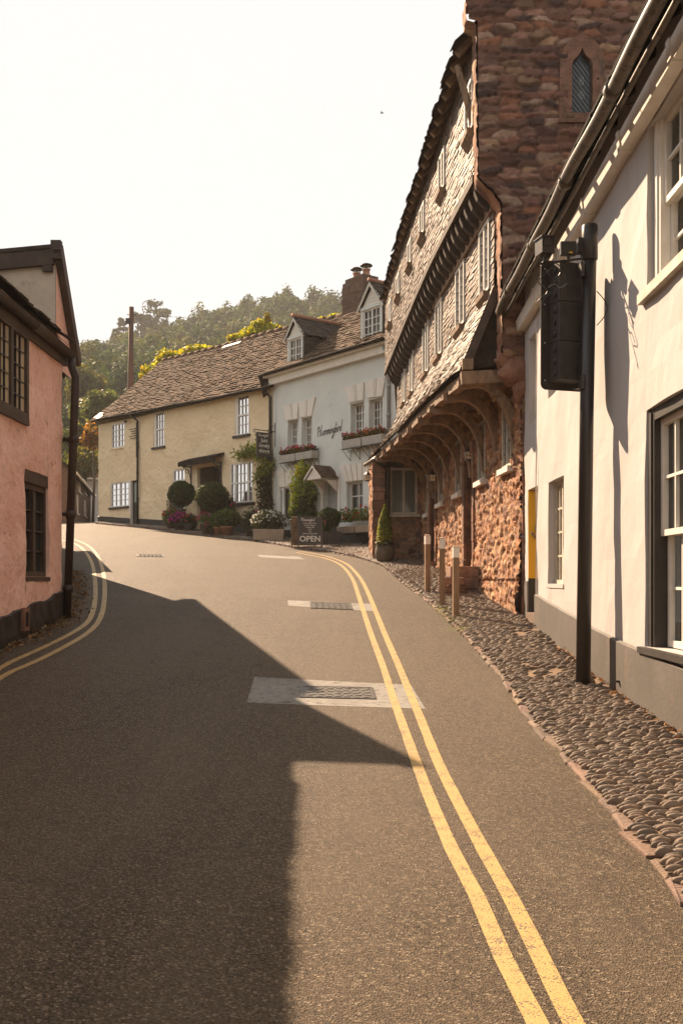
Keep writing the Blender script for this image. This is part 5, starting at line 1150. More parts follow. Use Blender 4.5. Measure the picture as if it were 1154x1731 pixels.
        ro = tm.build('dormer_roof', M['dslate'], d_); rd = MB(); 
        rd.tube([FH.pt(um, za+.16, dd+.13), FH.pt(um, za+.16, dback-.6)], .07, 8); rd.build('ridge', M['terra'], d_, True)
        window(FH, (u0+.10, u1-.10, zb-.1, ze), d_, 2, 4, dd-.06, .05, .026, lights=2, curtain='dfull')
        return d_
    dormer(486.5, 512, 622, 572, 541, -.02, 1.75); dormer(610.5, 646, 573, 521, 482, -.15, 1.75)
    # chimney
    c = P(611, 500, 37.3); ch = MB(); zt = 1.6+(980-471)*37.3/FPX; zb = 11.0; rg = random.Random(9)
    def cp(u, z): 
        return np.stack([c.x+u*.607, c.y-u*.795, z], -1)
    w2, d2 = .62, .45
    cm = MB(); z = zb
    cm.hexa([FH.pt(0, 0)]*8) if False else None
    hx = FH.U; base = Vector((c.x, c.y, 0)); nn = FH.n
    for k in range(12):
        za_, zb_ = zb+(zt-zb)*k/12, zb+(zt-zb)*(k+1)/12; off = rg.uniform(-.03, .03); e = .0 if k < 11 else -.08
        q = lambda sx, sy, z, o=off, e=e: base+hx*(sx*(w2+e+o*.5))+nn*(sy*(d2+e+o*.5))+Vector((0, 0, z))
        cm.hexa([q(-1, -1, za_), q(1, -1, za_), q(1, 1, za_), q(-1, 1, za_), q(-1, -1, zb_), q(1, -1, zb_), q(1, 1, zb_), q(-1, 1, zb_)])
    co = cm.build('chimney', M['brick'], t)
    for k in (-.3, .28):
        pm = MB(); b = base+hx*k+Vector((0, 0, zt)); pm.lathe([(.17, 0), (.17, .06), (.13, .10), (.13, .22), (.16, .25), (.15, .28)], b, 12); po = pm.build('chimney_pot', M['terra'], co, True)
        cw = MB(); cw.lathe([(.02, .42), (.24, .40), (.22, .44), (.08, .50), (.01, .52)], b, 14); 
        for a in range(4): an = a*1.57; cw.tube([b+Vector((.12*math.cos(an), .12*math.sin(an), .26)), b+Vector((.14*math.cos(an), .14*math.sin(an), .42))], .015, 5)
        cw.build('cowl', M['brownp'], po, True)
    pipe(t, [FH.pt(LH-.25, 8.8, .3), FH.pt(LH-.25, 8.5, .07), FH.pt(LH-.25, 4.9, .07)], .05, 'greyp')
shop_house()
# ================================================================== pink cottage (left)
FK = Fr((-3.93, 14.0), (0, -1), (1, 0))
def pink():
    t = thing('pink_cottage', 'rough pink rendered cottage with brown gutter and leaded windows at the left edge', 'house', (-6, 8, zg(-4, 10)))
    r1 = FK.rect(-60, 530, 44, 712); u0 = FK.uv(43, 640)[0]; zb, zt = FK.uv(42, 710)[1], FK.uv(44, 566)[1]; w1 = (u0, u0+1.75, zb, zt)
    u0, u1 = FK.uv(83, 890)[0], FK.uv(43, 890)[0]; w2 = (u0, u1, FK.uv(83, 975)[1], FK.uv(83, 806)[1])
    w3 = (6.2, 7.6, 1.6, 3.0); w4 = (6.2, 7.6, 3.3, 4.5)
    wall(FK, 0, 15.5, -.6, 4.95, [w1, w2, w3, w4], .16, M['pink'], 'wall', t, .085, .016, 11, ws=2.3)
    e = MB(); e.add([FK.pt(0, -.6, 0), FK.pt(0, 4.9, 0), FK.pt(0, 8.0, -3.7), FK.pt(0, 4.9, -7.4), FK.pt(0, -.6, -7.4)], [(0, 1, 2, 3, 4)]); e.add([FK.pt(15.5, -.6, 0), FK.pt(15.5, 4.9, 0), FK.pt(15.5, 8.0, -3.7), FK.pt(15.5, 4.9, -7.4), FK.pt(15.5, -.6, -7.4)], [(0, 1, 2, 3, 4)]); e.build('gable_wall', M['pink'], t)
    # dark rubble foot
    p = MB(); U = np.arange(-.03, 15.5, .1); vs = []
    for u in U:
        q = FK.pt(u, 0); g = zg(q.x, q.y); zt_ = g+.36-.0*u+.05*noise.noise(Vector((u*1.9, 1, 0)))+.03*noise.noise(Vector((u*6, 1, 0)))
        for k in range(6): z = g-.3+(zt_-g+.3)*k/5; vs.append(FK.pt(u, z, .03+.03*noise.noise(Vector((u*4, z*5, 2)))))
        vs.append(FK.pt(u, zt_+.01, .0))
    n = len(U); p.add(vs, [(7*i+j, 7*i+7+j, 7*i+8+j, 7*i+1+j) for i in range(n-1) for j in range(6)]); p.build('plinth', M['black'], t)
    ho = MB(); u, z = FK.uv(36, 1047); ho.fbox(FK, u-.10, u+.10, z-.14, z+.14, .03, .075); hb = ho.build('air_brick', M['ashlar'], t); h2 = MB(); h2.fbox(FK, u-.05, u+.05, z-.09, z+.09, .075, .079); h2.build('painted_hole_dark', M['room'], hb)  # dark plate on the face paints the shade of the vent hole
    o = window(FK, w1, t, 3, 5, -.04, .075, .012, fmat='brownw', pane='reflect_tint_glass', lights=3, leads=True, lmat='blackm', thick=.09, tilt=.055); s = MB(); s.fbox(FK, w1[0]-.02, w1[1]+.02, w1[2]-.07, w1[2]-.003, -.06, .05); s.build('sill', M['brownw'], o)
    o = window(FK, (w2[0], w2[1], w2[2], w2[3]-.16), t, 1, 4, -.10, .07, .02, fmat='brownw', pane='glass', lights=2, thick=.06); s = MB(); s.fbox(FK, w2[0]-.0, w2[1], w2[3]-.157, w2[3]-.003, -.12, -.01); s.build('lintel', M['brownw'], o); s = MB(); s.fbox(FK, w2[0], w2[1], w2[2]-.06, w2[2]-.003, -.12, .02); s.build('sill', M['brownw'], o)
    for r in (w3, w4): window(FK, r, t, 3, 4, -.06, .07, .02, fmat='brownw', lights=2)
    # eaves: fascia, gutter with jointed lengths, ragged tile edge
    f = MB(); f.fbox(FK, -.1, 15.5, 4.62, 4.85, .0, .05); f.build('fascia', M['brownw'], t)
    for k in range(9):
        a = -.14+k*1.75; g = MB(); pr = []
        for i in range(9): an = math.pi+math.pi*i/8; pr.append((.118+.072*math.cos(an), 4.79+.085*math.sin(an)))
        n = len(pr); g.add([FK.pt(a, z, d) for d, z in pr]+[FK.pt(a+1.745, z, d) for d, z in pr], [(i, i+1, n+i+1, n+i) for i in range(n-1)]+[tuple(range(n))])
        pr2 = [(.118+.080*math.cos(math.pi+math.pi*i/8), 4.792+.095*math.sin(math.pi+math.pi*i/8)) for i in range(9)]; g.add([FK.pt(a+1.70, z, d) for d, z in pr2]+[FK.pt(a+1.78, z, d) for d, z in pr2], [(i, i+1, n+i+1, n+i) for i in range(n-1)])
        g.build('gutter', M['brownp'], t, True)
    S, N = bil(FK.pt(15.5, 4.90, .16), FK.pt(-.12, 4.90, .16), FK.pt(-.12, 8.05, -3.7), FK.pt(15.5, 8.05, -3.7), .03)
    m = MB(); tiles(m, S, N, 62, 22, .018, .03, .5, .3, rng=random.Random(4)); m.build('roof', M['dslate'], t)
    u_ = MB(); u_.add([S(0, 0)-Vector((0, 0, .05)), S(1, 0)-Vector((0, 0, .05)), S(1, 1)-Vector((0, 0, .05)), S(0, 1)-Vector((0, 0, .05))], [(0, 1, 2, 3)]); u_.add([FK.pt(-.12, 8.05, -3.7), FK.pt(15.5, 8.05, -3.7), FK.pt(15.5, 4.8, -7.6), FK.pt(-.12, 4.8, -7.6)], [(0, 1, 2, 3)]); u_.build('roof_back', M['dslate'], t)
    # downpipe at the corner, leaning with the old wall
    x0, x1 = -3.70, -3.86; pm = MB(); pm.tube([(-3.81, 14.06, 4.76), (-3.81, 14.06, 4.62), (x0-.05, 14.06, 4.45), (x1, 14.02, zg(-3.9, 14)-.02)], .056, 12)
    for k in (.25, .55, .85): p_ = Vector((x0-.05, 14.06, 4.45)).lerp(Vector((x1, 14.02, .95)), k); pm.tube([p_-Vector((0, 0, .05)), p_+Vector((0, 0, .05))], .072, 12); pm.box(p_+Vector((-.10, 0, 0)), (.12, .04, .05))
    pm.build('downpipe', M['brownp'], t, True)
    # the raised end bay: plastered cheek, heavy beam on top, steep far slope with its verge
    xf_, y0, y1 = -4.02, 14.02, 14.86; zt_ = 6.22; q = MB()
    q.add([(xf_, y0, 4.9), (xf_, y0, zt_), (-8.2, y0, zt_-.40), (-8.2, y0, 4.9)], [(0, 1, 2, 3)]); b_ = q.build('end_bay', M['dormer_cream'], t)
    q = MB(); q.add([(xf_+.004, y0+.002, 4.6), (xf_+.004, y0, zt_), (xf_+.004, y1, 4.96), (xf_+.004, y1, 4.6)], [(0, 1, 2, 3)]); q.build('front_wall', M['pink'], b_)
    q = MB(); q.beam((xf_-.02, y0-.04, zt_-.06), (-8.2, y0-.04, zt_-.46), .07, .27); q.box((xf_-.10, y0-.03, zt_-.24), (.14, .08, .10)); q.build('beam', M['brownw'], b_)
    q = MB(); a, b = Vector((xf_+.06, y0-.08, zt_+.04)), Vector((xf_+.06, y1+.10, 4.84)); q.beam(a, b, .10, .16, up=(0, .8, .6)); q.box((xf_+.03, y0-.06, zt_+.0), (.14, .10, .26)); q.build('verge_board', M['brownw'], b_)
    q = MB(); q.hexa([(xf_+.1, y0-.09, zt_+.04), (-8.2, y0-.09, zt_-.36), (-8.2, y1+.1, 4.86), (xf_+.1, y1+.1, 4.86), (xf_+.1, y0-.09, zt_+.09), (-8.2, y0-.09, zt_-.31), (-8.2, y1+.1, 4.92), (xf_+.1, y1+.1, 4.92)]); q.build('roof', M['dslate'], b_)
pink()
def plain_house(name, label, quad, z0, ze, zr, mat, roofmat='dslate', wins=(), ridge='long'):
    """four corner house with a gabled roof; quad = ground corners, the first side carries the windows"""
    q = [Vector((a[0], a[1], 0)) for a in quad]; c = sum(q, Vector())/4; t = thing(name, label, 'house', (c.x, c.y, zg(c.x, c.y)))
    m = MB()
    up = lambda p, z: Vector((p.x, p.y, z))
    for i in range(1, 4): a, b = q[i], q[(i+1) % 4]; m.add([up(a, z0), up(b, z0), up(b, ze), up(a, ze)], [(0, 1, 2, 3)])
    r0, r1 = (q[0]+q[3])/2, (q[1]+q[2])/2; m.add([up(q[0], ze), up(q[3], ze), up(r0, zr)], [(0, 1, 2)]); m.add([up(q[1], ze), up(q[2], ze), up(r1, zr)], [(0, 1, 2)])
    m.build('gable_wall', mat, t)
    F = Fr(q[0], q[1]-q[0], q[0]-q[3]); L = (q[1]-q[0]).length; wall(F, 0, L, z0, ze, list(wins), .14, mat, 'wall', t, .5, .02, 4)
    for w in wins: window(F, w, t, 2, 3, -.08, .06, .03, lights=2 if w[1]-w[0] > .7 else 1, sill=(-.08, .05, .07))
    rm = MB(); ex = (q[1]-q[0]).normalized()*.2; ey = (q[0]-q[3]).normalized()*.25
    for a, b, s in ((q[0], q[1], 1), (q[3], q[2], -1)):
        A, B = up(a-ex+ey*s, ze-.12), up(b+ex+ey*s, ze-.12); Rr0, Rr1 = up(r0-ex, zr+.05), up(r1+ex, zr+.05)
        n = (B-A).cross(Rr0-A).normalized(); n = n if n.z > 0 else -n
        if s == 1: S, N = bil(A, B, Rr1, Rr0, .04); tiles(rm, S, lambda u, v: n, int(L/.28)+2, 16, .02, .03, .3, rng=random.Random(3))
        rm.hexa([A-n*.06, B-n*.06, Rr1-n*.06, Rr0-n*.06, A-n*.01, B-n*.01, Rr1-n*.01, Rr0-n*.01], (.8, .8, .8))
    rm.build('roof', M[roofmat], t)
    g = MB(); A, B = up(q[0]-ex+ey*1.2, ze-.1), up(q[1]+ex+ey*1.2, ze-.1); g.tube([A, B], .06, 8); g.build('gutter', M['trim'] if 'brown' in label else M['blackm'], t, True)
    return t
plain_house('stone_house', 'dark rubble cottage just beyond the pink cottage, showing only behind its downpipe', [(-4.84, 16.5), (-6.40, 22.2), (-12.1, 20.6), (-10.5, 14.95)], .6, 6.3, 8.2, M['brick'], wins=[(1.2, 2.0, 2.4, 3.5), (1.2, 2.0, 4.3, 5.3)])
plain_house('stone_house', 'low dark rubble house further up the lane, hidden behind the pink cottage', [(-7.35, 24.3), (-8.6, 28.6), (-14.0, 27.0), (-12.7, 22.6)], 1.2, 4.8, 6.6, M['brick'], wins=[(1.0, 1.8, 2.6, 3.7), (2.6, 3.4, 2.6, 3.7)])
def far_house():
    q = [(-13.75, 50.0), (-16.6, 66.0), (-24, 64.7), (-21.2, 48.7)]; F = Fr(q[0], (q[1][0]-q[0][0], q[1][1]-q[0][1]), (1, 0))
    ws = [F.rect(*r) for r in ((133, 808, 138, 832), (143, 812, 147, 834), (130, 836, 134, 868), (142, 845, 147, 872))]
    plain_house('brown_house', 'brown rubble house far down the lane between the pink and cream cottages', q, 3.5, 7.25, 10.2, M['brick'], wins=[(a, b, c, d) for a, b, c, d in ws])
    plain_house('white_house', 'small white house with a red tiled roof far behind the brown house', [(-19.4, 74), (-16.6, 75), (-17.8, 81), (-20.6, 80)], 4, 9.2, 10.6, M['white'], 'terracotta_tile', ())
M['terracotta_tile'] = mk('terracotta_tile', (.42, .19, .12), (.30, .13, .09), 5, .85, .4, 30, .006, attr=True)
far_house()
def garden_wall():
    a, b = Vector((-16.3, 67.5, 0)), Vector((-12.6, 57.0, 0)); F = Fr(a, b-a, (1, -.2)); L = (b-a).length; m = MB(); vs = []; n = 24
    for i in range(n+1):
        u = L*i/n; z = 6.6+.5*(1-i/n)+.15*noise.noise(Vector((u, 0, 0))); g = 4.4
        vs += [F.pt(u, g-.4, .15), F.pt(u, z, .15+.05*noise.noise(Vector((u*2, 1, 0)))), F.pt(u, z+.03, -.15), F.pt(u, g-.4, -.15)]
    m.add(vs, [(4*i+j, 4*i+4+j, 4*i+5+j, 4*i+1+j) for i in range(n) for j in range(3)]); o = m.build('garden_wall', M['brick']); tag(o, 'rough brown garden wall at the end of the lane beside the cream cottage', 'wall')
garden_wall()
# ================================================================== street furniture
def bollards():
    t = None
    for (px, py, top), lab in zip(((770, 1047, 928), (747, 1027, 913), (722, 1006, 908)),
            ('timber bollard with white band nearest the camera on the cobbles', 'middle timber bollard of the row of three on the cobbles', 'farthest timber bollard of the row, nearest the stone hall')):
        x, y = G(px, py); x = (px-CX)/FPX*y; 
        if t is None:
            t = thing('bollard', lab, 'bollard', (0, 0, 0), 'timber bollards along the kerb'); h = .98; w = .088
            m = MB(); m.hexa([(-w/2, -w/2, -.1), (w/2, -w/2, -.1), (w/2, w/2, -.1), (-w/2, w/2, -.1), (-w/2, -w/2, h-.02), (w/2, -w/2, h-.02), (w/2, w/2, h), (-w/2, w/2, h)])
            o = m.build('post', M['postwood'], t); bv = o.modifiers.new('bevel', 'BEVEL'); bv.width = .006; bv.segments = 2
            b = MB(); k = w/2+.002
            b.add([(-k, -k, h-.17), (k, -k, h-.17), (k, k, h-.17), (-k, k, h-.17), (-k, -k, h-.03), (k, -k, h-.03), (k, k, h-.03), (-k, k, h-.03)], [(0, 1, 5, 4), (1, 2, 6, 5), (2, 3, 7, 6), (3, 0, 4, 7)]); b.build('reflective_band', M['whiteband'], t)
            t.location = (x, y, zg(x, y)+.05); first = t; t.rotation_euler.z = .08
        else:
            d = dup(first, (x, y, zg(x, y)+.05), -.12 if px == 747 else .2, lab)
            s = ((py-top)/FPX*y)/.98; d.scale = (1, 1, s)
    first.scale = (1, 1, (1047-928)/FPX*first.location.y/.98)
bollards()
def lantern(c, dirv, label, first=[None], scroll=False):
    """black lantern; built about its own hanging point, bracket running back along -X to the wall"""
    if first[0] is None:
        t = thing('wall_lantern', label, 'lantern', (0, 0, 0), 'black lanterns on the stone hall')
        m = MB(); m.lathe([(.02, .20), (.04, .17), (.06, .14), (.17, .02), (.175, .0), (.14, -.005)], (0, 0, 0), 6); m.lathe([(.012, .2), (.03, .225), (.0, .26)], (0, 0, 0), 8); m.build('roof', M['blackm'], t)
        fr = MB(); w1, w2, h = .125, .10, -.25
        for sx in (-1, 1):
            for sy in (-1, 1): fr.beam((sx*w1, sy*w1, 0), (sx*w2, sy*w2, h), .018, .018)
        for k, (sx, sy) in enumerate(((1, 0), (-1, 0), (0, 1), (0, -1))):
            fr.beam((sx*w1, sy*w1, 0), (sx*w2, sy*w2, h), .014, .014); a = (sx*.112 if sx else -.112, sy*.112 if sy else -.112, h/2); b = (sx*.112 if sx else .112, sy*.112 if sy else .112, h/2); fr.beam(a, b, .014, .014)
        fr.box((0, 0, h-.01), (.22, .22, .025)); fr.box((0, 0, h-.03), (.10, .10, .03)); fr.build('frame', M['blackm'], t)
        g = MB(); e = -.006; g.add([(-w1, -w1, e), (w1, -w1, e), (w1, w1, e), (-w1, w1, e), (-w2, -w2, h), (w2, -w2, h), (w2, w2, h), (-w2, w2, h)], [(0, 1, 5, 4), (1, 2, 6, 5), (2, 3, 7, 6), (3, 0, 4, 7)]); g.build('pane', M['amber'], t)
        b = MB(); b.tube([(-.02, 0, .23), (-.10, 0, .27), (-.22, 0, .22), (-.26, 0, .05), (-.26, 0, -.12)], .014, 6); b.tube([(-.26, 0, .05), (-.15, 0, .02), (-.05, 0, .10), (0, 0, .22)], .010, 6); b.box((-.27, 0, .0), (.02, .07, .30)); b.build('bracket', M['blackm'], t)
        first[0] = t; t.location = c; t.scale = (.56, .56, .56); t.rotation_euler.z = math.atan2(dirv[1], dirv[0]); return t
    return dup(first[0], c, math.atan2(dirv[1], dirv[0]), label)
lantern(P(792, 764, 18.35), (-1, -.1), 'black lantern on the pier between the two nearest hall windows')
lantern(P(730, 803, 22.2), (-1, -.1), 'black lantern by the second doorway deep under the pent roof')
lantern(P(620.5, 803, 25.1), (-1, -.3), 'black lantern on the outer corner pier beside the pale blue shop')
def steps_block():
    x, y = 2.02, 17.55; z = zg(x, y)+.02; t = thing('stone_steps', 'worn red sandstone mounting steps against the hall wall behind the bollards', 'steps', (x, y, z))
    for (dx, dy, w, d, h) in ((-.12, -.25, .42, .5, .30), (.12, .12, .5, .62, .50)):
        m = MB(); rg = random.Random(int(h*100)); n = 3; 
        for k in range(n):
            a, b = -.1+(h+.1)*k/n, -.1+(h+.1)*(k+1)/n-.008; e = rg.uniform(-.02, .02); m.box((x+dx, y+dy, z+(a+b)/2), (w+e, d+e, b-a), rg.uniform(-.03, .03), col=stonec())
        o = m.build('step', M['ashlar'], t); bv = o.modifiers.new('bevel', 'BEVEL'); bv.width = .012; bv.segments = 2
steps_block()
def hanging_sign():
    D = FH.n; a = FH.pt(.12, 0, 0); z1, z0 = 1.6+(980-731)*35.4/FPX, 1.6+(980-771)*35.4/FPX
    c0 = Vector((a.x, a.y, 0)); t = thing('hanging_sign', 'dark hanging shop sign with pale letters on an iron bracket between the two houses', 'sign', (a.x, a.y, z1))
    s0, s1 = .22, .80; nrm = Vector((D.y, -D.x, 0)); nrm = nrm if nrm.y < 0 else -nrm; up = Vector((0, 0, 1))
    pt = lambda s, z, e=0: Vector((c0.x, c0.y, z))+D*s+nrm*e
    m = MB(); m.hexa([pt(s0, z0, -.025), pt(s1, z0, -.025), pt(s1, z0, .025), pt(s0, z0, .025), pt(s0, z1, -.025), pt(s1, z1, -.025), pt(s1, z1, .025), pt(s0, z1, .025)]); m.build('board', M['chalk'], t)
    f = MB(); e = .035
    for (a0, a1, b0, b1) in ((s0-.02, s0, z0-.02, z1+.02), (s1, s1+.02, z0-.02, z1+.02), (s0, s1, z0-.02, z0), (s0, s1, z1, z1+.02)):
        f.hexa([pt(a0, b0, -e), pt(a1, b0, -e), pt(a1, b0, e), pt(a0, b0, e), pt(a0, b1, -e), pt(a1, b1, -e), pt(a1, b1, e), pt(a0, b1, e)])
    f.build('frame', M['chalkframe'], t)
    b = MB(); b.tube([pt(.02, z1+.10), pt(.9, z1+.10)], .016, 6); b.tube([pt(.9+.05*math.sin(k*.7), z1+.10-.05*(1-math.cos(k*.7))) for k in range(8)], .013, 6); b.tube([pt(.02, z1+.42), pt(.02, z1-.45)], .028, 6); b.tube([pt(.02, z1+.36), pt(.35, z1+.11)], .010, 5)
    for s in (s0+.08, s1-.08): b.tube([pt(s, z1+.1), pt(s, z1+.01)], .008, 5)
    b.build('bracket', M['blackm'], t)
    mid = (s0+s1)/2; rt = -D if (-D).x > 0 else D; H = z1-z0; tx = MB()
    for s, fz, sz in (('Just', .62, .19), ('lovely', .40, .19), ('things', .17, .19)): text(tx, s, pt(mid, z0+H*fz, .028), rt, up, nrm, sz, .004)
    script(tx, 'Hummingbird', pt(mid, z0+H*.86, .026)-rt*.25, rt, up, nrm, .046, .010); tx.build('lettering', M['letter'], t)
hanging_sign()
def a_board():
    x, y = G(523, 929); z = zg(x, y)+.05; t = thing('pavement_board', 'brown framed chalkboard reading OPEN standing on the cobbles before the pale blue shop', 'sandwich board', (x, y, z))
    px = y/FPX; w, H = .34, .97; yaw = R(6); ux = Vector((math.cos(yaw), math.sin(yaw), 0)); fy = Vector((math.sin(yaw), -math.cos(yaw), 0)); up0 = Vector((0, 0, 1)); c = Vector((x, y, z))
    for sgn, nm in ((1, 'front'), (-1, 'back')):
        ub = (up0*H-fy*sgn*.26).normalized(); nr = ux.cross(ub)*(1 if ux.cross(ub).dot(fy)*sgn > 0 else -1); b0 = c+fy*sgn*.28-(ux*.16 if sgn < 0 else ux*0)
        q = lambda u, v, e: b0+ux*u+ub*v+nr*e
        m = MB(); m.hexa([q(-w, .12, -.008), q(w, .12, -.008), q(w, .12, .008), q(-w, .12, .008), q(-w, H, -.008), q(w, H, -.008), q(w, H, .008), q(-w, H, .008)]); pn = m.build('panel', M['chalk'] if sgn > 0 else M['oak'], t)
        f = MB()
        for (a0, a1, v0, v1) in ((-w-.035, -w, 0, H), (w, w+.035, 0, H), (-w, w, .09, .14), (-w, w, H-.045, H)): f.hexa([q(a0, v0, -.014), q(a1, v0, -.014), q(a1, v0, .014), q(a0, v0, .014), q(a0, v1, -.014), q(a1, v1, -.014), q(a1, v1, .014), q(a0, v1, .014)])
        f.build('frame', M['chalkframe'] if sgn > 0 else M['oak'], pn)
        if sgn > 0:
            tx = MB(); text(tx, 'OPEN', q(0, .19, .009), ux, ub, nr, .245, .006)
            for k, s in enumerate(('quality vintage finds', 'toys', 'cards', 'vintage gifts', 'soft furnishings', 'home accessories')): text(tx, s, q(0, .42+.065*k, .009), ux, ub, nr, .056, .0006)
            script(tx, 'Hummingbird', q(-.26, .83, .009), ux, ub, nr, .046, .010); tx.build('lettering', M['letter'], pn)
    return t
a_board()
# ================================================================== pots, planters, flowers
def pot(t, c, r, h, mat, kind='pot'):
    m = MB(); c = Vector(c)
    if kind == 'pot': m.lathe([(r*.68, 0), (r*.92, h*.82), (r*1.04, h*.83), (r*1.06, h), (r*.9, h), (r*.86, h*.88)], c, 18)
    elif kind == 'round': m.lathe([(r*.62, 0), (r*.9, h*.18), (r*1.02, h*.5), (r*.97, h*.8), (r*.88, h*.93), (r*.9, h), (r*.78, h), (r*.74, h*.9)], c, 24)
    elif kind == 'box':
        e = r*.86; m.hexa([c+Vector(q) for q in ((-r, -e, 0), (r, -e, 0), (r, e, 0), (-r, e, 0), (-r*1.04, -e*1.04, h), (r*1.04, -e*1.04, h), (r*1.04, e*1.04, h), (-r*1.04, e*1.04, h))])
    return m.build('pot', M[mat], t, kind != 'box')
def leaves(t, name, c, r, n, size, col, mat='leaf', fill=.5, asp=.55, var=.4, warm=.2, rand=.9):
    p, d = shell(c, r, n, fill); return leafmesh(name, p, d, rngn.uniform(.6, 1.3, n)*size, lcol(n, col, var, warm), M[mat], t, asp, rand)
def blooms(t, c, r, n, size, cols, top=True):
    p, d = shell(c, r, n*2, .12); p = p[d[:, 2] > (-.1 if top else -1)][:n]; k = 6; n = len(p)
    pp = np.repeat(p, k, 0)+rngn.normal(0, size*.6, (n*k, 3)); nn = np.repeat(rdir(n), k, 0); cc = np.array(cols)[rngn.integers(0, len(cols), n)]
    return leafmesh('blossom', pp, nn, rngn.uniform(.6, 1.1, n*k)*size, np.clip(np.repeat(cc, k, 0)*rngn.uniform(.75, 1.15, (n*k, 1)), 0, .95), M['petal'], t, .8, 1.2)
def plantbase(F, px, d): x, y = F.base(px, d); return Vector((x, y, zg(x, y)+.05))
GRN, DGR, YGR = (.125, .175, .035), (.04, .06, .018), (.20, .22, .025)
MAG, PNK, RED, WHT, ORG = (.40, .03, .22), (.55, .08, .20), (.55, .03, .025), (.78, .76, .68), (.60, .16, .03)
def topiary(F, px, py, rpx, d, label, pr, ph, pmat, pkind='pot'):
    b = plantbase(F, px, d); s = b.y/FPX; zc = EYE+(HY-py)*s; r = rpx*s; t = thing('topiary_tree', label, 'topiary tree', b)
    pot(t, b, pr, ph, pmat, pkind); st = MB(); st.tube([b+Vector((0, 0, ph*.8)), Vector((b.x+.02, b.y, (b.z+zc)/2)), Vector((b.x, b.y, zc))], .030, 8); st.build('trunk', M['bark'], t, True)
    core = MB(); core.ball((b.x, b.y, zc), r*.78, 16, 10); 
    n = int(5200*(rpx/24)**1.3); p, dd = shell((b.x, b.y, zc), (r, r, r*.93), n, .22); k = 1+.12*fbm(dd[:, 0]*5+px, dd[:, 2]*5+dd[:, 1]*3, 2)*3; p = np.array((b.x, b.y, zc))+(p-np.array((b.x, b.y, zc)))*k[:, None]
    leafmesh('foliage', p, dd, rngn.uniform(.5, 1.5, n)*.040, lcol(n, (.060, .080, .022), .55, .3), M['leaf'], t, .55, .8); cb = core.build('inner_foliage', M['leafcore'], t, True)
    return t
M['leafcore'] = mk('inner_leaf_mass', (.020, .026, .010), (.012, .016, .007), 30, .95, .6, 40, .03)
topiary(FC, 307, 834, 23, .75, 'left clipped ball tree of the pair by the cottage porch, above magenta flowers', .22, .36, 'potstone')
topiary(FC, 359, 840, 27.5, 1.05, 'right and larger clipped ball tree of the pair by the cottage porch', .24, .40, 'potstone')
topiary(FH, 556.5, 876, 19, 1.0, 'small clipped ball tree in a black box planter beside the chalkboard', .36, .42, 'black', 'box')
def flowerpot(F, px, d, label, pr, ph, pmat, pkind, fol, flw, name='flower_pot', cat='flower pot'):
    """fol=(rx,rz,zc,n,size,col)  flw=(n,size,cols)"""
    b = plantbase(F, px, d); t = thing(name, label, cat, b, 'potted plants in front of the houses'); pot(t, b, pr, ph, pmat, pkind); rx, rz, zc, n, size, col = fol; c = (b.x, b.y, b.z+zc)
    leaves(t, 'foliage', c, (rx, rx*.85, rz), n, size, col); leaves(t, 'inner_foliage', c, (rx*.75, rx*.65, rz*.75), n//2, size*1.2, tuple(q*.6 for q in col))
    if flw: blooms(t, c, (rx*1.04, rx*.92, rz*1.05), flw[0], flw[1], flw[2])
    return t
flowerpot(FC, 289, .75, 'pot of pink geraniums leftmost in front of the cream cottage', .20, .3, 'potstone', 'pot', (.36, .34, .48, 700, .045, GRN), (34, .035, [PNK, RED]))
flowerpot(FC, 304, .95, 'pot overflowing with magenta petunias under the left ball tree', .24, .26, 'potstone', 'pot', (.42, .32, .36, 800, .04, (.045, .05, .02)), (120, .036, [MAG, (.34, .03, .24), PNK]))
flowerpot(FC, 320, 1.05, 'dark pot of pink and purple flowers between the two ball trees', .22, .28, 'lead', 'pot', (.36, .30, .40, 700, .04, (.035, .045, .015)), (30, .032, [PNK, RED]))
flowerpot(FC, 349, 1.35, 'stone tub of pink and violet flowers under the right ball tree', .22, .42, 'potstone', 'pot', (.30, .24, .56, 600, .04, GRN), (40, .034, [PNK, (.45, .12, .40), RED]))
flowerpot(FC, 360, 1.45, 'pot of trailing red flowers beside the terracotta pots', .16, .24, 'potstone', 'pot', (.26, .30, .36, 450, .04, (.05, .07, .02)), (36, .030, [RED, PNK]))
flowerpot(FC, 370, 1.45, 'smaller terracotta pot of green geranium leaves', .19, .30, 'terra', 'pot', (.36, .30, .54, 700, .055, (.075, .105, .022)), (3, .03, [RED]))
flowerpot(FC, 384, 1.35, 'larger terracotta pot of bright green leafy geranium', .25, .34, 'terra', 'pot', (.50, .36, .62, 1100, .058, (.085, .115, .024)), None)
flowerpot(FC, 378, .65, 'tall green shrub with red blossoms beside the porch', .24, .3, 'potstone', 'pot', (.44, .62, .95, 1300, .05, (.05, .068, .02)), (26, .04, [RED, PNK]))
flowerpot(FC, 296, .30, 'grey green bush against the cottage wall under the lower window', .2, .3, 'potstone', 'pot', (.36, .40, .95, 600, .035, (.10, .11, .06)), None, 'potted_shrub', 'shrub')
flowerpot(FC, 433, 1.0, 'grey leaved bush behind the daisy planter at the cottage corner', .26, .3, 'potstone', 'pot', (.55, .50, .62, 1700, .036, (.075, .075, .045)), (5, .03, [PNK]), 'potted_shrub', 'shrub')
flowerpot(FC, 455, 1.45, 'pale planter overflowing with small white daisies', .50, .36, 'planter', 'box', (.62, .42, .62, 2600, .036, (.075, .085, .04)), (130, .026, [WHT]), 'daisy_planter', 'planter')
flowerpot(FH, 499, 1.0, 'little terracotta pot of red and yellow flowers behind the chalkboard', .15, .40, 'terra', 'pot', (.16, .16, .52, 220, .04, GRN), (8, .03, [RED, (.6, .45, .05)]))
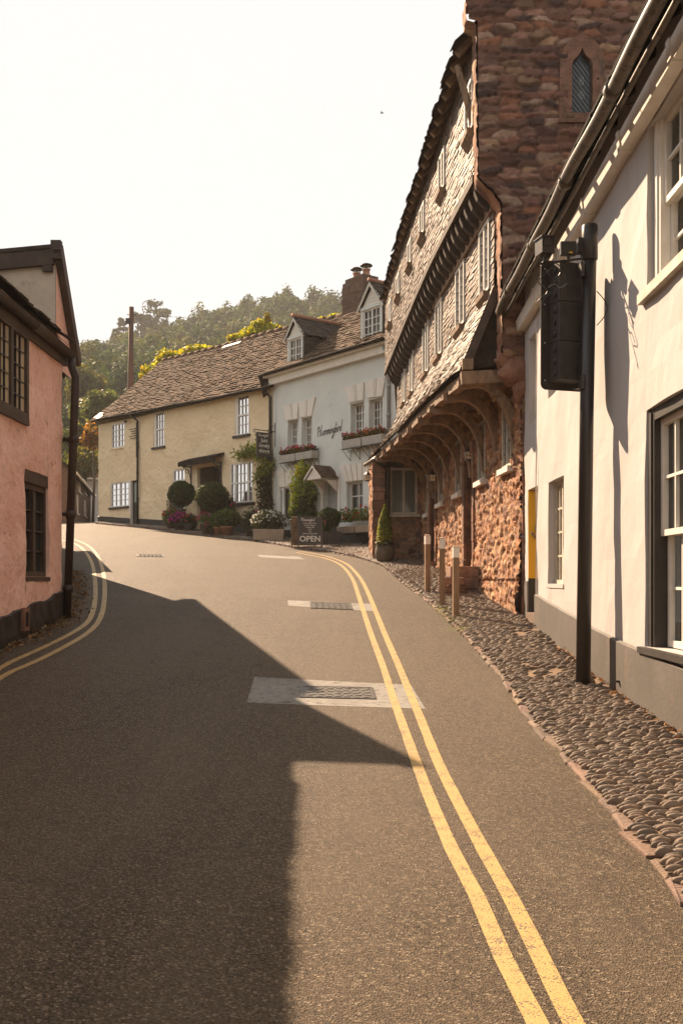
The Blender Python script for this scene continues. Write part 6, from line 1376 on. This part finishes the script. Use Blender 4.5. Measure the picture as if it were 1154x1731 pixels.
flowerpot(FH, 543, 1.25, 'pale pot of red geraniums between the chalkboard and the black planter', .2, .42, 'planter', 'pot', (.36, .26, .60, 700, .045, (.08, .11, .02)), (26, .036, [RED, PNK]))
def board():
    b = plantbase(FC, 424, .9); t = thing('slate_board', 'plain dark board leaning at the foot of the cottage wall', 'board', b); m = MB(); m.box(b+Vector((0, 0, .40)), (.42, .05, .85), .75); o = m.build('panel', M['potstone'], t); bv = o.modifiers.new('bevel', 'BEVEL'); bv.width = .01
board()
def conifer():
    p = P(650, 944, 24.2); x, y = p.x, p.y; b = Vector((x, y, zg(x, y)+.05)); t = thing('potted_conifer', 'golden green conifer in a round stone pot beside the hall pier', 'potted conifer', b)
    pot(t, b, .235, .42, 'potstone', 'round'); n = 6000; h = rngn.random(n)**.8; rr = .22*np.clip(1.15*np.sin(np.clip(h*.92+.12, 0, 1)*math.pi)**.7, 0, 1)*(1-.55*h); a = rngn.random(n)*6.283
    k = rr*(.55+.5*rngn.random(n)); P_ = np.stack([x+k*np.cos(a), y+k*np.sin(a), b.z+.36+1.04*h], -1); N = np.stack([np.cos(a), np.sin(a), .9+0*a], -1)
    leafmesh('foliage', P_, N, rngn.uniform(.6, 1.4, n)*.026, lcol(n, (.24, .25, .035), .55, .3), M['leaf'], t, .4, .8); st = MB(); st.tube([b+Vector((0, 0, .3)), b+Vector((0, 0, 1.2))], .03, 6); st.build('trunk', M['bark'], t)
    q = (x-.10, y-.17, b.z+.47); leaves(t, 'foliage', (x, y-.03, b.z+.44), (.22, .22, .13), 500, .03, (.05, .06, .02)); blooms(t, q, (.16, .12, .06), 9, .018, [ORG, WHT])
conifer()
def window_box(F, x0, x1, y0, y1, d, label, cols, brackets=True, split=2, mat='greybox', fol=(.09, .10, .03), ht=.17, nb=22):
    u0, u1, z0, z1 = F.rect(x0, y0, x1, y1, d); c = F.pt((u0+u1)/2, z0, d/2); t = thing('window_box', label, 'window box', c, 'flower filled window boxes of the pale blue shop')
    for k in range(split):
        a, b = u0+(u1-u0)*k/split+.012, u0+(u1-u0)*(k+1)/split-.012; m = MB(); e = .03
        m.hexa([F.pt(a+e, z0, d-.26), F.pt(b-e, z0, d-.26), F.pt(b-e, z0, d-.02), F.pt(a+e, z0, d-.02), F.pt(a, z1, d-.28), F.pt(b, z1, d-.28), F.pt(b, z1, d), F.pt(a, z1, d)]); m.build('trough', M[mat], t)
        q = F.pt((a+b)/2, z1+ht*.55, d-.14); n = 620; p = rngn.uniform(-1, 1, (n, 3)); U3, N3 = np.array(F.U), np.array(F.n)
        Pp = np.array(q)+p[:, :1]*(b-a)/2*U3+p[:, 1:2]*.15*N3+np.abs(p[:, 2:3])*ht*(.4+.6*np.abs(np.sin(p[:, :1]*5+k)))*np.array((0, 0, 1))-np.array((0, 0, .07))
        leafmesh('foliage', Pp, rdir(n), rngn.uniform(.6, 1.3, n)*.042, lcol(n, fol, .5, .35), M['leaf'], t)
        for _ in range(1):
            m_ = nb; pc = np.array(q)+rngn.uniform(-1, 1, (m_, 1))*(b-a)/2*U3+rngn.uniform(-.2, 1, (m_, 1))*.14*N3+rngn.uniform(.0, 1.0, (m_, 1))*ht*np.array((0, 0, 1)); kk = 6
            pp = np.repeat(pc, kk, 0)+rngn.normal(0, .022, (m_*kk, 3)); cc = np.array(cols)[rngn.integers(0, len(cols), m_)]; leafmesh('blossom', pp, rdir(m_*kk), rngn.uniform(.6, 1.1, m_*kk)*.038, np.repeat(cc, kk, 0), M['petal'], t, .8, 1.2)
    if brackets:
        n = 5
        for k in range(n):
            u = u0+.06+(u1-u0-.12)*k/(n-1); m = MB(); m.tube([F.pt(u, z0-.02, .01), F.pt(u, z0-.02, d+.02)], .011, 5); m.tube([F.pt(u, z0-.36, .01), F.pt(u, z0-.02, d)], .010, 5); m.tube([F.pt(u, z0-.02, .01), F.pt(u, z0-.38, .01)], .011, 5)
            m.tube([F.pt(u, z0-.08-.035*math.cos(i), .10+.035*math.sin(i)) for i in range(7)], .007, 4); m.build('bracket', M['blackm'], t)
        m = MB(); m.tube([F.pt(u0, z0-.02, d), F.pt(u1, z0-.02, d)], .011, 5); m.build('rail', M['blackm'], t)
PK2 = (.50, .07, .16)
window_box(FH, 471, 499, 765, 780, .34, 'pair of grey troughs with pink and orange flowers below the left upper windows', [PK2, RED, ORG]) if False else None
window_box(FH, 471, 527, 766, 778, .34, 'grey troughs with pink and red flowers below the left pair of upper windows', [PK2, RED, (.5, .15, .05)], fol=(.12, .09, .035))
window_box(FH, 576, 645, 739, 753, .36, 'grey troughs with red geraniums below the right pair of upper windows', [RED, ORG, PK2, (.5, .16, .06)], fol=(.14, .10, .035))
window_box(FH, 568, 629, 889, 900, .50, 'pale troughs of bright green leaves and red geraniums under the ground floor window', [RED, RED, ORG], fol=(.15, .17, .03), ht=.42, mat='planter', nb=12)
def vine(F, stem, blobs, label, name='climbing_vine', col=GRN, size=.065, tcol=None):
    u, z = F.uv(*stem[0], .15); b = F.pt(u, z, .15); t = thing(name, label, 'climbing plant', (b.x, b.y, zg(b.x, b.y)+.03)); m = MB(); pts = [F.pt(*F.uv(x, y, .12), .12) for x, y in stem]; pts[0].z = zg(b.x, b.y)
    m.tube(pts, [.05-.03*i/len(pts) for i in range(len(pts))], 6); m.build('stem', M['bark'], t, True); Pq, Nq, Cq = [], [], []
    for (x, y, rx, ry, n, c) in blobs:
        d = .22; u, z = F.uv(x, y, d); s = F.pt(u, z, d).y/FPX; q = F.pt(u, z, d); r = np.array((rx*s, .26, ry*s)); l = rngn.normal(0, .68, (n, 3))*rngn.uniform(.75, 1.25, 3); l = np.clip(l, -2.0, 2.0)
        Pp = np.array(q)+l[:, :1]*r[0]*np.array(F.U)+np.clip(l[:, 1:2], -.6, 1.3)*r[1]*np.array(F.n)+l[:, 2:]*r[2]*np.array((0, 0, 1)); Pq.append(Pp); Nq.append(np.tile(np.array(F.n)+np.array((0, 0, .5)), (n, 1))); Cq.append(lcol(n, c or col, .5, .25))
    Pq, Nq, Cq = map(np.concatenate, (Pq, Nq, Cq)); leafmesh('foliage', Pq, Nq, rngn.uniform(.6, 1.3, len(Pq))*size, Cq, M['leaf'], t, .5, 1.0)
OL = (.19, .21, .04); DK = (.06, .08, .02); SUNLEAF = (.45, .46, .04)  # brightest leaf tone paints sun caught leaves into the colour
vine(FC, [(449, 895), (451, 850), (447, 800), (452, 765), (430, 762), (402, 770)],
     [(405, 770, 6, 6, 90, OL), (415, 766, 9, 7, 200, OL), (428, 762, 10, 9, 280, OL), (440, 755, 8, 10, 230, SUNLEAF), (446, 770, 10, 9, 300, OL), (450, 790, 9, 13, 420, OL), (444, 806, 10, 12, 420, OL), (447, 822, 10, 12, 380, (.085, .08, .025)), (447, 838, 9, 12, 320, (.09, .07, .025)), (450, 855, 8, 12, 260, (.10, .06, .025)), (450, 870, 8, 12, 240, DK)],
     'dark green climber following the drainpipe between the cottage and the blue shop')
vine(FH, [(514, 898), (515, 860), (512, 830), (514, 800), (517, 785)],
     [(515, 790, 5, 8, 120, SUNLEAF), (511, 802, 8, 8, 240, SUNLEAF), (508, 815, 10, 9, 330, SUNLEAF), (519, 820, 13, 10, 380, OL), (507, 832, 9, 10, 330, SUNLEAF), (522, 835, 12, 10, 380, OL), (506, 848, 9, 10, 330, SUNLEAF), (520, 850, 12, 10, 360, (.06, .075, .02)), (503, 862, 8, 9, 300, SUNLEAF), (518, 866, 15, 10, 420, DK), (505, 874, 9, 8, 260, (.14, .16, .02)), (523, 878, 14, 10, 420, DK)],
     'yellow green climber with painted sunlit leaves beside the blue shop door', size=.07)
# ================================================================== telegraph pole, trees, wood, bird
def telegraph():
    x, y = P(217, 700, 52)[:2]; zt = 1.6+(980-519)*52/FPX; x2 = (222.5-CX)/FPX*52; z = zg(x, y); t = thing('telegraph_pole', 'tall brown telegraph pole rising behind the cream cottage', 'telegraph pole', (x, y, z))
    m = MB(); m.tube([(x, y, z-.2), (x+(x2-x)*.6, y, z+6), (x2, y, zt)], [.17, .15, .125], 12); m.build('pole', M['telegraph'], t, True)
    s = MB()
    for k in range(9): zz = zt-1.6-.62*k; xx = x2+(x-x2)*(zt-zz)/(zt-z); s = MB(); s.tube([(xx, y, zz), (xx+(.30 if k % 2 else -.30), y, zz)], .018, 5); s.build('step_iron', M['blackm'], t)
    c = MB(); c.box((x2-.16, y-.08, zt-.75), (.22, .2, .26)); c.tube([(x2-.22, y, zt-.4), (x2+.24, y, zt-.4)], .025, 6); c.build('terminal_box', M['blackm'], t)
    w = MB()
    for (e, sag) in ((Vector((-26, 74, 10.0)), .8), (P(640, 640, 60), 1.2), (P(430, 535, 90)+Vector((60, 0, 0)), 1.0)):
        a = Vector((x2, y, zt-.4)); w.tube([a.lerp(e, k/14)-Vector((0, 0, sag*4*(k/14)*(1-k/14))) for k in range(15)], .009, 4)
    w.tube([(x+.35, y-.02, z), (x2+.1, y, zt-3)], .010, 4); w.build('wire', M['lead'], t)
telegraph()
def tree(name, label, x, y, z0, zc, r, lobes, per, size, col, group=None, trunk=.18, mat='leaf', rl=(.3, .5)):
    t = thing(name, label, 'tree', (x, y, z0), group); m = MB(); m.tube([(x, y, z0-.3), (x+.1, y, (z0+zc)/2), (x, y, zc+r[2]*.3)], [trunk, trunk*.7, trunk*.25], 8)
    for k in range(5): a = k*1.3; m.tube([(x, y, zc-r[2]*.5+.1*k), (x+r[0]*.4*math.cos(a), y+r[1]*.4*math.sin(a), zc), (x+r[0]*.7*math.cos(a), y+r[1]*.7*math.sin(a), zc+r[2]*.35)], [trunk*.4, trunk*.25, .03], 5)
    m.build('trunk', M['bark'], t, True); p, n = crownpts((x, y, zc), r, lobes, per, rl); leafmesh('crown', p, n, rngn.uniform(.6, 1.3, len(p))*size, lcol(len(p), col, .5, .25), M[mat], t, .6, .9); return t
YT = (.36, .33, .03)
for (px, py, Y, rx, rz, lobes, lab) in ((268, 632, 52.5, 1.1, .9, 14, 'lowest yellow green tree showing beside the cottage gable'), (300, 606, 52.5, 1.25, 1.0, 18, 'rounded yellow green tree behind the left end of the cottage ridge'), (345, 594, 52, 1.4, .75, 16, 'wide sunlit tree just above the middle of the cottage ridge'),
        (410, 572, 52, 1.0, .55, 12, 'small sunlit tree behind the right part of the cottage ridge'), (456, 556, 52, 1.6, .72, 18, 'sunlit yellow tree with a leading shoot left of the dormer'), (563, 536, 53, 1.0, .45, 12, 'low sunlit tree behind the chimney of the blue shop')):
    c = P(px, py+6, Y); tree('garden_tree', lab, c.x, c.y, zg(c.x, c.y), c.z, (rx, rx*.8, rz), lobes, 190, .115, YT, 'sunlit trees behind the cottages', .13)
c = P(451, 541, 52); tp = bpy.data.objects[[o.name for o in bpy.data.objects if o.get('label', '').startswith('sunlit yellow tree with')][0]]
leaves(tp, 'leading_shoot', c, (.18, .18, .42), 130, .11, (.24, .18, .02))
c = P(157, 738, 60); tree('orange_tree', 'small tree with orange autumn leaves beside the cottage edge', c.x, c.y, zg(c.x, c.y), c.z, (.8, .7, 1.0), 12, 60, .12, (.22, .11, .03), None, .1)
for (px, py, Y, r, col, lab) in ((135, 752, 78, 1.9, (.085, .10, .028), 'pale green tree low between the pink and cream cottages'), (142, 783, 72, 1.5, (.14, .125, .035), 'yellowish bush above the roof of the brown house'), (160, 700, 95, 2.6, (.075, .095, .03), 'loose pale green tree low on the hill beside the cottage eave'), (175, 690, 92, 2.2, (.11, .12, .035), 'light green tree crown rising beside the cottage roof corner'), (140, 655, 110, 3.0, (.10, .095, .035), 'tall brownish green tree standing in front of the wooded hill')):
    c = P(px, py, Y); z0 = max(zg(c.x, c.y), float(hillz(c.x, c.y))) if Y > 88 else zg(c.x, c.y)
    tree('hedge_tree', lab, c.x, c.y, z0, c.z, (r, r, r*1.05), 22, 170, .15*r/1.6, col, 'trees at the foot of the hill', .16)
def ivy():
    q = [(-4.75, 16.4, 4.1), (-4.9, 16.9, 3.3), (-5.05, 17.8, 2.6)]; o = None
ivy()
def wood():
    rg = np.random.default_rng(5); Ps, Ns, Ss, Cs = [], [], [], []; TV = MB(); n = 0; cand = []
    y = 100.
    while y < 305:
        x = -.46*y
        while x < .24*y: cand.append((x+rg.normal(0, 1.6), y+rg.normal(0, 1.6))); x += 4.0+.005*y
        y += 4.4
    cols = [(.050, .078, .028), (.075, .098, .032), (.130, .130, .036), (.038, .062, .026), (.095, .098, .034), (.060, .086, .032)]
    for (x, y) in cand:
        z = float(hillz(x, y)); h = rg.uniform(7.5, 11); r = rg.uniform(2.0, 3.2); con = rg.random() < .05
        if y < 118: h *= .75
        c = np.array((x, y, z+h*.62)); lobes = 9; per = 46 if y > 150 else 80
        if con: rr = np.array((r*.55, r*.55, h*.55))
        else: rr = np.array((r, r, h*.42))
        k = cols[rg.integers(len(cols))] if not con else (.028, .042, .018); k = np.array(k)*(.75+.5*rg.random())
        p1, n1 = crownpts(c, rr, lobes, per, (.34, .55)); Ps.append(p1); Ns.append(n1); Ss.append(np.full(len(p1), .42 if y > 170 else .36)); Cs.append(lcol(len(p1), k, .35, .12))
        if rg.random() < .4: TV.tube([(x, y, z-.5), (x+rg.normal(0, .3), y, z+h*.7)], [.28, .12], 5)
    P_, N_, S_, C_ = map(np.concatenate, (Ps, Ns, Ss, Cs)); o = leafmesh('wood', P_, N_, S_*rngn.uniform(.6, 1.3, len(S_)), C_, M['woodleaf'], None, .7, .55); tag(o, 'hazy wood of mixed trees covering the hill behind the cottages', 'wood', kind='stuff')
    o = TV.build('wood_trunks', M['bark']); tag(o, 'pale trunks of the trees within the hazy wood on the hill', 'wood', kind='stuff')
wood()
def pine(px, py, Y, h, r, lab):
    c = P(px, py, Y); z0 = float(hillz(c.x, c.y)); t = thing('pine_tree', lab, 'pine tree', (c.x, c.y, z0), 'pines on the skyline'); m = MB(); m.tube([(c.x, c.y, z0-1), (c.x, c.y, c.z)], [.35, .1], 6); Pq, Nq = [], []
    for k in range(16):
        a = rngn.random()*6.28; f = rngn.random(); q = (c.x+r*.8*math.cos(a)*(1-.5*f), c.y+r*.8*math.sin(a), c.z-h*(1-f)); p, n = shell(q, (r*.5, r*.5, r*.22), 50, .6); Pq.append(p); Nq.append(n); m.tube([(c.x, c.y, q[2]-.5), q], [.10, .04], 4)
    m.build('trunk', M['bark'], t); Pq = np.concatenate(Pq); leafmesh('crown', Pq, np.concatenate(Nq), rngn.uniform(.6, 1.2, len(Pq))*.60, lcol(len(Pq), (.045, .062, .026), .35, .1), M['woodleaf'], t, .6, .8)
pine(265, 518, 285, 7.5, 4.6, 'dark spreading pine highest on the skyline right of the telegraph pole'); pine(238, 532, 285, 6.5, 3.4, 'dark pine on the skyline just right of the telegraph pole'); pine(209, 540, 285, 6.5, 1.7, 'thin pointed conifer on the skyline left of the telegraph pole'); pine(199, 553, 285, 4., 1.6, 'small pointed conifer lowest on the skyline left of the telegraph pole')
def bird():
    c = P(645, 191, 60); t = thing('bird', 'tiny dark bird flying high in the open sky left of the hall roof', 'bird', c); m = MB(); m.ball(c, (.10, .03, .035), 8, 6); m.ball(c+Vector((.1, 0, .01)), (.03, .025, .025), 6, 4)
    m.add([c+Vector((.05, 0, 0)), c+Vector((-.05, 0, 0)), c+Vector((-.09, .22, .06)), c+Vector((-.05, -.22, .06))], [(0, 1, 2), (0, 3, 1)]); m.build('body', M['blackm'], t, True)
bird()
# ================================================================== air
def haze():
    m = bpy.data.materials.new('haze'); m.use_nodes = True; nt = m.node_tree; nt.nodes.clear(); o = nt.nodes.new('ShaderNodeOutputMaterial'); v = nt.nodes.new('ShaderNodeVolumePrincipled')
    v.inputs['Color'].default_value = (1., .975, .94, 1); v.inputs['Density'].default_value = .00045; v.inputs['Anisotropy'].default_value = .1; nt.links.new(v.outputs[0], o.inputs['Volume'])
    mb = MB(); mb.box((0, 120, 45.5), (560, 500, 97)); b = mb.build('haze', m); tag(b, 'thin warm haze filling the valley air', 'haze', kind='stuff')
if True: haze()
